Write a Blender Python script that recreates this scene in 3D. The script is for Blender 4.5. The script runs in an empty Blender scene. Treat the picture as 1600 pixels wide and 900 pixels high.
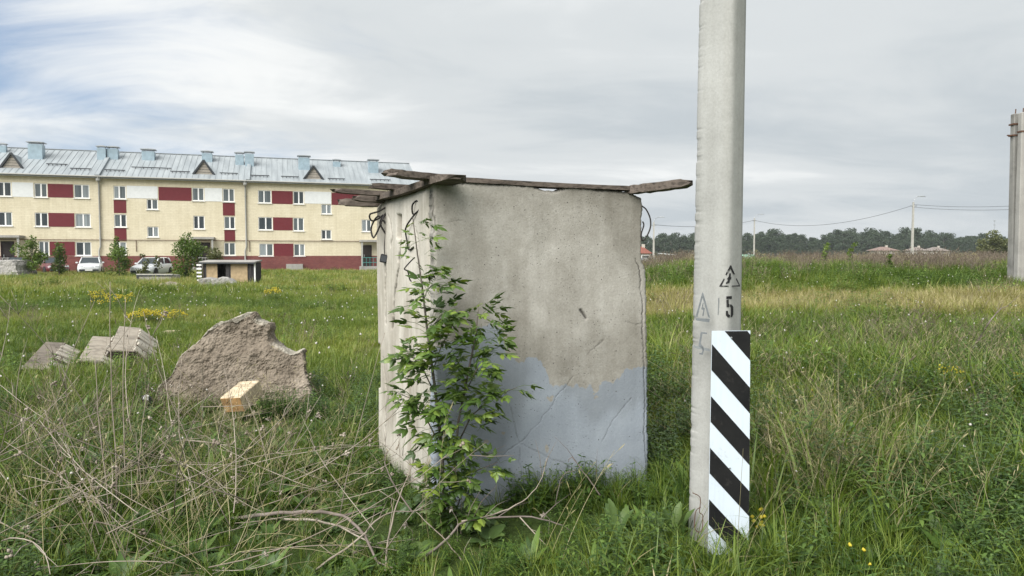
import bpy, bmesh, math, random
import numpy as np
from mathutils import Vector, Matrix, Euler, noise as mnoise

random.seed(7)
RNG = np.random.default_rng(11)
scene = bpy.context.scene
COL = scene.collection
R = math.radians

# ------------------------------------------------------------------ camera
EYE = 1.70
FPX = 1111.0                      # focal length in pixels of the 1600 px wide photograph
PITCH = math.atan((450 - 397) / FPX)
cam_d = bpy.data.cameras.new('camera')
cam_d.sensor_width = 36.0
cam_d.lens = 36.0 * FPX / 1600.0
cam_d.clip_start = 0.05
cam_d.clip_end = 6000
cam = bpy.data.objects.new('camera', cam_d)
COL.objects.link(cam)
cam.location = (0, 0, EYE)
cam.rotation_euler = (math.pi / 2 - PITCH, 0, 0)
scene.camera = cam

# ------------------------------------------------------------------ light
SUN_EL, SUN_DIR = R(44), (-0.58, -0.81)      # hazy sun behind thin cloud, to the left of and behind the camera
SUN_STRENGTH = 4.2
EXPOSURE = 0.6
n_ = math.hypot(*SUN_DIR)
sun_vec = Vector((SUN_DIR[0] / n_ * math.cos(SUN_EL), SUN_DIR[1] / n_ * math.cos(SUN_EL), math.sin(SUN_EL)))
sun_d = bpy.data.lights.new('sun', 'SUN')
sun_d.energy = SUN_STRENGTH
sun_d.angle = R(58)
sun_d.color = (1.0, 0.97, 0.925)
sun = bpy.data.objects.new('sun', sun_d)
COL.objects.link(sun)
sun.rotation_euler = sun_vec.to_track_quat('Z', 'Y').to_euler()

world = bpy.data.worlds.new('World')
scene.world = world
world.use_nodes = True
nt = world.node_tree
nt.nodes.clear()
def wn(t, **kw):
    n = nt.nodes.new(t)
    for k, v in kw.items():
        setattr(n, k, v)
    return n
def wmath(op, a, b=None, clamp=False):
    n = wn('ShaderNodeMath', operation=op, use_clamp=clamp)
    for i, v in enumerate((a, b)):
        if v is None: continue
        if isinstance(v, (int, float)): n.inputs[i].default_value = v
        else: nt.links.new(v, n.inputs[i])
    return n.outputs[0]
sky = wn('ShaderNodeTexSky', sky_type='NISHITA')
sky.sun_disc = False
sky.sun_elevation = SUN_EL
sky.sun_rotation = math.atan2(SUN_DIR[0], SUN_DIR[1]) % (2 * math.pi)
sky.air_density = 1.0; sky.dust_density = 1.2; sky.ozone_density = 1.0
tc = wn('ShaderNodeTexCoord')
sep = wn('ShaderNodeSeparateXYZ'); nt.links.new(tc.outputs['Generated'], sep.inputs[0])
zz = wmath('ADD', wmath('MAXIMUM', sep.outputs[2], 0.0), 0.16)
ux = wmath('DIVIDE', sep.outputs[0], zz); uy = wmath('DIVIDE', sep.outputs[1], zz)
comb = wn('ShaderNodeCombineXYZ'); nt.links.new(ux, comb.inputs[0]); nt.links.new(uy, comb.inputs[1])
def wnoise(scale, detail, rough, loc, rot=0.0, stretch=(1, 1, 1), dist=0.0):
    m = wn('ShaderNodeMapping'); m.inputs['Location'].default_value = loc
    m.inputs['Rotation'].default_value = (0, 0, rot); m.inputs['Scale'].default_value = stretch
    nt.links.new(comb.outputs[0], m.inputs[0])
    n = wn('ShaderNodeTexNoise'); n.inputs['Scale'].default_value = scale
    n.inputs['Detail'].default_value = detail; n.inputs['Roughness'].default_value = rough
    n.inputs['Distortion'].default_value = dist
    nt.links.new(m.outputs[0], n.inputs['Vector'])
    return n.outputs[0]
def wramp(fac, stops):
    r = wn('ShaderNodeValToRGB')
    r.color_ramp.interpolation = 'EASE'
    el = r.color_ramp.elements
    while len(el) < len(stops): el.new(0.5)
    for e, (p, c) in zip(el, stops):
        e.position = p; e.color = (*c, 1) if len(c) == 3 else c
    nt.links.new(fac, r.inputs[0])
    return r.outputs[0]
# cover: long soft bands of cloud with gaps of blue, a closed grey sheet towards the right
SKY_A, SKY_B, SKY_C = (10.17, 15.57, 0.0), (10.42, 7.87, 0.0), (9.79, 0.59, 0.0)
n_big = wnoise(0.50, 7, 0.50, SKY_A, R(-24), (0.7, 1.35, 1), 0.4)
n_fine = wnoise(1.6, 9, 0.62, SKY_B, R(-28), (0.7, 1.25, 1), 0.8)
cover = wmath('ADD', wmath('MULTIPLY', n_big, 0.8), wmath('MULTIPLY', n_fine, 0.32))
bias = wmath('MULTIPLY', wmath('ADD', ux, 1.3), 0.16)
bias = wmath('MINIMUM', wmath('MAXIMUM', bias, -0.10), 0.40)
cover = wmath('ADD', cover, bias)
mask = wramp(cover, [(0.42, (0, 0, 0)), (0.66, (1, 1, 1))])
# brightness of the cloud itself: pale where it is thin, greyer where it is thick
n_lum = wnoise(0.36, 6, 0.52, SKY_C, R(-20), (0.7, 1.3, 1), 0.4)
n_lum = wmath('ADD', wmath('MULTIPLY', n_lum, 0.76), wmath('MULTIPLY', n_fine, 0.24))
n_lum = wmath('SUBTRACT', n_lum, wmath('MINIMUM', wmath('MAXIMUM', wmath('MULTIPLY', ux, 0.035), -0.06), 0.06))
lum = wramp(n_lum, [(0.36, (3.8, 4.15, 4.4)), (0.49, (4.75, 5.0, 5.12)), (0.61, (6.3, 6.42, 6.4))])
mix = wn('ShaderNodeMix', data_type='RGBA')
nt.links.new(mask, mix.inputs[0])
hz = wn('ShaderNodeMix', data_type='RGBA')            # thin veil over the blue
hz.inputs[0].default_value = 0.6
nt.links.new(sky.outputs[0], hz.inputs[6]); hz.inputs[7].default_value = (2.3, 3.1, 4.5, 1)
nt.links.new(hz.outputs[2], mix.inputs[6]); nt.links.new(lum, mix.inputs[7])
bg = wn('ShaderNodeBackground'); bg.inputs[1].default_value = 0.1
nt.links.new(mix.outputs[2], bg.inputs[0])
wo = wn('ShaderNodeOutputWorld'); nt.links.new(bg.outputs[0], wo.inputs[0])

vs = scene.view_settings
vs.view_transform = 'Standard'; vs.look = 'None'; vs.gamma = 1.0; vs.use_curve_mapping = False
vs.exposure = EXPOSURE
scene.cycles.max_bounces = 6
scene.cycles.diffuse_bounces = 3
scene.cycles.transparent_max_bounces = 6

# ------------------------------------------------------------------ helpers: photograph pixel -> place
_fw = Vector((0, math.cos(PITCH), -math.sin(PITCH)))
_up = Vector((0, math.sin(PITCH), math.cos(PITCH)))
def ray(px, py):
    return _fw + Vector((1, 0, 0)) * ((px - 800) / FPX) + _up * ((450 - py) / FPX)
def at(px, py, d):                       # point at distance d (along y) seen at that pixel
    v = ray(px, py)
    return Vector((0, 0, EYE)) + v * (d / v.y)
def proj(p):                             # numpy (n,3) -> pixels, used when measuring from the photograph
    q = np.asarray(p, float) - np.array([0, 0, EYE])
    dep = q @ np.array(_fw)
    return 800 + FPX * q[:, 0] / dep, 450 - FPX * (q @ np.array(_up)) / dep

def _hash(ix, iy, seed):
    h = (ix.astype(np.int64) * 374761393 + iy.astype(np.int64) * 668265263 + seed * 974634777) & 0xffffffff
    h = ((h ^ (h >> 13)) * 1274126177) & 0xffffffff
    h = h ^ (h >> 16)
    return (h & 0xffff) / 65535.0
def vnoise(x, y, seed=0):
    x = np.asarray(x, float); y = np.asarray(y, float)
    ix = np.floor(x); iy = np.floor(y); fx = x - ix; fy = y - iy
    fx = fx * fx * (3 - 2 * fx); fy = fy * fy * (3 - 2 * fy)
    a = _hash(ix, iy, seed); b = _hash(ix + 1, iy, seed); c = _hash(ix, iy + 1, seed); d = _hash(ix + 1, iy + 1, seed)
    return (a * (1 - fx) + b * fx) * (1 - fy) + (c * (1 - fx) + d * fx) * fy
def fbm(x, y, seed=0, octv=4):
    s = 0; amp = 0.5; tot = 0
    for o in range(octv):
        s = s + amp * vnoise(np.asarray(x) * 2 ** o + 13.7 * o, np.asarray(y) * 2 ** o - 7.1 * o, seed + o)
        tot += amp; amp *= 0.5
    return s / tot
def sstep(a, b, x):
    t = np.clip((np.asarray(x, float) - a) / (b - a), 0, 1)
    return t * t * (3 - 2 * t)
def gz(x, y):                            # height of the ground
    x = np.asarray(x, float); y = np.asarray(y, float)
    side = sstep(0.10, 0.24, x / np.maximum(y, 1.0))
    h = 1.02 * side * sstep(14, 31, y) * (1 - sstep(48, 85, y))
    h = h + 0.05 * (fbm(x * 0.8, y * 0.8, 5) - 0.5) * sstep(3, 7, np.hypot(x, y)) + 0.25 * (fbm(x * 0.08, y * 0.08, 9) - 0.5) * sstep(12, 40, y)
    return h
def gzf(x, y): return float(gz(np.array([x]), np.array([y]))[0])
def tint(x, y):                          # 0 lush green .. 1 straw coloured, patches in the meadow
    x = np.asarray(x, float); y = np.asarray(y, float)
    a = x / np.maximum(y, 1.0)
    t = 0.225 + 0.75 * (fbm(x * 0.22, y * 0.22, 21) - 0.42) + 0.45 * (fbm(x * 0.06, y * 0.06, 33) - 0.45)
    wob = 2.4 * (fbm(x * 0.15, y * 0.15, 44) - 0.5)
    band = sstep(16.3, 17.8, y + wob) * (1 - sstep(20.3, 22.0, y + wob))
    t = t + 0.78 * band * sstep(0.12, 0.2, a) + 0.20 * band * (1 - sstep(0.12, 0.2, a))
    t = t + 0.22 * sstep(24, 36, y) * (1 - sstep(0.10, 0.2, a))
    t = t - 0.12 * sstep(21, 24, y) * (1 - sstep(31, 36, y)) * sstep(0.12, 0.2, a)
    t = t + 0.13 * sstep(9, 16, y) - 0.10
    return np.clip(t, 0, 1)

# ------------------------------------------------------------------ helpers: objects
def tag(o, label=None, cat=None, group=None, kind=None):
    if label: o['label'] = label
    if cat: o['category'] = cat
    if group: o['group'] = group
    if kind: o['kind'] = kind
    return o
def empty(name, loc, label=None, cat=None, group=None, rz=0.0):
    o = bpy.data.objects.new(name, None)
    COL.objects.link(o)
    o.location = loc; o.rotation_euler = (0, 0, rz); o.empty_display_size = 0.1
    o['org'] = 0
    del o['org']
    return tag(o, label, cat, group)
def link(name, me, m=None, parent=None):
    if m is not None:
        me.materials.clear()
        for k in (m if isinstance(m, (list, tuple)) else [m]): me.materials.append(k)
    o = bpy.data.objects.new(name, me)
    COL.objects.link(o)
    if parent is not None: o.parent = parent
    return o
def copy_tree(o, parent=None):
    c = o.copy(); COL.objects.link(c)
    if parent is not None: c.parent = parent
    for ch in o.children: copy_tree(ch, c)
    return c

class MB:
    """collects shapes for ONE mesh object"""
    def __init__(s): s.v = []; s.f = []; s.mi = []
    def add(s, vs, fs, mi=0):
        b = len(s.v); s.v += [tuple(v) for v in vs]; s.f += [tuple(i + b for i in f) for f in fs]; s.mi += [mi] * len(fs)
        return s
    def box(s, c, size, M=None, mi=0, taper=1.0):
        hx, hy, hz = size[0] / 2, size[1] / 2, size[2] / 2
        vs = []
        for z in (-1, 1):
            k = 1.0 if z < 0 else taper
            for x, y in ((-1, -1), (1, -1), (1, 1), (-1, 1)): vs.append(Vector((x * hx * k, y * hy * k, z * hz)))
        vs = [(M @ v if M is not None else v) + Vector(c) for v in vs]
        return s.add(vs, [(3, 2, 1, 0), (4, 5, 6, 7), (0, 1, 5, 4), (1, 2, 6, 5), (2, 3, 7, 6), (3, 0, 4, 7)], mi)
    def bar(s, a, b, w, h, mi=0, up=(0, 0, 1)):
        a, b = Vector(a), Vector(b); d = (b - a); L = d.length; d.normalize()
        u = Vector(up); sd = d.cross(u)
        if sd.length < 1e-4: sd = d.cross(Vector((1, 0, 0)))
        sd.normalize(); u = sd.cross(d)
        vs = []
        for p in (a, b):
            for x, y in ((-1, -1), (1, -1), (1, 1), (-1, 1)): vs.append(p + sd * x * w / 2 + u * y * h / 2)
        return s.add(vs, [(0, 1, 2, 3), (7, 6, 5, 4), (1, 0, 4, 5), (2, 1, 5, 6), (3, 2, 6, 7), (0, 3, 7, 4)], mi)
    def tube(s, pts, rad, n=6, mi=0, cap=True):
        pts = [Vector(p) for p in pts]
        if isinstance(rad, (int, float)): rad = [rad] * len(pts)
        vs = []; fs = []
        ref = Vector((0.31, 0.17, 0.93)).normalized()
        for i, p in enumerate(pts):
            t = (pts[min(i + 1, len(pts) - 1)] - pts[max(i - 1, 0)])
            if t.length < 1e-9: t = Vector((0, 0, 1))
            t.normalize()
            r_ = ref if abs(t.dot(ref)) < 0.95 else Vector((1, 0, 0))
            a = t.cross(r_).normalized(); b = t.cross(a)
            for k in range(n):
                an = 2 * math.pi * k / n
                vs.append(p + (a * math.cos(an) + b * math.sin(an)) * rad[i])
        for i in range(len(pts) - 1):
            for k in range(n):
                fs.append((i * n + k, i * n + (k + 1) % n, (i + 1) * n + (k + 1) % n, (i + 1) * n + k))
        if cap:
            fs.append(tuple(range(n - 1, -1, -1))); m = (len(pts) - 1) * n; fs.append(tuple(m + k for k in range(n)))
        return s.add(vs, fs, mi)
    def prism(s, poly, z0, z1, mi=0):
        n = len(poly)
        vs = [(x, y, z0) for x, y in poly] + [(x, y, z1) for x, y in poly]
        fs = [tuple(range(n - 1, -1, -1)), tuple(range(n, 2 * n))] + [(i, (i + 1) % n, n + (i + 1) % n, n + i) for i in range(n)]
        return s.add(vs, fs, mi)
    def mesh(s, name, org=None):
        me = bpy.data.meshes.new(name)
        v = s.v if org is None else [(x - org[0], y - org[1], z - org[2]) for x, y, z in s.v]
        me.from_pydata(v, [], s.f)
        if any(s.mi): me.polygons.foreach_set('material_index', s.mi)
        me.update()
        return me
    def build(s, name, m, parent=None, org=None, smooth=False, bevel=0.0, bseg=1):
        if org is None and parent is not None:
            r_ = parent
            org = Vector((0, 0, 0))
            while r_ is not None: org = org + r_.location; r_ = r_.parent
        me = s.mesh(name, org)
        if bevel > 0:
            bm = bmesh.new(); bm.from_mesh(me)
            bmesh.ops.recalc_face_normals(bm, faces=bm.faces[:])
            ed = [e for e in bm.edges if len(e.link_faces) == 2 and e.calc_face_angle(0) > 0.5]
            bmesh.ops.bevel(bm, geom=ed, offset=bevel, segments=bseg, affect='EDGES', profile=0.5)
            bm.to_mesh(me); bm.free()
        if smooth: me.polygons.foreach_set('use_smooth', [True] * len(me.polygons))
        return link(name, me, m, parent)

# ------------------------------------------------------------------ helpers: materials
class N:
    def __init__(s, name):
        s.m = bpy.data.materials.new(name); s.m.use_nodes = True
        s.t = s.m.node_tree; s.t.nodes.clear()
        s.out = s.t.nodes.new('ShaderNodeOutputMaterial')
        s.b = s.t.nodes.new('ShaderNodeBsdfPrincipled')
        s.t.links.new(s.b.outputs[0], s.out.inputs[0])
        s._tc = None
    def n(s, t, **kw):
        x = s.t.nodes.new(t)
        for k, v in kw.items(): setattr(x, k, v)
        return x
    def l(s, a, b): s.t.links.new(a, b)
    def put(s, sock, v):
        if isinstance(v, (int, float)): sock.default_value = v
        elif isinstance(v, (tuple, list)): sock.default_value = (*v, 1) if len(v) == 3 and sock.type == 'RGBA' else v
        else: s.l(v, sock)
    def co(s, scale=(1, 1, 1), rot=(0, 0, 0), loc=(0, 0, 0), src='Object'):
        if s._tc is None: s._tc = s.n('ShaderNodeTexCoord')
        mp = s.n('ShaderNodeMapping'); mp.inputs['Scale'].default_value = scale; mp.inputs['Rotation'].default_value = rot; mp.inputs['Location'].default_value = loc
        s.l(s._tc.outputs[src], mp.inputs[0]); return mp.outputs[0]
    def noise(s, scale, detail=4, rough=0.55, vec=None, dist=0.0, color=False):
        x = s.n('ShaderNodeTexNoise'); x.inputs['Scale'].default_value = scale; x.inputs['Detail'].default_value = detail
        x.inputs['Roughness'].default_value = rough; x.inputs['Distortion'].default_value = dist
        s.l(vec if vec is not None else s.co(), x.inputs['Vector']); return x.outputs[1 if color else 0]
    def voro(s, scale, vec=None, feature='F1', out=0, rand=1.0):
        x = s.n('ShaderNodeTexVoronoi'); x.feature = feature; x.inputs['Scale'].default_value = scale; x.inputs['Randomness'].default_value = rand
        s.l(vec if vec is not None else s.co(), x.inputs['Vector']); return x.outputs[out]
    def ramp(s, f, stops, interp='LINEAR'):
        r = s.n('ShaderNodeValToRGB'); r.color_ramp.interpolation = interp
        el = r.color_ramp.elements
        while len(el) < len(stops): el.new(0.5)
        for e, (p, c) in zip(el, stops):
            if isinstance(c, (int, float)): c = (c, c, c)
            e.position = p; e.color = (*c, 1)
        s.l(f, r.inputs[0]); return r.outputs[0]
    def mix(s, f, a, b, mode='MIX'):
        x = s.n('ShaderNodeMix', data_type='RGBA', blend_type=mode)
        s.put(x.inputs[0], f); s.put(x.inputs[6], a); s.put(x.inputs[7], b); return x.outputs[2]
    def math(s, op, a, b=0.0, clamp=False):
        x = s.n('ShaderNodeMath', operation=op, use_clamp=clamp); s.put(x.inputs[0], a); s.put(x.inputs[1], b); return x.outputs[0]
    def attr(s, name, typ='GEOMETRY', out=2):
        x = s.n('ShaderNodeAttribute'); x.attribute_name = name; x.attribute_type = typ; return x.outputs[out]
    def rnd(s):
        return s.n('ShaderNodeObjectInfo').outputs['Random']
    def bump(s, h, strength=0.3, dist=0.01):
        x = s.n('ShaderNodeBump'); x.inputs['Strength'].default_value = strength; x.inputs['Distance'].default_value = dist
        s.l(h, x.inputs['Height']); s.l(x.outputs[0], s.b.inputs['Normal'])
    def set(s, color=None, rough=None, metal=None, spec=None):
        if color is not None: s.put(s.b.inputs['Base Color'], color)
        if rough is not None: s.put(s.b.inputs['Roughness'], rough)
        if metal is not None: s.put(s.b.inputs['Metallic'], metal)
        if spec is not None: s.put(s.b.inputs['Specular IOR Level'], spec)
        return s.m

def m_plain(name, c, rough=0.6, var=0.12, scale=6.0, metal=0.0, spec=0.4, bump=0.0):
    k = N(name)
    f = k.noise(scale, 5, 0.6)
    lo = tuple(x * (1 - var) for x in c); hi = tuple(min(1, x * (1 + var)) for x in c)
    col = k.ramp(f, [(0.3, lo), (0.7, hi)])
    if bump: k.bump(k.noise(scale * 8, 4), bump, 0.01)
    return k.set(col, rough, metal, spec)
def m_leaf(name, stops, attr=None, rough=0.5, trans=0.35, per_obj=True, instancer=None, spec=0.35):
    """leaf colour from a ramp; the variation belongs to each leaf / blade"""
    k = N(name)
    f = None
    if attr: f = k.attr(attr)
    if per_obj:
        r_ = k.rnd(); f = r_ if f is None else k.math('ADD', k.math('MULTIPLY', f, 0.7), k.math('MULTIPLY', r_, 0.3))
    if instancer:
        t = k.attr(instancer, 'INSTANCER')
        f = k.math('ADD', k.math('MULTIPLY', t, 0.78), k.math('MULTIPLY', k.math('SUBTRACT', f, 0.35), 0.42), True)
    col = k.ramp(f, stops)
    k.set(col, rough, 0, spec)
    tr = k.n('ShaderNodeBsdfTranslucent'); k.l(k.mix(1.0, col, (1.0, 1.0, 0.55), 'MULTIPLY'), tr.inputs[0])
    ms = k.n('ShaderNodeMixShader'); ms.inputs[0].default_value = trans
    k.l(k.b.outputs[0], ms.inputs[1]); k.l(tr.outputs[0], ms.inputs[2]); k.l(ms.outputs[0], k.out.inputs[0])
    return k.m
# ------------------------------------------------------------------ materials of the setting
def concrete(name, c, dark=0.72, scale=1.0, streak=0.25, pits=True, bump=0.25, warm=None):
    k = N(name)
    big = k.noise(1.6 * scale, 6, 0.62); mid = k.noise(9 * scale, 6, 0.65); fine = k.noise(90 * scale, 3, 0.6)
    st = k.noise(1.0, 5, 0.6, k.co((14 * scale, 14 * scale, 0.9 * scale)))
    lo = tuple(x * dark for x in c); hi = tuple(min(1, x * 1.18) for x in c)
    col = k.ramp(big, [(0.3, lo), (0.5, c), (0.72, hi)])
    if warm: col = k.mix(k.math('MULTIPLY', k.ramp(mid, [(0.45, 0.0), (0.7, 1.0)]), 0.35), col, warm)
    col = k.mix(streak, col, k.ramp(st, [(0.3, (0.45, 0.44, 0.42)), (0.62, (1, 1, 1))]), 'MULTIPLY')
    col = k.mix(0.35, col, k.ramp(fine, [(0.3, (0.72, 0.71, 0.69)), (0.7, (1.06, 1.06, 1.05))]), 'MULTIPLY')
    if pits:
        v = k.voro(55 * scale); msk = k.ramp(k.noise(5 * scale, 3), [(0.45, 0.0), (0.62, 1.0)])
        pit = k.math('MULTIPLY', k.ramp(v, [(0.08, 1.0), (0.16, 0.0)]), msk)
        col = k.mix(k.math('MULTIPLY', pit, 0.75), col, (0.06, 0.055, 0.05))
    k.bump(k.math('ADD', k.math('MULTIPLY', mid, 0.6), k.math('MULTIPLY', fine, 0.4)), bump, 0.012)
    return k.set(col, 0.92, 0, 0.2)

M = {}
M['conc'] = concrete('grey_concrete', (0.36, 0.35, 0.32))
M['conc_pale'] = concrete('pale_concrete', (0.42, 0.41, 0.375), dark=0.8)
M['conc_far'] = concrete('weathered_concrete', (0.34, 0.33, 0.31), scale=0.6, pits=False)
M['conc_rib'] = concrete('rib_concrete', (0.32, 0.29, 0.24), dark=0.5, scale=3, warm=(0.30, 0.22, 0.16))
M['conc_old'] = concrete('old_post_concrete', (0.25, 0.245, 0.23), dark=0.6)
def wood(name, c, dark, axis=(1, 1, 1), rough=0.85):
    k = N(name)
    g = k.noise(1.0, 6, 0.65, k.co(axis)); f = k.noise(5, 4, 0.6)
    col = k.ramp(g, [(0.3, dark), (0.5, c), (0.75, tuple(min(1, x * 1.5) for x in c))])
    col = k.mix(0.5, col, k.ramp(f, [(0.3, (0.6, 0.58, 0.56)), (0.7, (1.05, 1.05, 1.05))]), 'MULTIPLY')
    col = k.mix(0.6, col, k.ramp(k.rnd(), [(0, (0.7, 0.68, 0.66)), (1, (1.1, 1.08, 1.05))]), 'MULTIPLY')
    k.bump(g, 0.5, 0.006)
    return k.set(col, rough, 0, 0.2)
M['wood_grey'] = wood('weathered_wood', (0.125, 0.105, 0.09), (0.028, 0.024, 0.021), (5, 60, 60))
M['wood_pale'] = wood('pale_wood', (0.50, 0.43, 0.31), (0.28, 0.21, 0.14), (6, 40, 40))
M['wood_end'] = wood('ochre_wood', (0.36, 0.22, 0.10), (0.15, 0.075, 0.03), (14, 14, 14))
M['wood_dark'] = wood('dark_wood', (0.06, 0.058, 0.06), (0.02, 0.02, 0.02), (30, 30, 3))
M['board_tan'] = m_plain('tan_board', (0.36, 0.27, 0.16), 0.8, 0.25, 5)
M['black'] = m_plain('black_paint', (0.012, 0.012, 0.013), 0.55, 0.2, 20)
M['wire'] = m_plain('dark_wire', (0.02, 0.017, 0.016), 0.6, 0.3, 30)
M['rust'] = m_plain('rusty_iron', (0.10, 0.05, 0.03), 0.8, 0.4, 20)
M['white_paint'] = m_plain('white_paint', (0.74, 0.78, 0.82), 0.45, 0.04, 8)
M['stencil_grey'] = m_plain('faded_grey_paint', (0.16, 0.175, 0.185), 0.8, 0.25, 40)
M['steel'] = m_plain('galvanised_steel', (0.36, 0.38, 0.39), 0.45, 0.15, 10, 0.6)
M['cable'] = m_plain('power_cable', (0.05, 0.05, 0.055), 0.6, 0.1)

# ------------------------------------------------------------------ ground: one sheet to the horizon
def make_ground():
    rings = np.concatenate([[0.0], 0.6 * 1.075 ** np.arange(0, 118)])
    na = 200
    ang = np.linspace(0, 2 * math.pi, na, endpoint=False)
    X = (rings[1:, None] * np.sin(ang)[None, :]).ravel(); Y = (rings[1:, None] * np.cos(ang)[None, :]).ravel()
    X = np.concatenate([[0], X]); Y = np.concatenate([[0], Y])
    Z = gz(X, Y)
    fs = [(0, 1 + (k + 1) % na, 1 + k) for k in range(na)]
    for r in range(len(rings) - 2):
        a = 1 + r * na; b = a + na
        for k in range(na): fs.append((a + k, a + (k + 1) % na, b + (k + 1) % na, b + k))
    me = bpy.data.meshes.new('ground'); me.from_pydata(np.stack([X, Y, Z], 1).tolist(), [], fs); me.update()
    bm = bmesh.new(); bm.from_mesh(me); bmesh.ops.recalc_face_normals(bm, faces=bm.faces[:]); bm.to_mesh(me); bm.free()
    a = me.attributes.new('tint', 'FLOAT', 'POINT'); a.data.foreach_set('value', tint(X, Y).astype(np.float32))
    me.polygons.foreach_set('use_smooth', [True] * len(me.polygons))
    k = N('meadow_soil')
    t = k.attr('tint'); n1 = k.noise(3.0, 6, 0.7); n2 = k.noise(30, 4, 0.7); n3 = k.noise(0.12, 5, 0.6)
    f = k.math('ADD', t, k.math('MULTIPLY', k.math('SUBTRACT', n1, 0.5), 0.5))
    f = k.math('ADD', f, k.math('MULTIPLY', k.math('SUBTRACT', n3, 0.5), 0.5), True)
    col = k.ramp(f, [(0.0, (0.035, 0.06, 0.016)), (0.35, (0.075, 0.105, 0.03)), (0.7, (0.17, 0.165, 0.07)), (1.0, (0.26, 0.22, 0.12))])
    col = k.mix(0.7, col, k.ramp(n2, [(0.3, (0.4, 0.4, 0.36)), (0.7, (1.1, 1.1, 1.0))]), 'MULTIPLY')
    k.bump(n2, 0.6, 0.05)
    o = link('ground', me, k.set(col, 0.95, 0, 0.1)); tag(o, kind='structure', label='rough meadow ground under the grass, reaching to the far wood')
make_ground()

# ------------------------------------------------------------------ apartment building
BL = at(0, 397, 64.0); BR = at(590, 397, 74.5)
BU = Vector((BR.x - BL.x, BR.y - BL.y, 0)); BU.normalize()
BN = Vector((BU.y, -BU.x, 0))                      # out of the facade, towards the camera
BO = Vector((BL.x, BL.y, 0))
def fac(px, py):                                   # pixel -> (s, z) on the facade
    v = ray(px, py); e = Vector((0, 0, EYE))
    t = (BO - e).dot(BN) / v.dot(BN); p = e + v * t
    return (p - BO).dot(BU), p.z
S0, S1 = -9.0, fac(652, 397)[0]
ZE = (fac(0, 269.5)[1] + fac(587, 288)[1]) / 2     # eave
ZP = fac(150, 400)[1]                              # top of the plinth
def fz(py, px): return fac(px, py)[1]
def bpt(s, n, z): return BO + BU * s + BN * n + Vector((0, 0, z))
MB_ROT = Matrix((BU, BN, Vector((0, 0, 1)))).transposed()   # local x along the facade, y outwards

kb = N('yellow_plaster')
nb = kb.noise(0.5, 5, 0.6); nf = kb.noise(6, 4); sl = kb.noise(1, 4, 0.6, kb.co((3, 3, 0.25)))
cb = kb.ramp(nb, [(0.3, (0.62, 0.565, 0.42)), (0.7, (0.70, 0.645, 0.50))])
cb = kb.mix(0.5, cb, kb.ramp(nf, [(0.3, (0.86, 0.85, 0.83)), (0.7, (1.05, 1.05, 1.05))]), 'MULTIPLY')
cb = kb.mix(0.35, cb, kb.ramp(sl, [(0.3, (0.75, 0.72, 0.66)), (0.6, (1, 1, 1))]), 'MULTIPLY')
br = kb.n('ShaderNodeTexBrick'); br.inputs['Scale'].default_value = 1.0
for nm, v in (('Brick Width', 0.5), ('Row Height', 0.16), ('Mortar Size', 0.012)): br.inputs[nm].default_value = v
br.inputs['Color1'].default_value = (1, 1, 1, 1); br.inputs['Color2'].default_value = (0.93, 0.92, 0.9, 1); br.inputs['Mortar'].default_value = (0.8, 0.78, 0.74, 1)
kb.l(kb.co((1, 1, 1), (math.pi / 2, 0, 0)), br.inputs['Vector'])
cb = kb.mix(0.8, cb, br.outputs[0], 'MULTIPLY')
M['plaster'] = kb.set(cb, 0.9, 0, 0.2)
kb = N('dark_red_brick'); nb = kb.noise(1.2, 5, 0.6)
br = kb.n('ShaderNodeTexBrick'); br.inputs['Scale'].default_value = 1.0
for nm, v in (('Brick Width', 0.27), ('Row Height', 0.09), ('Mortar Size', 0.012)): br.inputs[nm].default_value = v
br.inputs['Color1'].default_value = (0.16, 0.045, 0.045, 1); br.inputs['Color2'].default_value = (0.21, 0.07, 0.06, 1); br.inputs['Mortar'].default_value = (0.13, 0.08, 0.075, 1)
kb.l(kb.co((1, 1, 1), (math.pi / 2, 0, 0)), br.inputs['Vector'])
M['plinth'] = kb.set(kb.mix(0.6, br.outputs[0], kb.ramp(nb, [(0.3, (0.7, 0.7, 0.7)), (0.7, (1.2, 1.1, 1.1))]), 'MULTIPLY'), 0.9, 0, 0.2)
M['red_panel'] = m_plain('dark_red_cladding', (0.125, 0.014, 0.02), 0.7, 0.1, 4)
M['white_panel'] = m_plain('white_cladding', (0.66, 0.68, 0.68), 0.7, 0.06, 3)
M['frame'] = m_plain('white_pvc', (0.78, 0.78, 0.77), 0.4, 0.03)
kg = N('window_glass')
cg = kg.ramp(kg.rnd(), [(0.0, (0.035, 0.045, 0.05)), (0.35, (0.10, 0.12, 0.125)), (0.7, (0.22, 0.25, 0.26)), (1.0, (0.30, 0.32, 0.32))], 'CONSTANT')
cg = kg.mix(0.6, cg, kg.ramp(kg.noise(1, 3, 0.5, kg.co((7, 7, 0.3))), [(0.35, (0.55, 0.55, 0.55)), (0.65, (1.2, 1.2, 1.2))]), 'MULTIPLY')
M['glass'] = kg.set(cg, 0.08, 0, 0.6)
kr = N('zinc_roof')
rs = kr.noise(1, 4, 0.6, kr.co((2.2, 0.3, 0.3))); r2 = kr.noise(0.35, 4, 0.6)
cr = kr.ramp(rs, [(0.3, (0.25, 0.275, 0.29)), (0.7, (0.36, 0.39, 0.405))])
cr = kr.mix(0.5, cr, kr.ramp(r2, [(0.3, (0.75, 0.78, 0.8)), (0.7, (1.1, 1.1, 1.08))]), 'MULTIPLY')
M['zinc'] = kr.set(cr, 0.5, 0.15, 0.5)
M['zinc_blue'] = m_plain('blue_zinc', (0.31, 0.40, 0.455), 0.4, 0.15, 3, 0.2)
M['dark_trim'] = m_plain('dark_trim', (0.035, 0.04, 0.045), 0.6, 0.1)
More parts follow.
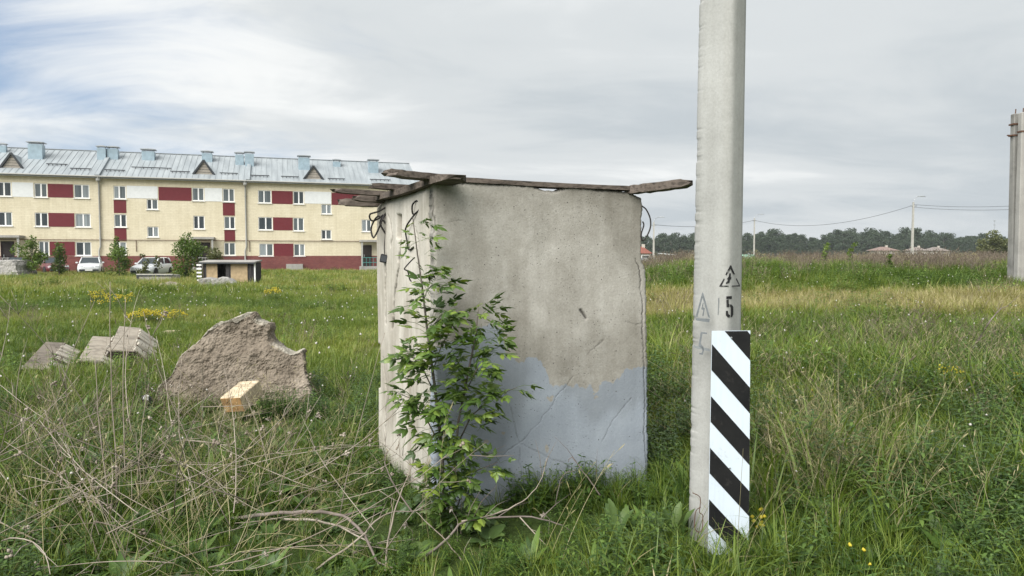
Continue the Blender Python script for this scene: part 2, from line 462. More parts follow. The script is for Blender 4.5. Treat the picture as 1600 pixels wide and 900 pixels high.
M['vent_board'] = m_plain('grey_boards', (0.30, 0.27, 0.23), 0.8, 0.2, 8)
M['pipe'] = m_plain('grey_pipe', (0.33, 0.33, 0.31), 0.5, 0.1)
M['soffit'] = m_plain('eave_boards', (0.33, 0.27, 0.17), 0.8, 0.1)
M['doordark'] = m_plain('dark_door', (0.03, 0.022, 0.02), 0.5, 0.2)
M['teal'] = m_plain('teal_railing', (0.06, 0.22, 0.20), 0.5, 0.2)

bld = empty('apartment_building', (BO.x, BO.y, 0), 'three storey yellow apartment block with dark red and white panels and a grey metal roof', 'building')
bld.rotation_euler = (0, 0, math.atan2(BU.y, BU.x))
def bbuild(mb, name, m, parent=None, bevel=0.0, smooth=False):     # geometry given in facade coordinates (s, out, z)
    mb.v = [(x, -y, z) for x, y, z in mb.v]; mb.f = [f[::-1] for f in mb.f]
    return mb.build(name, m, parent or bld, Vector((0, 0, 0)), smooth, bevel)
# openings: (px0, px1, py0, py1) measured on the photograph
WIN = [(-4, 18, 284, 307), (53, 74, 286, 308.5), (115, 140, 288, 310), (177, 197, 290, 311), (300, 319, 293, 314), (348, 366.5, 294.5, 315.5), (403, 424, 297, 317.5), (458, 475, 298.5, 319), (565, 581, 301, 322),
       (229, 247, 311, 327.5), (502, 518, 319, 334.5),
       (-4, 19.5, 331, 353), (54, 75.5, 332, 354), (117, 142, 333.5, 355), (178, 198, 334.5, 355), (302, 320, 337, 358), (350, 367.5, 338, 358), (403.5, 426, 339, 359.5), (458, 475, 340, 361), (565, 580, 343, 362),
       (230, 248, 354, 370.5), (502, 518, 359, 374),
       (60, 77, 377, 399), (118, 143, 378, 399.5), (350, 368, 379, 399), (405, 427, 380.5, 400), (459, 476.5, 381, 400), (178, 198, 378, 399)]
DOOR = [(1, 23, 377, 409), (308, 329, 379, 411), (566, 581, 383, 413)]
def frect(r):
    s0, z1 = fac(r[0], r[2]); s1, z0 = fac(r[1], r[3]); return (s0, s1, z0, z1)
wins = [frect(r) for r in WIN]; doors = [frect(r) for r in DOOR]
doors = [(a, b, 0.45, d) for a, b, c, d in doors]
# windows further along the facade, out of frame
wins += [(-6.6, -5.5, z0, z1) for (_, _, z0, z1) in (wins[0], wins[11])]
holes = wins + doors
def wall_with_holes(mb, s0, s1, z0, z1, holes, depth=0.16):
    ss = sorted({s0, s1, *[h[0] for h in holes], *[h[1] for h in holes]}); zs = sorted({z0, z1, *[h[2] for h in holes], *[h[3] for h in holes]})
    ss = [s for s in ss if s0 <= s <= s1]; zs = [z for z in zs if z0 <= z <= z1]
    for j in range(len(zs) - 1):
        run = None
        for i in range(len(ss)):
            ok = False
            if i < len(ss) - 1:
                cs, cz = (ss[i] + ss[i + 1]) / 2, (zs[j] + zs[j + 1]) / 2
                ok = not any(h[0] < cs < h[1] and h[2] < cz < h[3] for h in holes)
            if ok and run is None: run = ss[i]
            if not ok and run is not None:
                mb.add([(run, 0, zs[j]), (ss[i], 0, zs[j]), (ss[i], 0, zs[j + 1]), (run, 0, zs[j + 1])], [(0, 1, 2, 3)]); run = None
    for a, b, c, d in holes:
        c = max(c, z0)
        if d <= z0: continue
        q = [(a, c), (b, c), (b, d), (a, d)]
        for i in range(4):
            p, r_ = q[i], q[(i + 1) % 4]
            mb.add([(p[0], 0, p[1]), (r_[0], 0, r_[1]), (r_[0], -depth, r_[1]), (p[0], -depth, p[1])], [(0, 1, 2, 3)])
BD = 12.5                                           # depth of the block
w = MB(); wall_with_holes(w, S0, S1, ZP, ZE, holes)
w.add([(S0, 0, 0), (S0, 0, ZE), (S0, -BD, ZE), (S0, -BD, 0)], [(0, 1, 2, 3)])
w.add([(S1, 0, 0), (S1, -BD, 0), (S1, -BD, ZE), (S1, 0, ZE)], [(0, 1, 2, 3)])
w.add([(S0, -BD, 0), (S0, -BD, ZE), (S1, -BD, ZE), (S1, -BD, 0)], [(0, 1, 2, 3)])
RIDGE = 3.0
for s in (S0, S1): w.add([(s, 0, ZE), (s, -BD, ZE), (s, -BD / 2, ZE + RIDGE - 0.1)], [(0, 1, 2)])
bbuild(w, 'wall', M['plaster'])
w = MB(); wall_with_holes(w, S0, S1, 0, ZP, [(a, b, c, d) for a, b, c, d in doors])
for v in range(len(w.v)): w.v[v] = (w.v[v][0], w.v[v][1] + 0.05, w.v[v][2])
w.add([(S0, 0.05, ZP), (S1, 0.05, ZP), (S1, -0.02, ZP), (S0, -0.02, ZP)], [(0, 1, 2, 3)])
bbuild(w, 'plinth', M['plinth'])
for i, (a, b, c, d) in enumerate(wins):
    fr = MB(); f_ = 0.075; y = -0.09
    fr.box(((a + b) / 2, y, d - f_ / 2), (b - a, 0.07, f_)); fr.box(((a + b) / 2, y, c + f_ / 2), (b - a, 0.07, f_))
    mid = a + (b - a) * (0.52 if i % 3 else 0.45)
    for s in (a + f_ / 2, b - f_ / 2, mid): fr.box((s, y, (c + d) / 2), (f_ if s != mid else 0.12, 0.068, d - c - 2 * f_))
    fo = bbuild(fr, 'window', M['frame'])
    for s0, s1 in ((a + f_, mid - 0.06), (mid + 0.06, b - f_)):
        p = MB(); p.box(((s0 + s1) / 2, y - 0.01, (c + d) / 2), (s1 - s0, 0.02, d - c - 2 * f_)); bbuild(p, 'pane', M['glass'], fo)
    p = MB(); p.box(((a + b) / 2, 0.035, c - 0.04), (b - a + 0.16, 0.13, 0.05)); bbuild(p, 'sill', M['frame'], fo)
RED = [(74.5, 114.5, 287, 309), (247.5, 299.5, 292, 314), (424.5, 457.5, 298, 319), (518, 564.5, 301, 321), (75.5, 116.5, 332.5, 354.5), (426.5, 457.5, 339.5, 360),
       (177.5, 197.5, 312.5, 333), (178.5, 198, 356.5, 376.5), (348, 367, 317, 337), (350.5, 367.5, 359.5, 377.5), (77.5, 117.5, 377.5, 399.5), (427.5, 458.5, 380.5, 401)]
WHITE = [(18.5, 52.5, 284.5, 308), (197.5, 246.5, 290, 310.5), (319.5, 347.5, 293.5, 315), (475.5, 517.5, 299, 318.7)]
for lst, nm, m in ((RED, 'red_panel', 'red_panel'), (WHITE, 'white_panel', 'white_panel')):
    for r in lst:
        a, b, c, d = frect(r); p = MB(); p.box(((a + b) / 2, 0.006, (c + d) / 2), (b - a, 0.03, d - c)); bbuild(p, nm, M[m])
# roof with standing seams
rf = MB(); OV = 0.45
sl_ = RIDGE / (BD / 2)
def roof_z(n): return ZE + RIDGE - abs(n + BD / 2) * sl_ + 0.06
for n0, n1 in ((OV, -BD / 2), (-BD / 2, -BD - OV)):
    a, b = roof_z(n0), roof_z(n1)
    rf.add([(S0 - 0.3, n0, a), (S1 + 0.3, n0, a), (S1 + 0.3, n1, b), (S0 - 0.3, n1, b), (S0 - 0.3, n0, a - 0.1), (S1 + 0.3, n0, a - 0.1), (S1 + 0.3, n1, b - 0.1), (S0 - 0.3, n1, b - 0.1)],
           [(0, 1, 2, 3), (7, 6, 5, 4), (0, 4, 5, 1), (1, 5, 6, 2), (2, 6, 7, 3), (3, 7, 4, 0)])
roof = bbuild(rf, 'roof', M['zinc'])
sm = MB(); s = S0
while s < S1 + 0.2:
    sm.bar((s, OV - 0.01, roof_z(OV) + 0.02), (s, -BD / 2, roof_z(-BD / 2) + 0.02), 0.035, 0.035); s += 0.52
o = bbuild(sm, 'standing_seams', M['zinc'], roof); tag(o, kind='stuff')
p = MB(); p.bar((S0 - 0.3, -BD / 2, ZE + RIDGE + 0.08), (S1 + 0.3, -BD / 2, ZE + RIDGE + 0.08), 0.3, 0.06); bbuild(p, 'ridge_cap', M['zinc'], roof)
p = MB(); p.box(((S0 + S1) / 2, OV / 2, ZE - 0.14), (S1 - S0 + 0.4, OV, 0.12)); bbuild(p, 'soffit', M['soffit'], roof)
p = MB(); p.tube([(S0 - 0.3, OV + 0.07, ZE - 0.1), (S1 + 0.3, OV + 0.07, ZE - 0.1)], 0.075, 6); bbuild(p, 'gutter', M['pipe'], roof)
def roof_at(px, py):                                # pixel -> (s, n) on the front slope of the roof
    v = ray(px, py); e = Vector((0, 0, EYE)); lo, hi = 50.0, 110.0
    for _ in range(40):
        m_ = (lo + hi) / 2; q = e + v * m_ - BO; n = q.dot(BN)
        if q.z > roof_z(n) and n > -BD / 2: lo = m_
        else: hi = m_
    return q.dot(BU), q.dot(BN)
for x0, x1, y0, y1 in [(0, 10, 225, 237), (47, 68, 223, 246), (153, 166, 229, 248), (169, 185, 230, 247), (223, 242, 234, 248), (316, 332, 237, 251), (368, 381, 239, 256), (383, 397, 238, 258), (466, 484, 244, 263), (520, 532, 250, 259), (575, 591, 250, 268)]:
    s, n = roof_at((x0 + x1) / 2, y1); n = max(n, -BD / 2 + 0.3)
    q = bpt(s, n, 0); d_ = q.y; wd = (x1 - x0) / FPX * d_ * 0.92
    zt = EYE + (397 - y0) / FPX * d_; zb = roof_z(n) - 0.25
    v = MB(); v.box((s, n, (zb + zt - 0.3) / 2), (wd, wd * 0.8, zt - 0.3 - zb))
    vo = bbuild(v, 'roof_vent', M['zinc_blue'])
    c = MB()
    for ax in (-1, 1):
        for ay in (-1, 1): c.box((s + ax * wd * 0.4, n + ay * wd * 0.32, zt - 0.23), (0.05, 0.05, 0.16))
    c.box((s, n, zt - 0.11), (wd * 1.22, wd * 1.0, 0.07)); c.box((s, n, zt - 0.025), (wd * 1.1, wd * 0.9, 0.1), None, 0, 0.3)
    bbuild(c, 'vent_cap', M['steel'], vo)
for x0, x1, ya, yb in [(1, 35, 241, 262.5), (303, 334, 252, 272.5), (476, 504, 261, 280)]:
    sa, na = roof_at(x0, yb); sb, nb_ = roof_at(x1, yb); n = (na + nb_) / 2; zb = roof_z(n) - 0.02
    zt = EYE + (397 - ya) / FPX * bpt((sa + sb) / 2, n, 0).y; mid = (sa + sb) / 2
    nback = -BD / 2 + (ZE + RIDGE + 0.06 - zt) / sl_
    d = MB(); d.add([(sa, n, zb), (sb, n, zb), (mid, n, zt), (mid, nback, zt)], [(0, 2, 3), (1, 3, 2)]); dm = bbuild(d, 'dormer', M['zinc'])
    d = MB()
    nb5 = 5
    for i in range(nb5):
        f0, f1 = i / nb5, (i + 0.86) / nb5
        za, zc = zb + (zt - zb) * f0 * 0.93, zb + (zt - zb) * f1 * 0.93
        ha, hc = (sb - sa) / 2 * (1 - f0) * 0.9, (sb - sa) / 2 * (1 - f1) * 0.9
        d.add([(mid - ha, n - 0.05 + 0.012 * (i % 2), za), (mid + ha, n - 0.05 + 0.012 * (i % 2), za), (mid + hc, n - 0.05, zc), (mid - hc, n - 0.05, zc)], [(0, 1, 2, 3)])
    bbuild(d, 'louvre', M['vent_board'], dm)
    d = MB(); d.add([(sa, n - 0.09, zb), (sb, n - 0.09, zb), (mid, n - 0.09, zt)], [(0, 1, 2)])
    d.bar((sa - 0.1, n + 0.03, zb), (mid, n + 0.03, zt + 0.05), 0.14, 0.16); d.bar((sb + 0.1, n + 0.03, zb), (mid, n + 0.032, zt + 0.05), 0.14, 0.16)
    bbuild(d, 'bargeboard', M['dark_trim'], dm)
for x0, x1, y in [(72, 106, 259), (109, 143, 266), (163, 196, 268.3), (205, 268, 264.5), (266, 297, 270.5), (343, 372, 273), (391, 421, 276.7), (439, 467, 278.3), (512, 539, 281.6), (578, 610, 283)]:
    s0, n0 = roof_at(x0, y); s1, n1 = roof_at(x1, y); n = (n0 + n1) / 2; g = MB()
    g.bar((s0, n, roof_z(n) + 0.16), (s1, n, roof_z(n) + 0.16), 0.05, 0.09)
    for i in range(5): s = s0 + (s1 - s0) * (i + 0.5) / 5; g.box((s, n, roof_z(n) + 0.08), (0.05, 0.06, 0.18))
    bbuild(g, 'snow_guard', M['dark_trim'])
for px in (160, 389):                               # fire walls between the sections
    s, n = roof_at(px, 262); g = MB(); g.bar((s, OV - 0.02, roof_z(OV) + 0.12), (s, -BD / 2, roof_z(-BD / 2) + 0.12), 0.35, 0.2); bbuild(g, 'parapet', M['zinc'])
for px in (156, 384):
    s = fac(px, 330)[0]; g = MB()
    g.tube([(s, OV + 0.05, ZE - 0.12), (s, 0.35, ZE - 0.35), (s, 0.12, ZE - 0.8), (s, 0.12, ZP + 0.9), (s - 0.12, 0.14, ZP + 0.5), (s - 0.12, 0.16, 0.35), (s - 0.12, 0.35, 0.2)], 0.075, 7)
    for z in (ZE - 1.6, ZE - 3.8, ZE - 5.8): g.box((s, 0.1, z), (0.22, 0.1, 0.06))
    g.box((s, 0.3, ZE - 0.4), (0.34, 0.3, 0.3)); bbuild(g, 'downpipe', M['pipe'], None, 0, True)
s0, zg = fac(110, 374.6)
g = MB(); g.tube([(S0 + 1, 0.09, zg), (S1 - 1, 0.09, zg)], 0.032, 5); bbuild(g, 'gas_pipe', M['rust'])
for px in (213, 390): s = fac(px, 380)[0]; g = MB(); g.tube([(s, 0.07, zg), (s, 0.07, ZP + 0.4)], 0.03, 5); bbuild(g, 'riser_pipe', M['rust'])
for (a, b, c, d), (x0, x1) in zip(doors, ((-14, 39), (300, 336), (561, 600))):
    p0 = fac(x0, 370)[0]; p1 = fac(x1, 370)[0]; zc = d + 0.42
    po = MB(); po.box(((p0 + p1) / 2, 0.75, zc), (p1 - p0, 1.5, 0.2)); can = bbuild(po, 'entrance_canopy', M['conc_far'])
    for s in (p0 + 0.15, p1 - 0.15):
        po = MB(); po.box((s, 1.3, (zc - 0.1) / 2), (0.16, 0.16, zc - 0.1)); bbuild(po, 'post', M['pipe'], can)
    po = MB(); po.box(((a + b) / 2, -0.1, (c + d) / 2), (b - a, 0.06, d - c)); do = bbuild(po, 'door', M['doordark'])
    po = MB(); po.box((a + 0.2, -0.05, 1.5), (0.06, 0.05, 0.3)); bbuild(po, 'handle', M['steel'], do)
    po = MB(); po.box(((p0 + p1) / 2, 0.8, 0.22), (p1 - p0, 1.6, 0.44)); st = bbuild(po, 'entrance_step', M['conc_far'])
    po = MB()
    for z in (0.85, 1.35): po.bar((p0 + 0.2, 1.5, z), (p1 - 0.25, 1.5, z), 0.05, 0.05)
    for i in range(7): s = p0 + 0.2 + (p1 - p0 - 0.45) * i / 6; po.bar((s, 1.5, 0.44), (s, 1.5, 1.37), 0.035, 0.035)
    bbuild(po, 'railing', M['teal'] if x0 > 500 else M['pipe'], st)
p = MB(); s, z = fac(460, 415); p.box((s, 0.3, 0.35), (1.6, 0.5, 0.7)); bbuild(p, 'basement_hatch', M['conc_far'])
# lane along the block
def lane():
    mb = MB(); n = 30
    for i in range(n + 1):
        s = S0 - 14 + (S1 - S0 + 26) * i / n
        for k in (2.2, 7.0):
            q = bpt(s, k, 0); mb.v.append((q.x, q.y, gzf(q.x, q.y) + 0.03))
    for i in range(n): mb.f.append((2 * i, 2 * i + 1, 2 * i + 3, 2 * i + 2)); mb.mi.append(0)
    k = N('gravel_lane'); k.bump(k.noise(30, 4), 0.5, 0.03)
    m = k.set(k.ramp(k.noise(2.5, 6, 0.7), [(0.3, (0.24, 0.22, 0.19)), (0.7, (0.44, 0.42, 0.38))]), 0.95, 0, 0.2)
    tag(mb.build('gravel_lane', m), 'pale gravel lane along the foot of the yellow block', kind='structure')
lane()

# ------------------------------------------------------------------ lamp posts far off, wires
def far_pole(px, ytop, ybase, d, arm, label):
    b = at(px, ybase, d); z0 = gzf(b.x, d) - 0.3; t = at(px, ytop, d)
    r_ = empty('street_lamp', (b.x, d, z0), label, 'street lamp', 'concrete street lamps along the far road')
    p = MB(); p.box((b.x, d, (z0 + t.z) / 2), (0.30, 0.30, t.z - z0), None, 0, 0.6); p.build('pole', M['conc_pale'], r_)
    p = MB(); p.tube([(b.x, d, t.z - 0.25), (b.x + 0.1, d, t.z + 0.35), (b.x + arm * 0.6, d, t.z + 0.75), (b.x + arm, d, t.z + 0.8)], 0.05, 6); a_ = p.build('lamp_arm', M['steel'], r_)
    p = MB(); p.box((b.x + arm + 0.35, d, t.z + 0.8), (0.9, 0.3, 0.14), None, 0, 0.7); p.build('lamp_head', M['steel'], r_, bevel=0.03)
    p = MB(); p.box((b.x, d, t.z - 0.5), (0.9, 0.12, 0.12)); p.build('crossarm', M['steel'], r_)
    return Vector((b.x, d, t.z - 0.4))
w1 = far_pole(1425, 316, 400, 96, 0.8, 'tallest concrete street lamp standing against the wood in front of the reddish roofs')
w2 = far_pole(1178, 341, 398, 140, 1.0, 'distant concrete street lamp just beside the big striped pole, near the green tank')
w3 = far_pole(1021, 347, 412, 112, 0.9, 'distant concrete lamp post between the booth and the big pole, behind a grey fence')
def wire(a, b, sag, label, group, off=0):
    pts = []
    for i in range(25):
        t = i / 24; p = a.lerp(b, t); pts.append((p.x, p.y + off, p.z - sag * 4 * t * (1 - t)))
    o = MB(); o.tube(pts, 0.024 * (a.y + b.y) / 2 / 100, 4)
    tag(o.build('overhead_wire', M['cable']), label, 'wire', group)

# pair of old concrete posts at the right
def post_pair():
    d = 24.0
    b = at(1583, 447, d); t = at(1586.5, 178, d); z0 = gzf(b.x, d) - 0.2
    r_ = empty('concrete_post', (b.x, d, z0), 'upright grey concrete post at the right edge with iron band near its top', 'post')
    p = MB(); k = 0.13
    vs = []
    for q, kk in ((Vector((b.x, d, z0)), 0.135), (Vector((t.x, d, t.z)), 0.10)):
        for x, y in ((-1, -1), (1, -1), (1, 1), (-1, 1)): vs.append((q.x + x * kk, q.y + y * kk, q.z))
    p.add(vs, [(3, 2, 1, 0), (4, 5, 6, 7), (0, 1, 5, 4), (1, 2, 6, 5), (2, 3, 7, 6), (3, 0, 4, 7)]); p.build('shaft', M['conc_old'], r_, bevel=0.025)
    for zz_ in (0.35, 0.72):
        p = MB(); p.box((t.x - 0.01, d, t.z - zz_), (0.245, 0.245, 0.05)); p.build('iron_band', M['rust'], r_)
    p = MB(); p.box((t.x - 0.17, d - 0.05, t.z - 0.72), (0.22, 0.05, 0.04)); p.build('bracket', M['rust'], r_)
    p = MB(); p.tube([(t.x, d, t.z - 0.05), (t.x + 0.01, d, t.z + 0.16)], 0.018, 5); p.build('iron_rod', M['rust'], r_)
    d2 = 23.6
    b2 = at(1591.5, 449, d2); t2 = at(1598.5, 176, d2); z2 = gzf(b2.x, d2) - 0.2
    r2 = empty('concrete_post', (b2.x, d2, z2), 'leaning concrete strut post propped beside the upright post at the right edge', 'post')
    vs = []; p = MB()
    for q, kk in ((Vector((b2.x, d2, z2)), 0.115), (Vector((t2.x, d2, t2.z)), 0.095)):
        for x, y in ((-1, -1), (1, -1), (1, 1), (-1, 1)): vs.append((q.x + x * kk, q.y + y * kk, q.z))
    p.add(vs, [(3, 2, 1, 0), (4, 5, 6, 7), (0, 1, 5, 4), (1, 2, 6, 5), (2, 3, 7, 6), (3, 0, 4, 7)]); p.build('shaft', M['conc_far'], r2, bevel=0.02)
    p = MB(); p.box((t2.x, d2, t2.z - 0.62), (0.215, 0.215, 0.05)); p.build('iron_band', M['rust'], r2)
    p = MB(); p.tube([(t2.x, d2, t2.z - 0.05), (t2.x + 0.01, d2, t2.z + 0.15)], 0.018, 5); p.build('iron_rod', M['rust'], r2)
    return Vector((t.x, d, t.z - 1.9))
w4 = post_pair()
wire(w3, w2, 0.7, 'thin overhead wire running from the lamp post by the booth to the big pole', 'overhead wires along the far road')
wire(w2, w1, 1.8, 'overhead wire sagging between the two street lamps right of the big pole', 'overhead wires along the far road')
for i, (oz, lab) in enumerate(((0.1, 'upper overhead wire from the tallest street lamp to the right edge'), (-0.25, 'lower overhead wire from the tallest street lamp to the right edge'))):
    e_ = at(1640, 318 + i * 6, 80); wire(w1 + Vector((0, 0, oz)), e_, 0.35, lab, 'overhead wires along the far road')

# ------------------------------------------------------------------ foliage pieces
def leaf_cards(n, fn, size, rng, aspect=0.55):
    """n leaf shaped faces (two triangles folded along the rib); fn gives centre points"""
    c = fn(n)
    az = rng.uniform(0, 2 * math.pi, n); el = rng.uniform(-0.9, 0.9, n); ro = rng.uniform(0, 2 * math.pi, n)
    d = np.stack([np.cos(az) * np.cos(el), np.sin(az) * np.cos(el), np.sin(el)], 1)
    r_ = rng.normal(size=(n, 3)); sd = np.cross(d, r_); sd /= np.linalg.norm(sd, axis=1)[:, None] + 1e-9
    s = size * rng.uniform(0.6, 1.3, n)[:, None]
    up = np.cross(d, sd) * s * 0.12
    v = np.stack([c - d * s * 0.5, c + sd * s * aspect * 0.5 + up, c + d * s * 0.5, c - sd * s * aspect * 0.5 + up], 1).reshape(-1, 3)
    b = np.arange(n)[:, None] * 4
    f = np.concatenate([b + np.array([[0, 1, 2]]), b + np.array([[0, 2, 3]])], 1).reshape(-1, 3)
    return v, f, np.repeat(rng.uniform(0, 1, n), 4)
def np_mesh(name, v, f, var=None, var_name='var'):
    me = bpy.data.meshes.new(name)
    v = np.asarray(v, np.float32); f = np.asarray(f, np.int32)
    me.vertices.add(len(v)); me.vertices.foreach_set('co', v.ravel())
    me.loops.add(f.size); me.loops.foreach_set('vertex_index', f.ravel())
    me.polygons.add(len(f)); me.polygons.foreach_set('loop_start', np.arange(0, f.size, f.shape[1], dtype=np.int32))
    me.update(calc_edges=True)
    if var is not None:
        a = me.attributes.new(var_name, 'FLOAT', 'POINT'); a.data.foreach_set('value', np.asarray(var, np.float32))
    me.validate()
    return me
M['bark'] = m_plain('bark', (0.11, 0.095, 0.08), 0.9, 0.35, 12, bump=0.4)
M['bush_leaf'] = m_leaf('bush_leaves', [(0, (0.05, 0.09, 0.016)), (0.5, (0.10, 0.165, 0.028)), (1, (0.18, 0.25, 0.05))], 'var')
M['wood_leaf'] = m_leaf('far_wood_leaves', [(0, (0.034, 0.055, 0.032)), (0.5, (0.05, 0.076, 0.042)), (1, (0.072, 0.10, 0.054))], 'var', instancer=None, trans=0.25)
M['olive_leaf'] = m_leaf('olive_leaves', [(0, (0.07, 0.085, 0.03)), (0.5, (0.11, 0.125, 0.045)), (1, (0.16, 0.17, 0.07))], 'var')
M['young_leaf'] = m_leaf('young_leaves', [(0, (0.07, 0.12, 0.02)), (0.5, (0.13, 0.20, 0.035)), (1, (0.22, 0.29, 0.06))], 'var')

# generic point instancer for things nobody could count
def scatter(name, label, templates, pts, rot, scl, idx, tn):
    me = bpy.data.meshes.new(name); n = len(pts)
    me.vertices.add(n); me.vertices.foreach_set('co', np.asarray(pts, np.float32).ravel())
    a = me.attributes.new('rot', 'FLOAT_VECTOR', 'POINT'); a.data.foreach_set('vector', np.asarray(rot, np.float32).ravel())
    a = me.attributes.new('scl', 'FLOAT_VECTOR', 'POINT'); a.data.foreach_set('vector', np.asarray(scl, np.float32).ravel())
    a = me.attributes.new('idx', 'INT', 'POINT'); a.data.foreach_set('value', np.asarray(idx, np.int32))
    a = me.attributes.new('tint', 'FLOAT', 'POINT'); a.data.foreach_set('value', np.asarray(tn, np.float32))
    o = bpy.data.objects.new(name, me); COL.objects.link(o); tag(o, label, kind='stuff')
    cc = bpy.data.collections.new(name + '_tufts')
    for i, t in enumerate(templates):
        ob = bpy.data.objects.new('%s_tuft_%03d' % (name, i), t); cc.objects.link(ob)
    g = bpy.data.node_groups.new(name + '_scatter', 'GeometryNodeTree')
    g.interface.new_socket('Geometry', in_out='INPUT', socket_type='NodeSocketGeometry')
    g.interface.new_socket('Geometry', in_out='OUTPUT', socket_type='NodeSocketGeometry')
    gi = g.nodes.new('NodeGroupInput'); go = g.nodes.new('NodeGroupOutput')
    ci = g.nodes.new('GeometryNodeCollectionInfo'); ci.inputs[0].default_value = cc
    ci.inputs['Separate Children'].default_value = True; ci.inputs['Reset Children'].default_value = True
    ip = g.nodes.new('GeometryNodeInstanceOnPoints'); ip.inputs['Pick Instance'].default_value = True
    def na(nm, ty):
        x = g.nodes.new('GeometryNodeInputNamedAttribute'); x.data_type = ty; x.inputs[0].default_value = nm; return x.outputs[0]
    er = g.nodes.new('FunctionNodeEulerToRotation')
    g.links.new(na('rot', 'FLOAT_VECTOR'), er.inputs[0])
    g.links.new(gi.outputs[0], ip.inputs['Points']); g.links.new(ci.outputs[0], ip.inputs['Instance'])
    g.links.new(na('idx', 'INT'), ip.inputs['Instance Index']); g.links.new(er.outputs[0], ip.inputs['Rotation']); g.links.new(na('scl', 'FLOAT_VECTOR'), ip.inputs['Scale'])
    g.links.new(ip.outputs[0], go.inputs[0])
    md = o.modifiers.new('scatter', 'NODES'); md.node_group = g
    return o

# ------------------------------------------------------------------ the far wood
def wood_tree(seed, h, w, pine):
    rng = np.random.default_rng(seed)
    def pts(n):
        nb = 16
        bc = rng.uniform(-1, 1, (nb, 3)); bc[:, :2] *= w * 0.33; bc[:, 2] = h * (0.58 + bc[:, 2] * 0.34)
        if pine: bc[:, :2] *= (1.25 - 0.9 * ((bc[:, 2:3] / h) - 0.35) / 0.6)
        k = rng.integers(0, nb, n); r_ = rng.normal(size=(n, 3)); r_ /= np.linalg.norm(r_, axis=1)[:, None]
        return bc[k] + r_ * (w * 0.22 * rng.uniform(0.5, 1, n) ** 0.5)[:, None] * np.array([1, 1, 0.9])
    v, f, var = leaf_cards(900, pts, 0.75, rng, 0.7)
    m = MB(); m.tube([(0, 0, -1), (0.1, 0, h * 0.5), (0, 0, h * 0.8)], [w * 0.035, w * 0.025, 0.05], 5)
    me0 = m.mesh('t'); tv = np.array([x.co for x in me0.vertices]); tf = []
    for p in me0.polygons:
        vv = list(p.vertices)
        for i in range(1, len(vv) - 1): tf.append((vv[0], vv[i], vv[i + 1]))
    V = np.concatenate([v, tv]); F = np.concatenate([f, np.array(tf) + len(v)])
    me = np_mesh('wood_tree', V, F, np.concatenate([var, np.full(len(tv), 0.3)]))
    me.materials.append(M['wood_leaf']); me.materials.append(M['bark'])
    mi = np.zeros(len(F), np.int32); mi[len(f):] = 1; me.polygons.foreach_set('material_index', mi)
    bpy.data.meshes.remove(me0)
    return me
def far_wood():
    T = [wood_tree(100 + i, 12.0 + 1.3 * (i % 3), 5.2 + (i % 3), i % 2) for i in range(6)]
    rng = np.random.default_rng(4)
    P, S, I, Rr = [], [], [], []
    for row in range(7):
        d0 = 392 + row * 9
        for a in np.arange(-0.75, 1.15, 3.1 / d0):
            x = a * d0 + rng.uniform(-2, 2); y = d0 + rng.uniform(-5, 5) - 30 * a * a
            k = 0.93 * (0.92 + 0.22 * fbm(np.array([a * 9]), np.array([1.0]), 3)[0] + 0.06 * rng.normal()) * (0.94 + row * 0.02)
            k *= (0.62, 0.8, 0.92, 1, 1, 1, 1)[row] * (0.86 + 0.3 * vnoise(np.array([a * 42.0]), np.array([2.0]), 8)[0])
            P.append((x, y, gzf(x, y) - 0.3)); S.append((k, k, k)); I.append(rng.integers(0, 6)); Rr.append((0, 0, rng.uniform(0, 6.28)))
    # undergrowth at the edge of the wood
    for a in np.arange(-0.75, 1.15, 0.005):
        d0 = 375 + rng.uniform(-8, 8) - 30 * a * a; k = rng.uniform(0.22, 0.42)
        P.append((a * d0, d0, -3.2 * k)); S.append((k * 1.6, k * 1.6, k)); I.append(rng.integers(0, 6)); Rr.append((0, 0, rng.uniform(0, 6.28)))
    scatter('forest', 'dark green wood closing the view along the horizon', T, P, Rr, S, I, np.full(len(P), 0.3))
far_wood()
# ------------------------------------------------------------------ the concrete booth
DA, DB, DC = 4.63, 5.13, 6.05
A0 = at(677, 397, DA); B0 = at(1015, 397, DB); C0 = at(588, 397, DC)
A2, B2, C2 = (Vector((p.x, p.y, 0)) for p in (A0, B0, C0))
D2 = B2 + (C2 - A2)
booth = empty('concrete_booth', (A2.x, A2.y, 0), 'small grey concrete booth with flaking blue paint on its front and loose boards on top', 'concrete booth')
def poly_interp(pts, x):
    xs, ys = zip(*pts); return np.interp(x, xs, ys)
def seg_dist(px, py, poly, jit=1.2):
    """distance in pixels to a polyline measured on the photograph"""
    d = np.full(px.shape, 1e9)
    jx = px + jit * ((fbm(px * 0.05, py * 0.05, 71) - 0.5) * 9 + (vnoise(px * 0.35, py * 0.35, 73) - 0.5) * 1.2); jy = py + jit * ((fbm(px * 0.05, py * 0.05, 72) - 0.5) * 9)
    for (x0, y0), (x1, y1) in zip(poly[:-1], poly[1:]):
        L = (x1 - x0) ** 2 + (y1 - y0) ** 2
        t = np.clip(((jx - x0) * (x1 - x0) + (jy - y0) * (y1 - y0)) / L, 0, 1)
        d = np.minimum(d, np.hypot(jx - x0 - t * (x1 - x0), jy - y0 - t * (y1 - y0)))
    return d
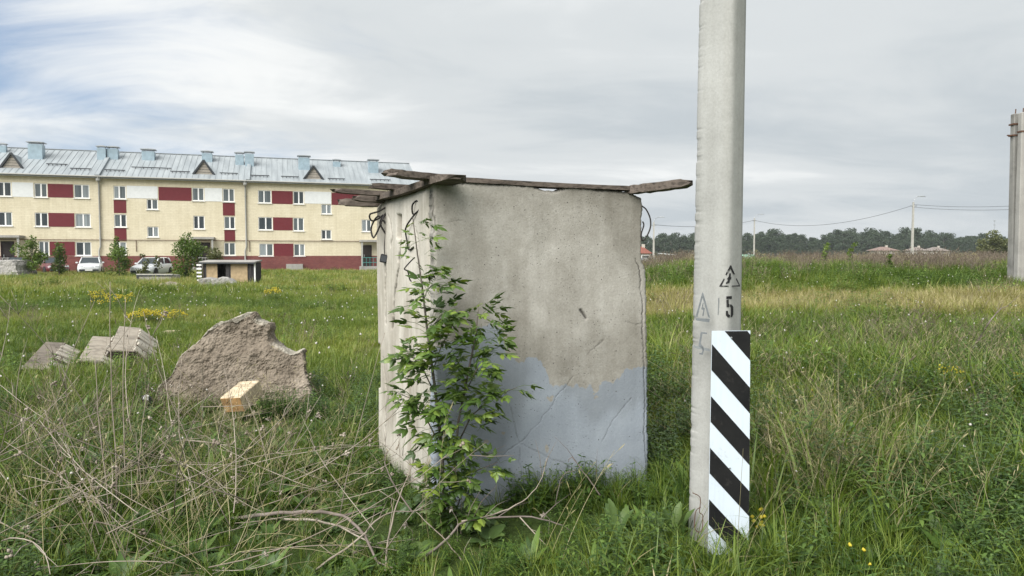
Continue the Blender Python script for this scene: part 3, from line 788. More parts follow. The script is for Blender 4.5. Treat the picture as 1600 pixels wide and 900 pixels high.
def wall_slab(name, P0, P1, z0, ztop, nu, nz, thick, m, shape=None, masks=None, parent=booth, inward=None):
    """a slab whose outer face is a fine grid; shape(u,v,px,py)->(du,dz,dn), masks -> dict of attributes"""
    U = (P1 - P0); L = U.length; U = U.normalized(); Nn = Vector((U.y, -U.x, 0))
    if inward is not None and Nn.dot(inward) > 0: Nn = -Nn
    u, v = np.meshgrid(np.linspace(0, 1, nu), np.linspace(0, 1, nz))
    u = u.ravel(); v = v.ravel()
    zt = ztop(u) if callable(ztop) else np.full(u.shape, ztop)
    su = u * L; sz = z0 + v * (zt - z0)
    def world(su, sz, nn): return np.stack([P0.x + U.x * su + Nn.x * nn, P0.y + U.y * su + Nn.y * nn, sz], 1)
    px, py = proj(world(su, sz, 0 * su))
    dn = np.zeros(u.shape)
    if shape is not None:
        du, dz, dn = shape(u, v, px, py); su = su + du; sz = sz + dz
    front = world(su, sz, dn)
    edge = (u < 1e-6) | (u > 1 - 1e-6) | (v < 1e-6) | (v > 1 - 1e-6)
    n = len(u); idx = np.arange(n).reshape(nz, nu)
    q = np.stack([idx[:-1, :-1], idx[:-1, 1:], idx[1:, 1:], idx[1:, :-1]], -1).reshape(-1, 4)
    ring = np.concatenate([idx[0, :-1], idx[:-1, -1], idx[-1, :0:-1], idx[:0:-1, 0]])
    back = world(su[ring], sz[ring], -thick + 0 * su[ring])
    nr = len(ring); bi = n + np.arange(nr)
    sq = np.stack([np.roll(ring, -1), ring, bi, np.roll(bi, -1)], -1)
    c = world(np.array([L / 2]), np.array([(z0 + np.mean(zt)) / 2]), np.array([-thick]))
    V = np.concatenate([front, back, c]); ci = len(V) - 1
    F = q.tolist() + sq.tolist() + [(bi[(i + 1) % nr], bi[i], ci) for i in range(nr)]
    org = np.array([parent.location.x, parent.location.y, parent.location.z])
    me = bpy.data.meshes.new(name); me.from_pydata((V - org).tolist(), [], [tuple(int(i) for i in f) for f in F]); me.update()
    if masks is not None:
        for k, val in masks(u, v, px, py).items():
            a = me.attributes.new(k, 'FLOAT', 'POINT'); full = np.zeros(len(V), np.float32); full[:n] = val; full[n:n + nr] = np.asarray(val)[ring]
            a.data.foreach_set('value', full)
    sm = np.zeros(len(F), bool); sm[:len(q)] = True
    me.polygons.foreach_set('use_smooth', sm)
    return link(name, me, m, parent)

# --- front slab
kf = N('painted_concrete')
cr_ = kf.attr('crack'); pt = kf.attr('paint'); dt = kf.attr('dirt'); lg = kf.attr('light')
big = kf.noise(1.5, 7, 0.62); mid = kf.noise(7, 6, 0.66); fine = kf.noise(70, 4, 0.65); grit = kf.noise(240, 2, 0.5)
st = kf.noise(1, 6, 0.6, kf.co((9, 9, 0.5)))
c = kf.ramp(big, [(0.28, (0.315, 0.302, 0.274)), (0.5, (0.42, 0.408, 0.378)), (0.72, (0.52, 0.51, 0.48))])
c = kf.mix(0.6, c, kf.ramp(mid, [(0.3, (0.74, 0.71, 0.66)), (0.7, (1.12, 1.11, 1.08))]), 'MULTIPLY')
c = kf.mix(0.4, c, kf.ramp(st, [(0.32, (0.72, 0.70, 0.66)), (0.65, (1.1, 1.1, 1.1))]), 'MULTIPLY')
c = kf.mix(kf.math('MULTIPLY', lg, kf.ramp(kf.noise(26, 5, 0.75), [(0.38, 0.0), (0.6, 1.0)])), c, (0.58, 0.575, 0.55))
c = kf.mix(0.45, c, kf.ramp(fine, [(0.3, (0.66, 0.65, 0.63)), (0.68, (1.1, 1.1, 1.1))]), 'MULTIPLY')
c = kf.mix(0.25, c, kf.ramp(grit, [(0.3, (0.6, 0.6, 0.6)), (0.7, (1.15, 1.15, 1.15))]), 'MULTIPLY')
blue = kf.ramp(kf.noise(3, 6, 0.6), [(0.3, (0.285, 0.325, 0.38)), (0.7, (0.345, 0.387, 0.44))])
blue = kf.mix(0.35, blue, kf.ramp(st, [(0.3, (0.8, 0.8, 0.8)), (0.7, (1.12, 1.12, 1.12))]), 'MULTIPLY')
blue = kf.mix(0.2, blue, kf.ramp(fine, [(0.3, (0.7, 0.7, 0.7)), (0.7, (1.1, 1.1, 1.1))]), 'MULTIPLY')
pm = kf.ramp(kf.math('ADD', pt, kf.math('MULTIPLY', kf.math('SUBTRACT', kf.noise(30, 6, 0.75), 0.5), 1.1)), [(0.44, 0.0), (0.56, 1.0)])
c = kf.mix(kf.math('MULTIPLY', pm, 0.93), c, blue)
c = kf.mix(kf.math('MULTIPLY', dt, 0.8), c, kf.mix(1.0, c, (0.34, 0.32, 0.27), 'MULTIPLY'))
pv = kf.voro(42); pmk = kf.ramp(kf.noise(3.5, 3), [(0.38, 0.0), (0.6, 1.0)])
pits = kf.math('MULTIPLY', kf.ramp(pv, [(0.09, 1.0), (0.17, 0.0)]), pmk)
pv2 = kf.voro(15); pits2 = kf.ramp(pv2, [(0.045, 1.0), (0.08, 0.0)])
pits = kf.math('MAXIMUM', pits, pits2)
c = kf.mix(kf.math('MULTIPLY', pits, 0.8), c, (0.06, 0.055, 0.05))
c = kf.mix(cr_, c, (0.045, 0.04, 0.035))
hgt = kf.math('ADD', kf.math('MULTIPLY', fine, 0.5), kf.math('MULTIPLY', mid, 0.25))
hgt = kf.math('SUBTRACT', hgt, kf.math('MULTIPLY', pits, 0.9)); hgt = kf.math('SUBTRACT', hgt, kf.math('MULTIPLY', cr_, 0.8)); hgt = kf.math('ADD', hgt, kf.math('MULTIPLY', pm, 0.12))
kf.bump(hgt, 0.35, 0.012)
M['front'] = kf.set(c, 0.88, 0, 0.25)

TOPF = [(640, 287), (677, 287.5), (690, 285.5), (720, 285.5), (760, 286), (800, 288.5), (826, 290), (836, 291.5), (844, 296), (856, 299), (868, 298), (880, 294), (896, 291.5), (915, 293), (935, 296), (960, 297), (985, 300), (998, 303), (1004, 308), (1018, 312), (1040, 316)]
RIGHTF = [(250, 1003), (306, 1003), (330, 1003.5), (350, 1002), (380, 1003), (398, 1001.5), (408, 1003), (414, 1006), (424, 1009), (440, 1011), (480, 1012), (520, 1012.5), (560, 1014), (640, 1015), (700, 1016), (765, 1017), (830, 1018)]
LF = (B2 - A2).length
def ztop_front(u):
    d = DA + (DB - DA) * u; x = 800 + FPX * (A2.x + (B2.x - A2.x) * u) / d
    y = poly_interp(TOPF, x) + 2.2 * (vnoise(x * 0.25, x * 0, 3) - 0.5) + 1.2 * (vnoise(x * 0.8, x * 0, 4) - 0.5)
    return EYE + (397 - y) / FPX * d * 1.0
CR_F = [[(760, 735), (790, 710), (811, 692), (835, 667), (866, 624), (895, 590)], [(790, 619), (800, 647), (809, 681), (812, 692), (835, 705), (880, 726), (920, 742)], [(812, 702), (814, 733), (810, 774)], [(921, 553), (933, 541), (945, 529)], [(978, 503), (992, 506), (1006, 506)],
        [(940, 690), (960, 655), (985, 625)], [(700, 345), (722, 346)]]
CR_EDGE = [[(1001, 404), (1004, 419), (1003, 450), (1006, 477), (1005, 498), (1006, 525), (1007, 553), (1008, 620), (1007, 680), (1009, 720), (1010, 775)], [(676, 290), (677, 330), (680, 352), (676, 380), (678, 420)]]
HOLE = [(907, 484), (911, 489), (916, 497)]
def shape_front(u, v, px, py):
    d = DA + (DB - DA) * u
    right = poly_interp(RIGHTF, py) + 1.6 * (vnoise(py * 0.3, py * 0, 8) - 0.5) + 1.4 * (vnoise(py * 0.9, py * 0, 18) - 0.5)
    left = 677 + 2.5 * (vnoise(py * 0.12, py * 0, 9) - 0.5) + 1.5 * (vnoise(py * 0.5, py * 0, 19) - 0.5)
    du = (right - 1015) * u ** 6 * d / FPX + (left - 677) * (1 - u) ** 8 * d / FPX
    dn = 0.006 * (fbm(px * 0.006, py * 0.006, 31) - 0.5) + 0.0012 * (fbm(px * 0.09, py * 0.09, 32) - 0.5)
    for cr in CR_F: dn = dn - 0.0012 * np.exp(-(seg_dist(px, py, cr) / 0.9) ** 2)
    for cr in CR_EDGE: dn = dn - 0.006 * np.exp(-(seg_dist(px, py, cr, 0.6) / 1.0) ** 2)
    dn = dn - 0.012 * np.exp(-(seg_dist(px, py, HOLE, 0.4) / 1.8) ** 2)
    # rounded, crumbled arrises
    eb = np.minimum(np.minimum(u, 1 - u) * LF, (1 - v) * 2.1)
    crumble = 0.35 + 1.3 * fbm(px * 0.07, py * 0.07, 55)
    dn = dn - 0.016 * crumble * np.exp(-(eb / 0.011) ** 2)
    return du, 0 * du, dn
def masks_front(u, v, px, py):
    ed = poly_interp([(677, 545), (700, 540), (740, 520), (752, 512), (764, 505), (780, 506), (786, 520), (790, 548), (800, 556), (828, 557), (842, 568), (852, 575), (858, 594), (870, 600), (885, 596), (905, 605), (925, 606), (945, 600), (962, 594), (972, 586), (986, 580), (1000, 572), (1030, 568)], px)
    e2 = py - ed + 22 * (fbm(px * 0.09, py * 0.03, 61, 5) - 0.5) + 20 * (fbm(px * 0.02, py * 0.02, 63) - 0.5)
    p = sstep(-13, 13, e2)
    for x, y, rx, ry in ((788, 677, 9, 4), (855, 700, 6, 12), (848, 730, 10, 14), (842, 770, 8, 8), (862, 622, 12, 8), (800, 770, 7, 6), (925, 640, 8, 12), (760, 690, 7, 4), (930, 612, 8, 16), (700, 700, 10, 12)):
        q = ((px - x) / rx) ** 2 + ((py - y) / ry) ** 2
        p = p * (1 - 0.85 * np.exp(-q * 1.2) * sstep(0.35, 0.6, fbm(px * 0.13, py * 0.13, 64)))
    ck = np.zeros(u.shape)
    for i, cr in enumerate(CR_F): ck = np.maximum(ck, 0.42 * np.exp(-(seg_dist(px, py, cr) / 0.8) ** 2) * (0.5 + 0.6 * vnoise(px * 0.1, py * 0.1, 77)))
    for cr in CR_EDGE: ck = np.maximum(ck, 0.9 * np.exp(-(seg_dist(px, py, cr, 0.6) / 0.9) ** 2) * (0.35 + 0.75 * vnoise(px * 0.2, py * 0.06, 78)))
    ck = np.maximum(ck, 0.95 * np.exp(-(seg_dist(px, py, HOLE, 0.3) / 2.0) ** 2))
    hb = np.clip(v * 2.1, 0, 3)
    dirt_and_dark = 0.55 * np.exp(-(hb / 0.28)) * (0.5 + fbm(px * 0.03, py * 0.05, 82)) + 0.5 * np.exp(-((1 - v) * 2.1 / 0.10)) * fbm(px * 0.04, py * 0.1, 83)
    dirt_and_dark = dirt_and_dark + 0.35 * sstep(0.52, 0.68, fbm(px * 0.012, py * 0.007, 84)) 
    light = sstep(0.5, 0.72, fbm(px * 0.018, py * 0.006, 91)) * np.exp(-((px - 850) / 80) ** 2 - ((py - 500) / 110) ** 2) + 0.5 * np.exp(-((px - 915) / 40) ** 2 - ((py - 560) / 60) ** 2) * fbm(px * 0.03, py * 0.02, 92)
    return {'paint': p, 'crack': np.clip(ck, 0, 1), 'dirt': np.clip(dirt_and_dark, 0, 1), 'light': np.clip(light, 0, 1)}
wall_slab('front_panel', A2, B2, -0.25, ztop_front, 250, 340, 0.11, M['front'], shape_front, masks_front, inward=(C2 - A2))

# --- left side: slab with a groove, a slot and long upright cracks
ks = N('pale_board_marked_concrete')
cr_ = ks.attr('crack'); dt = ks.attr('dirt')
g1 = ks.noise(1, 6, 0.62, ks.co((22, 22, 1.1))); g2 = ks.noise(2.2, 6, 0.6); g3 = ks.noise(60, 4, 0.65)
c = ks.ramp(g2, [(0.3, (0.40, 0.375, 0.32)), (0.55, (0.52, 0.495, 0.44)), (0.75, (0.58, 0.555, 0.50))])
c = ks.mix(0.55, c, ks.ramp(g1, [(0.3, (0.66, 0.64, 0.60)), (0.62, (1.06, 1.06, 1.05))]), 'MULTIPLY')
c = ks.mix(0.35, c, ks.ramp(g3, [(0.3, (0.7, 0.69, 0.66)), (0.7, (1.08, 1.08, 1.08))]), 'MULTIPLY')
c = ks.mix(kf.math('MULTIPLY', 1, 1) if False else dt, c, ks.mix(1.0, c, (0.42, 0.38, 0.33), 'MULTIPLY'))
c = ks.mix(cr_, c, (0.05, 0.042, 0.036))
ks.bump(ks.math('ADD', g1, ks.math('MULTIPLY', g3, 0.4)), 0.35, 0.01)
M['side'] = ks.set(c, 0.9, 0, 0.2)
TOPS = [(560, 322), (588, 320), (600, 314), (625, 306), (650, 297), (675, 289), (690, 286)]
SA = A2 + (C2 - A2).normalized() * 0.115
def ztop_side(u):
    d = SA.y + (C2.y - SA.y) * u; x = 800 + FPX * (SA.x + (C2.x - SA.x) * u) / d
    return EYE + (397 - poly_interp(TOPS, x)) / FPX * d + 0.012 * (vnoise(u * 25, u * 0, 6) - 0.5)
CR_S = [[(627, 372), (625, 400), (620, 430), (616, 470), (612, 512)], [(607, 335), (612, 362), (613, 385)], [(604, 400), (602, 450), (604, 505)], [(650, 360), (655, 410), (660, 450)], [(600, 560), (604, 620), (601, 690)]]
def groove(px, py): return sstep(634, 635.5, px) * (1 - sstep(640, 641.5, px)) * sstep(548, 566, py)
def slot(px, py): return sstep(619, 620.5, px) * (1 - sstep(626, 627.5, px)) * sstep(334, 337, py) * (1 - sstep(370, 374, py))
def slot2(px, py): return sstep(587, 588, px) * (1 - sstep(593, 594.5, px)) * sstep(536, 540, py) * (1 - sstep(603, 607, py))
def shape_side(u, v, px, py):
    dn = 0.016 * (fbm(px * 0.03, py * 0.012, 131) - 0.5) - 0.055 * groove(px, py) - 0.05 * slot(px, py) - 0.04 * slot2(px, py)
    for i, cr in enumerate(CR_S): dn = dn - (0.03 if i == 0 else 0.012) * np.exp(-(seg_dist(px, py, cr, 0.6) / 0.9) ** 2)
    dn = dn - 0.03 * np.exp(-(np.minimum(np.minimum(u, 1 - u) * 1.5, (1 - v) * 2.1) / 0.02) ** 2) * (0.3 + fbm(px * 0.1, py * 0.05, 133))
    return 0 * u, 0 * u, dn
def masks_side(u, v, px, py):
    ck = np.zeros(u.shape)
    for i, cr in enumerate(CR_S): ck = np.maximum(ck, (0.95 if i == 0 else 0.6) * np.exp(-(seg_dist(px, py, cr, 0.6) / (1.0 if i == 0 else 0.7)) ** 2))
    d = 0.6 * np.maximum(np.maximum(groove(px, py), slot(px, py)), slot2(px, py)) + 0.5 * np.exp(-(v * 2.1 / 0.2)) + 0.4 * sstep(0.5, 0.7, fbm(px * 0.08, py * 0.008, 141))  # groove and slots coloured darker, also the foot and upright streaks
    return {'crack': np.clip(ck, 0, 1), 'dirt': np.clip(d, 0, 1)}
wall_slab('side_panel', SA, C2, -0.25, ztop_side, 200, 230, 0.10, M['side'], shape_side, masks_side, inward=(B2 - A2))
# rust-brown strip set in the open joint at the corner
p = MB(); j = A2 + (C2 - A2).normalized() * 0.09 + (B2 - A2).normalized() * 0.06
p.box((j.x, j.y, 1.02), (0.08, 0.05, 2.1)); p.build('joint_iron', M['rust'], booth)
# the two walls that face away
wall_slab('rear_panel', C2 + (B2 - A2).normalized() * 0.105, D2, -0.25, 2.10, 40, 50, 0.1, M['conc'], None, None, inward=-(C2 - A2))
SB = B2 + (C2 - A2).normalized() * 0.115
wall_slab('side_panel', SB, D2 - (C2 - A2).normalized() * 0.105, -0.25, 2.08, 40, 50, 0.1, M['conc_pale'], None, None, inward=-(B2 - A2))

# --- boards lying on top: each is a thing of its own
def board(pts, w, h, label, group=None, seed=0, name='plank', side=None, m='wood_grey'):
    """a weathered board through pts, cut into short lengths so that it can warp; pts = (point, width factor)"""
    rng = random.Random(seed)
    a, b = Vector(pts[0]), Vector(pts[-1]); d = (b - a).normalized()
    sd = Vector(side).normalized() if side is not None else d.cross(Vector((0, 0, 1))).normalized()
    up = sd.cross(d).normalized(); n = 15
    if up.z < 0: up = -up
    org = a.copy(); vs = []; fs = []
    L = (b - a).length
    for i in range(n):
        t = i / (n - 1); f = t * (len(pts) - 1); k = min(int(f), len(pts) - 2)
        p = Vector(pts[k]).lerp(Vector(pts[k + 1]), f - k)
        ww = w * (1 + rng.uniform(-0.05, 0.05)); hh = h * (1 + rng.uniform(-0.06, 0.06))
        e = 1.0
        if i in (0, n - 1): ww *= rng.uniform(0.6, 0.9); hh *= rng.uniform(0.45, 0.8)
        for x, y in ((-1, -1), (-0.35, -1), (0.35, -1), (1, -1), (1, 1), (0.4, 1), (-0.3, 1), (-1, 1)):
            vs.append(p + sd * (x * ww / 2 + rng.uniform(-1, 1) * 0.003) + up * (y * hh / 2 + rng.uniform(-1, 1) * h * 0.035) + (d * rng.uniform(-1, 1) * 0.035 if i in (0, n - 1) else Vector((0, 0, 0))) - org)
    for i in range(n - 1):
        for k in range(8): fs.append((i * 8 + k, i * 8 + (k + 1) % 8, (i + 1) * 8 + (k + 1) % 8, (i + 1) * 8 + k))
    fs.append(tuple(range(7, -1, -1))); fs.append(tuple((n - 1) * 8 + k for k in range(8)))
    me = bpy.data.meshes.new(name); me.from_pydata([tuple(v) for v in vs], [], fs); me.update()
    o = link(name, me, M[m]); o.location = org
    return tag(o, label, 'plank', group)
GB = 'weathered boards lying on the booth'
board([at(612, 272.5, 4.50), at(700, 281, 4.72), at(860, 290.5, 4.95), at(1000, 296, 5.16)], 0.14, 0.030, 'long thin grey board lying along the front edge of the booth roof', GB, 1)
board([at(714, 276.5, 4.42), at(690, 283, 4.62), at(640, 300, 5.2), at(594, 311, 6.0)], 0.17, 0.045, 'broad dark plank along the left wall with split end sticking over the front corner', GB, 2)
board([at(984, 297.5, 5.13), at(1030, 292, 5.0), at(1075, 286, 4.9)], 0.13, 0.055, 'short thick dark plank jutting past the right top corner of the booth', GB, 3)
board([at(600, 268.5, 4.78), at(640, 273.5, 4.86), at(720, 281.5, 5.1)], 0.12, 0.040, 'dark board end poking out highest above the left corner of the booth', GB, 4)
board([at(583, 290.5, 5.25), at(640, 294, 5.35), at(900, 310, 5.8)], 0.10, 0.040, 'short board end poking out to the left, in the middle of the stack of ends', GB, 5)
board([at(521, 297.5, 5.6), at(600, 303, 5.7), at(850, 318, 6.2)], 0.10, 0.034, 'thin lath reaching farthest out to the left of the booth', GB, 6)
board([at(556, 309.5, 5.85), at(615, 313, 5.9), at(850, 325, 6.4)], 0.11, 0.05, 'thick board end just above the lowest one on the left', GB, 7)
board([at(532, 316, 6.05), at(592, 318.5, 6.1), at(830, 331, 6.5)], 0.14, 0.055, 'lowest board end jutting left from the booth above the hanging wires', GB, 8)

# --- wires on the booth
def wire_obj(pts, r, label, cat='wire', group=None, name='wire', parent=None, m='wire', n=5):
    mb = MB(); sm = []
    P_ = [Vector(p) for p in pts]
    for i in range(len(P_) - 1):                    # Catmull-Rom
        p0 = P_[max(i - 1, 0)]; p1 = P_[i]; p2 = P_[i + 1]; p3 = P_[min(i + 2, len(P_) - 1)]
        for k in range(5):
            t = k / 5; sm.append(0.5 * ((2 * p1) + (p2 - p0) * t + (2 * p0 - 5 * p1 + 4 * p2 - p3) * t * t + (3 * p1 - p0 - 3 * p2 + p3) * t ** 3))
    sm.append(P_[-1])
    mb.tube(sm, r, n)
    if parent is not None: return mb.build(name, M[m], parent)
    org = sm[0]; o = mb.build(name, M[m], None, org, True); o.location = org
    return tag(o, label, cat, group)
DW = 5.75
wire_obj([at(x, y, DW + dd) for x, y, dd in ((606, 322, 0), (592, 330, 0), (578, 335, 0.0), (581, 345, 0.05), (594, 340, 0.1), (604, 330, 0.02), (597, 345, -0.05), (588, 365, 0), (583, 371, 0), (580, 356, 0.05), (590, 338, 0), (600, 346, 0), (607, 358, 0), (604, 366, 0), (597, 356, 0), (594, 346, 0), (603, 333, 0))], 0.0075, 'tangle of black wire hanging from the left end of the booth boards')
hb = empty('junction_box', at(601, 404, DW), 'small black box dangling on two thin wires beside the booth', 'junction box')
p = MB(); bc = at(600.5, 404, DW); p.box(bc, (0.062, 0.05, 0.068), Matrix.Rotation(0.2, 3, 'Y')); p.build('box', M['black'], hb, bevel=0.006)
p = MB(); p.box(bc + Vector((0, -0.026, 0.0)), (0.045, 0.006, 0.05), Matrix.Rotation(0.2, 3, 'Y')); p.build('lid', M['dark_trim'], hb)
wire_obj([at(601, 397, DW), at(600.5, 385, DW), at(602, 366, DW)], 0.0035, None, name='lead', parent=hb)
wire_obj([at(603.5, 397, DW), at(604, 380, DW), at(603, 362, DW)], 0.0035, None, name='lead', parent=hb)
wire_obj([at(x, y, 4.72 + d) for x, y, d in ((668, 312, 0.12), (658, 326, 0.2), (646, 335, 0.3), (644, 322, 0.28), (650, 314, 0.25), (657, 318, 0.2), (655, 328, 0.2), (648, 335, 0.25), (634, 356, 0.4), (636, 376, 0.4), (639, 390, 0.38), (646, 386, 0.3))], 0.0065, 'loop of black wire looped over the top of the left wall by the corner')
wire_obj([at(x, y, 4.9) for x, y in ((648, 402), (640, 410), (632, 420), (637, 424), (640, 436), (643, 440))], 0.005, 'short rusty wire sticking out of the left wall beside the young tree')
wire_obj([at(x, y, 5.1) for x, y in ((1003, 322), (1010, 328), (1016, 342), (1016, 356), (1010, 370), (1004, 376), (1002, 366), (1006, 352), (1004, 346))], 0.0055, 'loop of dark wire springing out of the right edge of the booth')

# ------------------------------------------------------------------ the big concrete pole
DP = 4.02
def pole():
    base = at(1123, 870, DP); x0 = base.x; rng = np.random.default_rng(8)
    yaw = R(-40)
    r_ = empty('power_pole', (x0, DP, 0), 'tall square concrete pole with a black and white striped board and a stencilled 5', 'pole')
    nz = 900; ncr = 28
    H = 9.5; z = np.concatenate([np.linspace(-0.4, 4.0, nz - 60), np.linspace(4.05, H, 60)])
    # photographed edges -> left, ridge, right in pixels
    V = []
    # section: rounded square seen over one blunt edge
    secx = []; secy = []
    quad = [(-0.155, 0.10), (-0.012, -0.075), (0.016, -0.078), (0.128, 0.02), (0.128, 0.14), (-0.01, 0.27), (-0.06, 0.27)]
    pts = []
    for i in range(len(quad)):
        a = Vector(quad[i]); b = Vector(quad[(i + 1) % len(quad)])
        k = 1 if (b - a).length < 0.05 else (8 if i in (0, 2) else 3)
        for j in range(k): pts.append(a.lerp(b, j / k))
    # soften the corners
    P_ = np.array([tuple(p) for p in pts]); 
    for _ in range(2): P_ = 0.5 * P_ + 0.25 * (np.roll(P_, 1, 0) + np.roll(P_, -1, 0))
    P_ = P_ * 1.035
    n = len(P_)
    sc = np.interp(z, [-0.4, H], [1.0, 0.74]); 
    zz = np.repeat(z, n); sx = np.tile(P_[:, 0], len(z)) * np.repeat(sc, n); sy = np.tile(P_[:, 1], len(z)) * np.repeat(sc, n)
    lean = np.interp(zz, [0, 3.1], [0.0, 0.0])
    x = x0 + sx + 0.004 * zz; y = DP + 0.03 + sy
    ch = np.tile(np.arange(n), len(z))
    nrm = np.stack([sx, sy - 0.09], 1); nrm /= np.linalg.norm(nrm, axis=1)[:, None]
    left = np.exp(-((sx / np.repeat(sc, n) + 0.155) / 0.02) ** 2)
    ridge = np.exp(-((sx - 0.0) / 0.02) ** 2) * (sy < 0)
    chip = sstep(0.50, 0.78, fbm(zz * 34, sx * 10, 201, 4)) * left * 0.012 + sstep(0.5, 0.8, fbm(zz * 9, sx * 8, 202)) * ridge * 0.003
    dn = 0.0008 * (fbm(zz * 9, ch * 0.5, 203) - 0.5) - chip
    x = x + nrm[:, 0] * dn; y = y + nrm[:, 1] * dn
    V = np.stack([x - x0, y - DP, zz], 1)
    idx = np.arange(len(V)).reshape(len(z), n)
    q = np.stack([idx[:-1], np.roll(idx[:-1], -1, 1), np.roll(idx[1:], -1, 1), idx[1:]], -1).reshape(-1, 4)
    me = np_mesh('shaft', V, q[:, ::-1])
    me.polygons.foreach_set('use_smooth', [True] * len(me.polygons))
    k = N('pole_concrete')
    big = k.noise(1.3, 6, 0.6); mid = k.noise(8, 6, 0.65); fine = k.noise(75, 4, 0.6); st = k.noise(1, 5, 0.6, k.co((16, 16, 0.5)))
    c = k.ramp(big, [(0.3, (0.295, 0.298, 0.285)), (0.5, (0.36, 0.363, 0.35)), (0.72, (0.42, 0.424, 0.41))])
    c = k.mix(0.4, c, k.ramp(mid, [(0.3, (0.8, 0.79, 0.76)), (0.7, (1.1, 1.1, 1.08))]), 'MULTIPLY')
    c = k.mix(0.35, c, k.ramp(st, [(0.3, (0.74, 0.73, 0.70)), (0.6, (1.05, 1.05, 1.05))]), 'MULTIPLY')
    c = k.mix(0.4, c, k.ramp(fine, [(0.3, (0.72, 0.72, 0.7)), (0.68, (1.08, 1.08, 1.08))]), 'MULTIPLY')
    pv = k.ramp(k.voro(60), [(0.07, 1.0), (0.14, 0.0)]); pv = k.math('MULTIPLY', pv, k.ramp(k.noise(4, 3), [(0.45, 0.0), (0.7, 1.0)]))
    c = k.mix(k.math('MULTIPLY', pv, 0.6), c, (0.10, 0.09, 0.08))
    k.bump(k.math('SUBTRACT', k.math('ADD', k.math('MULTIPLY', mid, 0.6), k.math('MULTIPLY', fine, 0.4)), pv), 0.3, 0.008)
    m = k.set(c, 0.9, 0, 0.25)
    link('shaft', me, m, r_)
    # front faces as planes for the paint
    lo = P_[np.argmin(P_[:, 0])]
    def on_face(px, py, side):
        """pixel -> point on the left (-1) or right (1) flank of the shaft, a hair proud of it"""
        v = ray(px, py); e = Vector((0, 0, EYE))
        best = None
        t0 = 3.5
        for _ in range(500):
            q_ = e + v * (t0 / v.y)
            s_ = np.interp(q_.z, [-0.4, H], [1.0, 0.74])
            lx = (q_.x - x0 - 0.004 * q_.z) / s_; ly = (q_.y - DP - 0.03) / s_
            j = np.arange(len(front) - 1)
            yy = np.interp(lx, front[:, 0], front[:, 1])
            if ly >= yy: break
            t0 += 0.001
        nx = -0.75 if side < 0 else 0.66; ny = -0.66 if side < 0 else -0.75
        return q_ + Vector((nx, ny, 0)) * 0.0035
    order = np.argsort(P_[:, 0]); fr = [tuple(p) for p in P_[order] if p[1] < 0.115 and not (p[0] > 0.12 and p[1] > 0.03)]
    front = np.array(sorted(fr))
    def paint(polys, side, name, m, sub=6):
        mb = MB()
        for poly in polys:
            pts = []
            for i in range(len(poly)):
                a, b = poly[i], poly[(i + 1) % len(poly)]
                pts += [(a[0] + (b[0] - a[0]) * t / 2, a[1] + (b[1] - a[1]) * t / 2) for t in range(2)]
            vs = [on_face(x_, y_, side) for x_, y_ in pts]
            mb.add(vs, [tuple(range(len(vs)))])
        return mb.build(name, M[m], r_)
    # zoom coordinates of the 847x900 enlargement: 1060 + x / 5.294, 390 + y / 5.294
    Z = lambda pts: [(1060 + x_ / 5.294, 390 + y_ / 5.294) for x_, y_ in pts]
    paint([Z([(424, 130), (384, 205), (392, 214), (426, 158), (452, 205), (464, 204), (432, 130)]), Z([(372, 236), (332, 305), (352, 302), (378, 246)]), Z([(335, 306), (410, 306), (410, 297), (345, 297)]),
           Z([(436, 306), (506, 306), (498, 294), (440, 297)]), Z([(508, 300), (478, 236), (470, 244), (495, 296)])], 1, 'warning_triangle', 'black')
    paint([Z([(416, 196), (430, 195), (428, 226), (436, 233), (420, 258), (418, 272), (392, 284), (386, 276), (404, 256), (398, 240), (412, 222)])], 1, 'lightning_mark', 'black')
    paint([Z([(392, 386), (438, 384), (438, 406), (392, 410)]), Z([(392, 416), (412, 414), (412, 446), (418, 455), (416, 474), (394, 476)]), Z([(424, 452), (438, 456), (450, 474), (450, 536), (440, 556), (426, 560), (430, 540), (430, 476), (422, 468)]),
           Z([(388, 506), (404, 506), (408, 530), (416, 538), (424, 540), (418, 562), (400, 558), (388, 542)])], 1, 'stencil_number', 'black')
    paint([Z([(332, 400), (340, 398), (338, 470), (333, 540), (328, 540), (332, 470)])], -1, 'paint_smear', 'stencil_grey')
    paint([Z([(201, 352), (143, 560), (160, 560), (203, 400), (250, 560), (266, 566), (210, 362)]), Z([(146, 566), (264, 572), (258, 602), (150, 586)])], -1, 'faded_triangle', 'stencil_grey')
    paint([Z([(204, 440), (212, 442), (206, 476), (222, 486), (210, 552), (200, 550), (208, 500), (192, 492)])], -1, 'faded_lightning', 'stencil_grey')
    paint([Z([(188, 680), (240, 686), (240, 700), (202, 696), (188, 780), (208, 800), (216, 830), (204, 872), (176, 866), (176, 852), (194, 856), (202, 832), (194, 812), (168, 800)])], -1, 'faded_number', 'stencil_grey')
    # strap round the shaft at the top of the board
    mb = MB(); a = [on_face(x_, y_, -1) for x_, y_ in ((1084, 539), (1095, 541.5), (1110, 545))]; b = [on_face(x_, y_, -1) for x_, y_ in ((1084, 543), (1095, 546), (1110, 549))]
    mb.add(a + b, [(0, 1, 4, 3), (1, 2, 5, 4)]); mb.build('strap', M['steel'], r_)
    # the striped board: flat sheet standing clear of the blunt edge
    d = DP - 0.085
    W = lambda px, py: at(px, py, d + (px - 1106) * 0.0006)
    tl, tr, br_, bl = W(1112.5, 517), W(1172.5, 516.5), W(1170, 872), W(1106, 872)
    n_ = (tr - tl).cross(bl - tl).normalized()
    if n_.y > 0: n_ = -n_
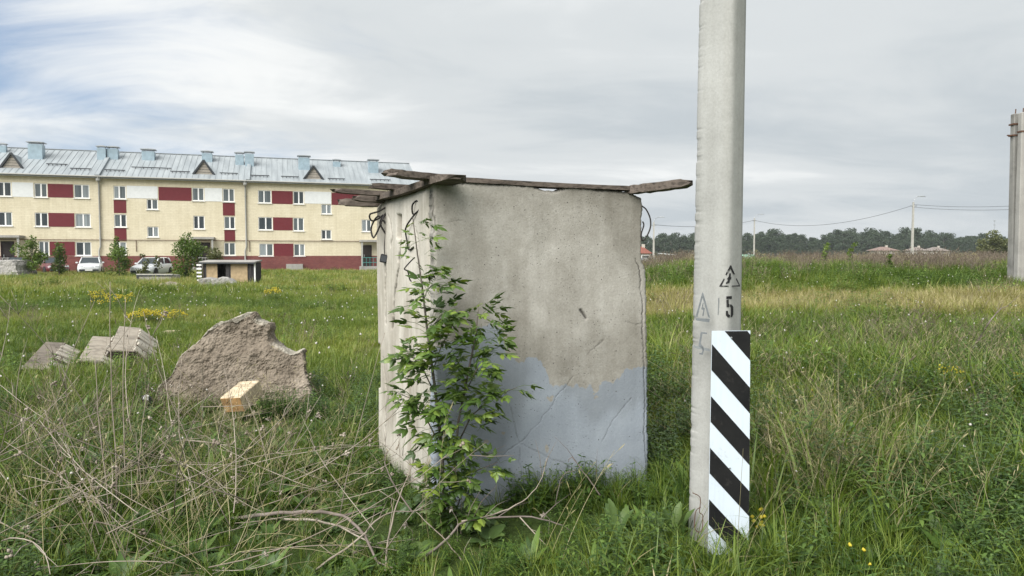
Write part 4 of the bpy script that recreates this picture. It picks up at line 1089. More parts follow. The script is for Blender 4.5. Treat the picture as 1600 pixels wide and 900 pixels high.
    def sheet(poly, off, th, name, m, parent):
        mb = MB(); k_ = len(poly)
        vs = [p + n_ * off for p in poly] + [p + n_ * (off - th) for p in poly]
        mb.add(vs, [tuple(range(k_)), tuple(range(2 * k_ - 1, k_ - 1, -1))] + [(i, k_ + i, k_ + (i + 1) % k_, (i + 1) % k_) for i in range(k_)])
        return mb.build(name, M[m], parent)
    bd = sheet([tl, tr, br_, bl], 0, 0.004, 'striped_board', 'white_board', r_)
    for u_, v_ in ((0.5, 0.03), (0.5, 0.6)):
        q_ = tl.lerp(tr, u_).lerp(bl.lerp(br_, u_), v_) + n_ * 0.003; bm_ = MB(); bm_.tube([q_ - n_ * 0.002, q_ + n_ * 0.004], [0.006, 0.004], 8); bm_.build('bolt', M['steel'], bd)
    Wd = (tr - tl).length; Hh = (bl - tl).length; ex = (br_ + tr - tl - bl).normalized(); ey = (bl - tl).normalized()
    def clip(poly, inside, inter):
        out = []
        for i in range(len(poly)):
            a, b = poly[i], poly[(i + 1) % len(poly)]
            if inside(a): out.append(a)
            if inside(a) != inside(b): out.append(inter(a, b))
        return out
    def bil(u_, v_): return tl.lerp(tr, u_).lerp(bl.lerp(br_, u_), v_)
    per = 80.5 / 355; sl = 67.6 / 355
    for k_ in range(-1, 5):
        v0 = (20.5 / 355) + k_ * per + (0.0 if k_ >= 0 else -0.004); h_ = 39.8 / 355
        poly = [(0, v0), (1, v0 + sl), (1, v0 + sl + h_), (0, v0 + h_)]
        poly = clip(poly, lambda p: p[1] >= 0.0015, lambda a, b: (a[0] + (b[0] - a[0]) * (0.0015 - a[1]) / (b[1] - a[1]), 0.0015))
        if poly: poly = clip(poly, lambda p: p[1] <= 0.9985, lambda a, b: (a[0] + (b[0] - a[0]) * (0.9985 - a[1]) / (b[1] - a[1]), 0.9985))
        if len(poly) > 2: sheet([bil(min(max(u_, 0.004), 0.996), v_) for u_, v_ in poly], 0.0016, 0.0012, 'black_stripe', 'black_board', bd)
    wire_obj([at(x_, y_, 3.86) for x_, y_ in ((1082, 770), (1094, 778), (1093, 800), (1098, 806), (1096, 830), (1086, 826), (1087, 800), (1095, 792))], 0.0024, None, name='loose_wire', parent=r_, m='rust')
    return r_
kk = N('white_sheet'); c = kk.ramp(kk.noise(3, 6, 0.6), [(0.3, (0.60, 0.68, 0.76)), (0.7, (0.66, 0.735, 0.81))])
c = kk.mix(0.5, c, kk.ramp(kk.noise(1, 5, 0.6, kk.co((30, 30, 2))), [(0.3, (0.86, 0.86, 0.86)), (0.55, (1, 1, 1))]), 'MULTIPLY'); c = kk.mix(kk.ramp(kk.noise(9, 7, 0.8), [(0.56, 0.0), (0.72, 0.55)]), c, (0.36, 0.35, 0.31)); kk.bump(kk.noise(2.5, 3), 0.08, 0.02); M['white_board'] = kk.set(c, 0.45, 0, 0.4)
kk = N('black_sheet'); c = kk.ramp(kk.noise(5, 6, 0.65), [(0.35, (0.010, 0.010, 0.011)), (0.8, (0.022, 0.022, 0.022))]); c = kk.mix(kk.ramp(kk.noise(12, 7, 0.8), [(0.55, 0.0), (0.75, 0.4)]), c, (0.10, 0.095, 0.085)); M['black_board'] = kk.set(c, 0.6, 0, 0.2)
pole()
# ------------------------------------------------------------------ broken slab of concrete in the grass
def remesh_from(mb, vox):
    me = mb.mesh('tmp'); bm = bmesh.new(); bm.from_mesh(me); bmesh.ops.recalc_face_normals(bm, faces=bm.faces[:]); bm.to_mesh(me); bm.free()
    o = bpy.data.objects.new('tmp', me); COL.objects.link(o)
    md = o.modifiers.new('r', 'REMESH'); md.mode = 'VOXEL'; md.voxel_size = vox
    dg = bpy.context.evaluated_depsgraph_get()
    out = bpy.data.meshes.new_from_object(o.evaluated_get(dg))
    bpy.data.objects.remove(o); bpy.data.meshes.remove(me)
    return out
def displace(me, fn):
    n = len(me.vertices); co = np.zeros(n * 3, np.float32); me.vertices.foreach_get('co', co); co = co.reshape(-1, 3)
    nr = np.zeros(n * 3, np.float32); me.vertices.foreach_get('normal', nr); nr = nr.reshape(-1, 3)
    co2 = fn(co.astype(float), nr.astype(float)); me.vertices.foreach_set('co', co2.astype(np.float32).ravel()); me.update()
def noise3(co, s, seed, octv=4):
    o = Vector((seed * 1.37 % 19, seed * 0.71 % 23, 3.3))
    return np.array([0.5 + 0.5 * mnoise.fractal(Vector(c) * s + o, 0.8, 2.1, octv) for c in co])
k = N('broken_concrete')
a1 = k.noise(2.2, 7, 0.65); a2 = k.noise(14, 6, 0.7); a3 = k.voro(34); a4 = k.noise(90, 3, 0.6)
c = k.ramp(a1, [(0.3, (0.165, 0.140, 0.112)), (0.5, (0.245, 0.212, 0.172)), (0.7, (0.35, 0.31, 0.26))])
c = k.mix(0.6, c, k.ramp(a2, [(0.3, (0.55, 0.53, 0.5)), (0.7, (1.2, 1.18, 1.15))]), 'MULTIPLY')
c = k.mix(0.35, c, k.ramp(a3, [(0.1, (1.35, 1.3, 1.22)), (0.5, (0.75, 0.73, 0.7))]), 'MULTIPLY')
c = k.mix(k.attr('skin'), c, k.ramp(a2, [(0.3, (0.30, 0.275, 0.225)), (0.7, (0.48, 0.45, 0.38))]))
k.bump(k.math('ADD', k.math('MULTIPLY', a2, 0.8), k.math('ADD', k.math('MULTIPLY', a3, 0.5), k.math('MULTIPLY', a4, 0.3))), 0.8, 0.03)
M['rubble'] = k.set(c, 0.95, 0, 0.15)
def chunk():
    d0 = 7.9
    sil = [(236, 668), (240, 632), (246, 612), (252, 598), (272, 578), (286, 552), (306, 534), (328, 511), (347, 499), (372, 492), (395, 486), (404, 496), (414, 500), (423, 504), (421, 514), (427, 531), (440, 539), (462, 548), (477, 541), (481, 560), (485, 593), (488, 628), (486, 668)]
    lean = 0.30                                     # leans back
    pts = []
    for x, y in sil:
        z = EYE - (y - 397) / FPX * d0; d = d0 + max(z, -0.2) * lean
        p = at(x, y, d); pts.append(p)
    mb = MB(); n = len(pts); back = [p + Vector((-0.06, 0.42 - 0.1 * p.z, -0.03)) for p in pts]
    mb.add(list(pts) + back, [tuple(range(n)), tuple(range(2 * n - 1, n - 1, -1))] + [(i, n + i, n + (i + 1) % n, (i + 1) % n) for i in range(n)])
    org = Vector((at(365, 640, d0).x, d0, 0))
    mb.v = [(x - org.x, y - org.y, z) for x, y, z in mb.v]
    me = remesh_from(mb, 0.016)
    pale_mix = []
    def f(co, nr):
        r1 = noise3(co, 1.6, 301, 4) - 0.5; r2 = noise3(co, 6, 302, 4) - 0.5; r3 = noise3(co, 22, 303, 3) - 0.5
        # faces turned up and to the left are coloured paler
        sk = sstep(0.35, 0.75, nr[:, 2] - 0.45 * nr[:, 0]) * sstep(-0.6, -0.2, -nr[:, 1] + 0.5)
        pale_mix.append(sk * (0.5 + 0.8 * fbm(co[:, 0] * 5, co[:, 2] * 5, 310)))
        amp = 1 - 0.5 * sk
        hol = np.exp(-(((co[:, 0] - 0.10) / 0.35) ** 2 + ((co[:, 2] - 0.88) / 0.16) ** 2)) * (nr[:, 1] < -0.3)
        return co + nr * ((0.16 * r1 + 0.045 * r2 + 0.02 * r3 + 0.018 * (noise3(co, 55, 304, 2) - 0.5)) * amp - 0.07 * hol * (1 + 2.5 * r2))[:, None]
    displace(me, f)
    a = me.attributes.new('skin', 'FLOAT', 'POINT'); a.data.foreach_set('value', np.clip(pale_mix[0], 0, 1).astype(np.float32))
    o = link('concrete_chunk', me, M['rubble']); o.location = org + Vector((-0.045, 0, -0.04))
    tag(o, 'big jagged piece of broken concrete leaning in the grass left of the booth', 'concrete rubble')
chunk()
def light_block():
    c = at(379, 619, 7.25); rz = R(-18)
    r_ = empty('timber_block', (c.x, c.y, c.z), 'short pale timber block with an ochre sawn end lying against the broken concrete', 'timber block', None, rz)
    r_.rotation_euler = (R(20), R(-6), rz)
    p = MB(); n = 5
    p.box((0, 0, 0), (0.25, 0.34, 0.17)); p.build('block', M['wood_pale'], r_, Vector((0, 0, 0)), bevel=0.008)
    p = MB(); p.box((0, -0.1715, 0), (0.238, 0.006, 0.158)); p.build('sawn_end', M['wood_end'], r_, Vector((0, 0, 0)), bevel=0.002)
light_block()
p = MB(); c = at(229, 641, 7.7); c.z = 0.10
r_ = empty('scrap_bag', c, 'scrap of black and white plastic lying in the grass left of the big concrete chunk', 'rubbish')
rr = random.Random(5); bmx = bmesh.new(); bmesh.ops.create_icosphere(bmx, subdivisions=2, radius=0.075)
for v in bmx.verts: v.co *= rr.uniform(0.7, 1.2); v.co.z *= 0.8
me = bpy.data.meshes.new('sack'); bmx.to_mesh(me); bmx.free(); link('sack', me, M['black'], r_)
p.box(c + Vector((0.03, -0.05, 0.05)), (0.06, 0.05, 0.04), Euler((0.4, 0.3, 0.5)).to_matrix(), 0, 0.6); p.build('paper', M['frame'], r_)

M['conc_dirty'] = concrete('dirty_concrete', (0.045, 0.036, 0.03), dark=0.6, scale=2)  # near-black body colour stands in for the shade between the ribs
M['rib_pale'] = concrete('pale_rib_concrete', (0.42, 0.39, 0.33), dark=0.5, scale=2)
M['conc_brown'] = concrete('brown_concrete', (0.19, 0.165, 0.135), dark=0.5, scale=2)
# ribbed concrete pieces sunk in the grass
def ribbed(px, py, d, rz, L, W_, H_, tilt, nrib, sink, label, plate=True):
    c = at(px, py, d); z0 = gzf(c.x, d) - sink
    r_ = empty('ribbed_slab', (c.x, d, z0), label, 'concrete slab', 'ribbed concrete pieces sunk in the grass')
    r_.rotation_euler = (R(3), tilt, rz)
    rng = random.Random(int(px))
    # body: sloping block, long axis y
    m = MB(); ny = 9; vs = []; fs = []
    prof = [(-W_ * 0.5, 0), (-W_ * 0.5, H_ * 0.86), (-W_ * 0.46, H_), (W_ * 0.10, H_ * 0.97), (W_ * 0.16, H_ * 0.93), (W_ * 0.60, H_ * 0.27), (W_ * 0.60, 0)]  # flank reaches close under the ribs so the painted shade fills their gaps
    for i in range(ny):
        y = -L / 2 + L * i / (ny - 1)
        for x, z in prof: vs.append((x + rng.uniform(-1, 1) * 0.014, y + rng.uniform(-1, 1) * 0.02, max(0, z + rng.uniform(-1, 1) * 0.016)))
    k_ = len(prof)
    for i in range(ny - 1):
        for j in range(k_): fs.append((i * k_ + j, i * k_ + (j + 1) % k_, (i + 1) * k_ + (j + 1) % k_, (i + 1) * k_ + j))
    fs.append(tuple(range(k_ - 1, -1, -1))); fs.append(tuple((ny - 1) * k_ + j for j in range(k_)))
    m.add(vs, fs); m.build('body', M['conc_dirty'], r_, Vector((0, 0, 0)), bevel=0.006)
    if True:
        m = MB(); m.box((-W_ * 0.17, 0, H_ * 0.985), (W_ * 0.6, L * 0.985, 0.05), Matrix.Rotation(R(1.5), 3, 'Y')); m.build('top_plate', M['conc_rib'] if plate else M['conc_brown'], r_, Vector((0, 0, 0)), bevel=0.012)
    rib = MB()
    a = Vector((W_ * 0.10, 0, H_ * 1.0)); b = Vector((W_ * 0.63, 0, H_ * 0.24))
    rib.bar(a, b, L / nrib * 0.50, 0.06); me = None
    for i in range(nrib):
        y = -L / 2 + L * (i + 0.5) / nrib
        if me is None: o = rib.build('rib', M['rib_pale'], r_, Vector((0, 0, 0)), bevel=0.008); me = o.data
        else: o = link('rib', me, None, r_)
        o.location = (rng.uniform(-0.02, 0.02), y + rng.uniform(-0.02, 0.02), 0.015 + rng.uniform(-0.025, 0.012)); o.rotation_euler = (rng.uniform(-0.1, 0.1), rng.uniform(-0.06, 0.06), rng.uniform(-0.12, 0.12))
    if not plate: return
    for i in range(3):                               # lifting eyes / rusty stubs along the edge
        mb = MB(); y = -L / 2 + L * (i + 0.7) / 3.4; mb.tube([(W_ * 0.1, y, H_ * 0.9), (W_ * 0.12, y + 0.01, H_ * 1.04), (W_ * 0.16, y + 0.03, H_ * 1.06)], 0.011, 5); mb.build('iron_stub', M['rust'], r_, Vector((0, 0, 0)))
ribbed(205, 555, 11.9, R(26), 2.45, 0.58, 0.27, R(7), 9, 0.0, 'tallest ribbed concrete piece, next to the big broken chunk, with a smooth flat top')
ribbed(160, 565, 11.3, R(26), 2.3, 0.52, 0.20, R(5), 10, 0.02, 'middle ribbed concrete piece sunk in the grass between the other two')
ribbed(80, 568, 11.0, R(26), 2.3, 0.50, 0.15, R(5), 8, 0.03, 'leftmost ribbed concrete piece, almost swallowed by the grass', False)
o = board([at(252, 520.5, 15.2), at(285, 519, 15.3), at(322, 518.5, 15.4)], 0.24, 0.08, 'pale board lying flat in the grass behind the broken concrete chunk', None, 12, m='wood_pale')

# ------------------------------------------------------------------ things in front of the block
def shed():
    d = 37.5; x0 = at(318, 447, d).x; x1 = at(400, 447, d).x; zt = at(360, 410, d).z; z0 = gzf((x0 + x1) / 2, d)
    r_ = empty('dog_shed', ((x0 + x1) / 2, d, z0), 'low dark wooden kennel shed with two tan boards and a light flat roof', 'shed')
    w_ = x1 - x0; org = r_.location; dep = 0.75; h = zt - z0
    n = 14
    me = None
    for i in range(n):                               # upright wall boards
        x = x0 + w_ * (i + 0.5) / n; f = i / n
        if 0.28 < f < 0.40: continue
        m = MB(); m.box((x, d, z0 + h / 2), (w_ / n * 0.9, 0.03, h)); m.build('wall_board', M['wood_dark'], r_)
    for sx in (x0, x1):
        m = MB(); m.box((sx, d + dep / 2 + 0.02, z0 + h / 2), (0.03, dep, h)); m.build('side_wall', M['wood_dark'], r_)
    m = MB(); m.box(((x0 + x1) / 2, d + dep + 0.05, z0 + h / 2), (w_, 0.03, h)); m.build('rear_wall', M['wood_dark'], r_)
    m = MB(); m.box(((x0 + x1) / 2, d + dep / 2 - 0.12, z0 + h + 0.05), (w_ + 0.16, dep + 0.3, 0.08), Matrix.Rotation(R(4), 3, 'X')); m.build('roof_sheet', M['conc_far'], r_, bevel=0.01)
    m = MB(); m.box(((x0 + x1) / 2, d - 0.29, z0 + h - 0.03), (w_ + 0.12, 0.04, 0.07)); m.build('fascia', M['dark_trim'], r_)
    for a, b, y0, y1 in ((323, 340, 410.5, 436), (361, 387, 411, 441)):
        xa, xb = at(a, 420, d).x, at(b, 420, d).x; za, zb = at(a, y1, d).z, at(a, y0, d).z
        m = MB(); m.box(((xa + xb) / 2, d - 0.03, (za + zb) / 2), (xb - xa, 0.025, zb - za)); m.build('tan_sheet', M['board_tan'], r_)
    for x, s in ((x0 + 0.02, 0.05), (x1 - 0.03, 0.07)):
        m = MB(); m.box((x, d - 0.04, z0 + h / 2), (s, 0.05, h)); m.build('corner_post', M['wood_grey'] if x < x1 - 0.2 else M['frame'], r_)
    # small ladder-like rack on the left wall
    xl = at(313, 425, d).x
    r2 = empty('wooden_rack', (xl, d - 0.1, z0), 'short pale slatted rack standing against the left end of the kennel shed', 'rack')
    for sx in (-0.12, 0.12): m = MB(); m.box((xl + sx, d - 0.1, z0 + h * 0.42), (0.04, 0.04, h * 0.85)); m.build('rail', M['wood_dark'], r2)
    for i in range(5): m = MB(); m.box((xl, d - 0.13, z0 + 0.25 + i * 0.2), (0.26, 0.03, 0.08)); m.build('slat', M['frame'], r2)
shed()
def slab_block(name, px0, px1, ytop, ybot, d, dep, label, m='conc_far', rz=0, noise_=0.03, top=None, cat='concrete slab', sink=0.15):
    x0 = at(px0, ybot, d).x; x1 = at(px1, ybot, d).x; zt = at(px0, ytop, d).z; c = Vector(((x0 + x1) / 2, d, gzf((x0 + x1) / 2, d)))
    m_ = MB(); w_ = x1 - x0; h = max(zt - c.z, 0.15) + sink
    prof = top or [(0, 1), (1, 1)]
    vs = [(-w_ / 2, 0), (w_ / 2, 0)] + [(-w_ / 2 + w_ * u_, h * t_) for u_, t_ in reversed(prof)]
    n = len(vs)
    V = [(x, -dep / 2 + 0.0, z - sink) for x, z in vs] + [(x, dep / 2, z - sink) for x, z in vs]
    m_.add(V, [tuple(range(n)), tuple(range(2 * n - 1, n - 1, -1))] + [(i, n + i, n + (i + 1) % n, (i + 1) % n) for i in range(n)])
    me = remesh_from(m_, 0.045)
    displace(me, lambda co, nr: co + nr * (noise_ * 2.4 * (noise3(co, 1.8, 340) - 0.5) + noise_ * (noise3(co, 7, 341) - 0.5))[:, None])
    a = me.attributes.new('skin', 'FLOAT', 'POINT'); a.data.foreach_set('value', np.full(len(me.vertices), 0.25, np.float32))
    o = link(name, me, M[m]); o.location = c; o.rotation_euler = (0, 0, rz)
    return tag(o, label, cat)
slab_block('concrete_slab', 312, 384, 433, 455, 35.5, 0.9, 'grey concrete slab tipped on its side in front of the kennel shed', 'conc_far', 0, 0.04, [(0, 0.25), (0.08, 0.9), (0.28, 0.95), (0.4, 0.8), (0.5, 1.0), (0.62, 0.95), (1.0, 0.12)])
slab_block('rubble_heap', 244, 292, 443, 454, 33.5, 1.0, 'flat heap of brownish rubble in the grass before the low concrete trough', 'rubble', 0, 0.10, [(0, 0.3), (0.1, 0.8), (0.35, 1), (0.6, 0.8), (0.9, 0.65), (1, 0.3)], 'rubble')
slab_block('concrete_half_pipe', -26, 45, 407, 431, 50, 2.0, 'long grey concrete slab with rounded top at the left edge before the entrance', 'conc_far', 0, 0.05, [(0, 0.85), (0.2, 1.0), (0.85, 1.0), (0.93, 0.8), (0.95, 0.5), (0.97, 0.48), (1, 0.1)])
def trough():
    d = 42; x0 = at(216, 442, d).x; x1 = at(270, 442, d).x; zt = at(240, 429.5, d).z; z0 = gzf(x0, d) - 0.1; c = (x0 + x1) / 2
    r_ = empty('concrete_trough', (c, d, z0), 'low grey concrete trough with a dark iron rim standing in the grass', 'trough')
    m = MB(); h = zt - z0
    m.box((c, d, z0 + h / 2), (x1 - x0, 0.12, h)); m.box((c, d + 0.9, z0 + h / 2), (x1 - x0, 0.12, h))
    for x in (x0 + 0.06, x1 - 0.06): m.box((x, d + 0.45, z0 + h / 2), (0.12, 0.78, h))
    m.build('body', M['conc_far'], r_, bevel=0.01)
    m = MB(); m.box((c, d - 0.02, zt + 0.03), (x1 - x0 + 0.1, 0.2, 0.06)); m.build('rim', M['conc_pale'], r_)
    m = MB()
    m.box((c, d - 0.08, zt - 0.04), (x1 - x0 + 0.06, 0.04, 0.08))
    for x in (x0, x1): m.box((x, d - 0.085, z0 + h / 2), (0.09, 0.05, h))
    m.build('iron_rim', M['dark_trim'], r_)
trough()

# ------------------------------------------------------------------ parked cars
kc = N('car_glass'); M['car_glass'] = kc.set((0.03, 0.04, 0.045), 0.08, 0, 0.6)
M['tyre'] = m_plain('tyre_rubber', (0.02, 0.02, 0.02), 0.85)
M['rim'] = m_plain('wheel_rim', (0.4, 0.41, 0.42), 0.35, 0.1, 5, 0.5)
M['lamp_glass'] = m_plain('headlamp_glass', (0.55, 0.58, 0.6), 0.12, 0.1, 8)
def car_paint(name, c):
    k_ = N(name); k_.b.inputs['Coat Weight'].default_value = 0.6; k_.b.inputs['Coat Roughness'].default_value = 0.06
    return k_.set(k_.ramp(k_.noise(3, 4), [(0.3, tuple(x * 0.92 for x in c)), (0.7, c)]), 0.35, 0, 0.5)
def car(px, py, d, rz, paint, label, hatch=False, L=4.2, W_=1.68, H_=1.44):
    b = at(px, py, d); z0 = gzf(b.x, d) + 0.03
    r_ = empty('parked_car', (b.x, d, z0), label, 'car', 'cars parked before the yellow block', rz)
    O = Vector((0, 0, 0))
    # nose towards -y. stations: y, half width, sill z, shoulder z
    st = [(-L / 2, 0.60, 0.38, 0.62), (-L / 2 + 0.08, 0.74, 0.26, 0.70), (-L / 2 + 0.45, 0.81, 0.20, 0.82), (-L / 2 + 1.15, 0.84, 0.19, 0.93), (0.0, 0.84, 0.19, 0.95), (L / 2 - 1.0, 0.84, 0.19, 0.97), (L / 2 - 0.35, 0.80, 0.22, 0.96 if not hatch else 0.98), (L / 2 - 0.06, 0.74, 0.30, 0.90), (L / 2, 0.66, 0.42, 0.80)]
    vs = []; fs = []
    for y, hw, zs, zh in st:
        hw *= W_ / 1.68
        ring = [(-hw * 0.86, zs), (-hw * 0.98, zs + 0.12), (-hw, (zs + zh) / 2 + 0.03), (-hw * 0.95, zh - 0.05), (-hw * 0.80, zh), (0, zh + 0.035), (hw * 0.80, zh), (hw * 0.95, zh - 0.05), (hw, (zs + zh) / 2 + 0.03), (hw * 0.98, zs + 0.12), (hw * 0.86, zs)]
        vs += [(x, y, z) for x, z in ring]
    k_ = 11
    for i in range(len(st) - 1):
        for j in range(k_): fs.append((i * k_ + j, i * k_ + (j + 1) % k_, (i + 1) * k_ + (j + 1) % k_, (i + 1) * k_ + j))
    fs.append(tuple(range(k_ - 1, -1, -1))); fs.append(tuple((len(st) - 1) * k_ + j for j in range(k_)))
    m = MB().add(vs, fs); body = m.build('body', paint, r_, O, True)
    # cabin: pillars and roof in paint, glass set in
    f0 = -L / 2 + 1.2; f1 = f0 + 0.72; g1 = L / 2 - (0.95 if not hatch else 0.5); g0 = L / 2 - (0.45 if not hatch else 0.22)
    hb_, ht = 0.70 * W_ / 1.68, 0.56 * W_ / 1.68; zb = 0.95
    m = MB(); rv = [(-ht, f1, H_ - 0.05), (ht, f1, H_ - 0.05), (ht, g1, H_ - 0.05), (-ht, g1, H_ - 0.05), (-ht * 0.85, f1 + 0.25, H_), (ht * 0.85, f1 + 0.25, H_), (ht * 0.85, g1 - 0.2, H_), (-ht * 0.85, g1 - 0.2, H_)]
    m.add(rv, [(4, 5, 6, 7), (0, 1, 5, 4), (1, 2, 6, 5), (2, 3, 7, 6), (3, 0, 4, 7)])
    bs = [(-hb_, f0, zb), (hb_, f0, zb), (hb_, g0, zb), (-hb_, g0, zb)]
    for (x0, y0, z0_), (x1, y1, z1) in zip(bs, rv[:4]): m.bar((x0, y0, z0_), (x1, y1, z1), 0.075, 0.075)
    for sx in (-1, 1): m.bar((sx * hb_, (f0 + g0) / 2 + 0.05, zb), (sx * ht, (f1 + g1) / 2, H_ - 0.05), 0.07, 0.05)
    m.build('roof', paint, r_, O, True)
    def quad(name, p, m_): return MB().add(p, [(0, 1, 2, 3)]).build(name, m_, r_, O)
    e = 0.02
    quad('windscreen', [(-hb_ + 0.03, f0 + e, zb), (hb_ - 0.03, f0 + e, zb), (ht - 0.02, f1 + e, H_ - 0.06), (-ht + 0.02, f1 + e, H_ - 0.06)], M['car_glass'])
    quad('rear_window', [(hb_ - 0.03, g0 - e, zb), (-hb_ + 0.03, g0 - e, zb), (-ht + 0.02, g1 - e, H_ - 0.06), (ht - 0.02, g1 - e, H_ - 0.06)], M['car_glass'])
    for sx in (-1, 1): quad('side_window', [(sx * (hb_ - e), f0 + 0.05, zb), (sx * (hb_ - e), g0 - 0.05, zb), (sx * (ht - e), g1, H_ - 0.06), (sx * (ht - e), f1, H_ - 0.06)], M['car_glass'])
    for sx in (-1, 1):
        m = MB(); m.box((sx * 0.55 * W_ / 1.68, -L / 2 + 0.10, 0.66), (0.30, 0.14, 0.14), Matrix.Rotation(sx * R(14), 3, 'Z')); m.build('headlight', M['lamp_glass'], r_, O, bevel=0.02)
        m = MB(); m.box((sx * (hb_ + 0.2), f0 + 0.25, 0.98), (0.17, 0.10, 0.12)); m.build('wing_mirror', paint, r_, O, bevel=0.03)
        for yy in (-L / 2 + 0.78, L / 2 - 0.82):
            m = MB(); c = (sx * (W_ / 2 - 0.11), yy, 0.30); m.tube([(c[0] - 0.1, yy, 0.30), (c[0] - 0.085, yy, 0.30), (c[0] + 0.085, yy, 0.30), (c[0] + 0.1, yy, 0.30)], [0.26, 0.30, 0.30, 0.26], 18)
            wh = m.build('wheel', M['tyre'], r_, O, True)
            m = MB(); m.tube([(c[0] + sx * 0.095, yy, 0.30), (c[0] + sx * 0.108, yy, 0.30)], [0.19, 0.16], 14); m.build('rim', M['rim'], wh, O)
            m = MB(); m.tube([(sx * (W_ / 2 - 0.14), yy, 0.33), (sx * (W_ / 2 + 0.004), yy, 0.33)], 0.355, 18); m.build('wheel_arch', M['tyre'], r_, O)
    m = MB(); m.box((0, -L / 2 + 0.03, 0.40), (1.30, 0.12, 0.16)); bp = m.build('bumper', M['dark_trim'], r_, O, bevel=0.03)
    m = MB(); m.box((0, -L / 2 - 0.035, 0.42), (0.50, 0.012, 0.11)); m.build('number_plate', M['frame'], bp, O)
    m = MB(); m.box((0, -L / 2 + 0.035, 0.62), (0.70, 0.06, 0.11)); m.build('grille', M['dark_trim'], r_, O, bevel=0.01)
white = car_paint('white_car_paint', (0.62, 0.64, 0.65)); dred = car_paint('dark_red_car_paint', (0.10, 0.015, 0.02)); dblue = car_paint('dark_car_paint', (0.045, 0.05, 0.065))
car(142, 424.5, 57.0, R(27), white, 'white saloon car parked nose out by the downpipe of the yellow block')
car(238, 426.5, 54.0, R(4), white, 'white car parked at a slant behind a leafy sapling and the low trough', True)
car(80, 424.5, 57.5, R(48), dred, 'dark red car half hidden by the two small trees on the left')
car(27, 423, 59.5, R(38), dblue, 'dark car parked by the entrance behind the long concrete slab')

# ------------------------------------------------------------------ small trees and bushes before the block
def tree(name, px, ybase, d, blobs, label, leaf='bush_leaf', n=2600, size=0.13, group=None, cat='tree', seed=1):
    """blobs: (px, py, radius in px) of the leafy masses as photographed, given depth of their own"""
    rng = np.random.default_rng(seed); b = at(px, ybase, d); z0 = gzf(b.x, d)
    r_ = empty(name, (b.x, d, z0), label, cat, group)
    cs = []; rs = []
    for x, y, r0 in blobs:
        q = at(x, y, d); rad = r0 / FPX * d
        for _ in range(3):
            cs.append(np.array([q.x, q.y, q.z]) + rng.normal(size=3) * rad * np.array([0.35, 0.6, 0.35])); rs.append(rad * rng.uniform(0.5, 0.85))
    cs = np.array(cs); rs = np.array(rs); pr = rs ** 2 / (rs ** 2).sum()
    def pts(n_):
        k_ = rng.choice(len(cs), n_, p=pr); v = rng.normal(size=(n_, 3)); v /= np.linalg.norm(v, axis=1)[:, None]
        return cs[k_] + v * (rs[k_] * rng.uniform(0.25, 1.15, n_) ** 0.6)[:, None]
    v, f, var = leaf_cards(n, pts, size, rng, 0.6)
    v[:, 2] = np.maximum(v[:, 2], z0 + 0.03)
    me = np_mesh('crown', v - np.array([b.x, d, z0]), f, var); link('crown', me, M[leaf], r_)
    top = cs[np.argmax(cs[:, 2])]
    m = MB(); th = (top[2] - z0)
    m.tube([(b.x, d, z0 - 0.1), (b.x + 0.03, d, z0 + th * 0.3), (b.x * 0.6 + top[0] * 0.4, d, z0 + th * 0.6), (top[0], top[1], top[2])], [0.018 * th, 0.014 * th, 0.009 * th, 0.004 * th], 6)
    for i in range(0, len(cs), 2):
        c = cs[i]; t_ = min(0.75, max(0.1, (c[2] - z0) / th * 0.6)); s_ = Vector((b.x + (top[0] - b.x) * t_ * 0.6, d, z0 + th * t_))
        m.tube([s_, s_.lerp(Vector(c), 0.5) + Vector((0, 0, 0.04 * th)), Vector(c)], [0.007 * th, 0.005 * th, 0.002 * th], 4)
    m.build('trunk', M['bark'], r_)
G1 = 'small trees planted along the yellow block'
tree('small_tree', 51, 429, 50, [(50, 372, 5), (50, 382, 9), (46, 394, 13), (56, 398, 13), (42, 405, 13), (58, 408, 12), (50, 416, 9)], 'small leaning tree in front of the dark red car at far left', 'bush_leaf', 1900, 0.15, G1, seed=2)
tree('small_tree', 92, 427, 51, [(91, 384, 6), (92, 393, 9), (91, 403, 11), (93, 414, 10), (92, 421, 8)], 'narrow young tree between the dark red car and the white saloon', 'bush_leaf', 1400, 0.14, G1, seed=3)
tree('small_tree', 186, 426, 51, [(185, 377, 7), (184, 387, 12), (190, 396, 14), (178, 398, 9), (186, 406, 15), (196, 412, 10), (184, 418, 11)], 'rounded young tree before the red stripe of the block', 'bush_leaf', 1900, 0.15, G1, seed=4)
tree('small_tree', 290, 432, 46, [(292, 366, 6), (286, 378, 12), (297, 380, 14), (310, 380, 12), (280, 392, 13), (294, 396, 18), (310, 395, 12), (288, 410, 18), (303, 412, 13), (286, 422, 13)], 'widest young tree just left of the kennel shed', 'bush_leaf', 2900, 0.15, G1, seed=5)
tree('small_tree', 331, 412, 50, [(326, 394, 8), (336, 396, 9), (343, 400, 7), (330, 402, 9)], 'low leafy bush above the roof of the kennel shed', 'olive_leaf', 900, 0.14, None, 'bush', seed=6)
tree('leafy_sapling', 222, 434, 45, [(224, 400, 5), (232, 408, 6), (228, 416, 7), (245, 412, 7), (246, 404, 4), (222, 424, 8)], 'loose leafy sapling standing before the slanted white car', 'olive_leaf', 380, 0.15, None, 'sapling', seed=7)
tree('flowering_bush', 200, 428, 50, [(196, 416, 7), (206, 418, 7), (201, 424, 8)], 'low pale flowering bush between the rounded tree and the slanted white car', 'pale_flower', 420, 0.13, None, 'bush', seed=8) if False else None

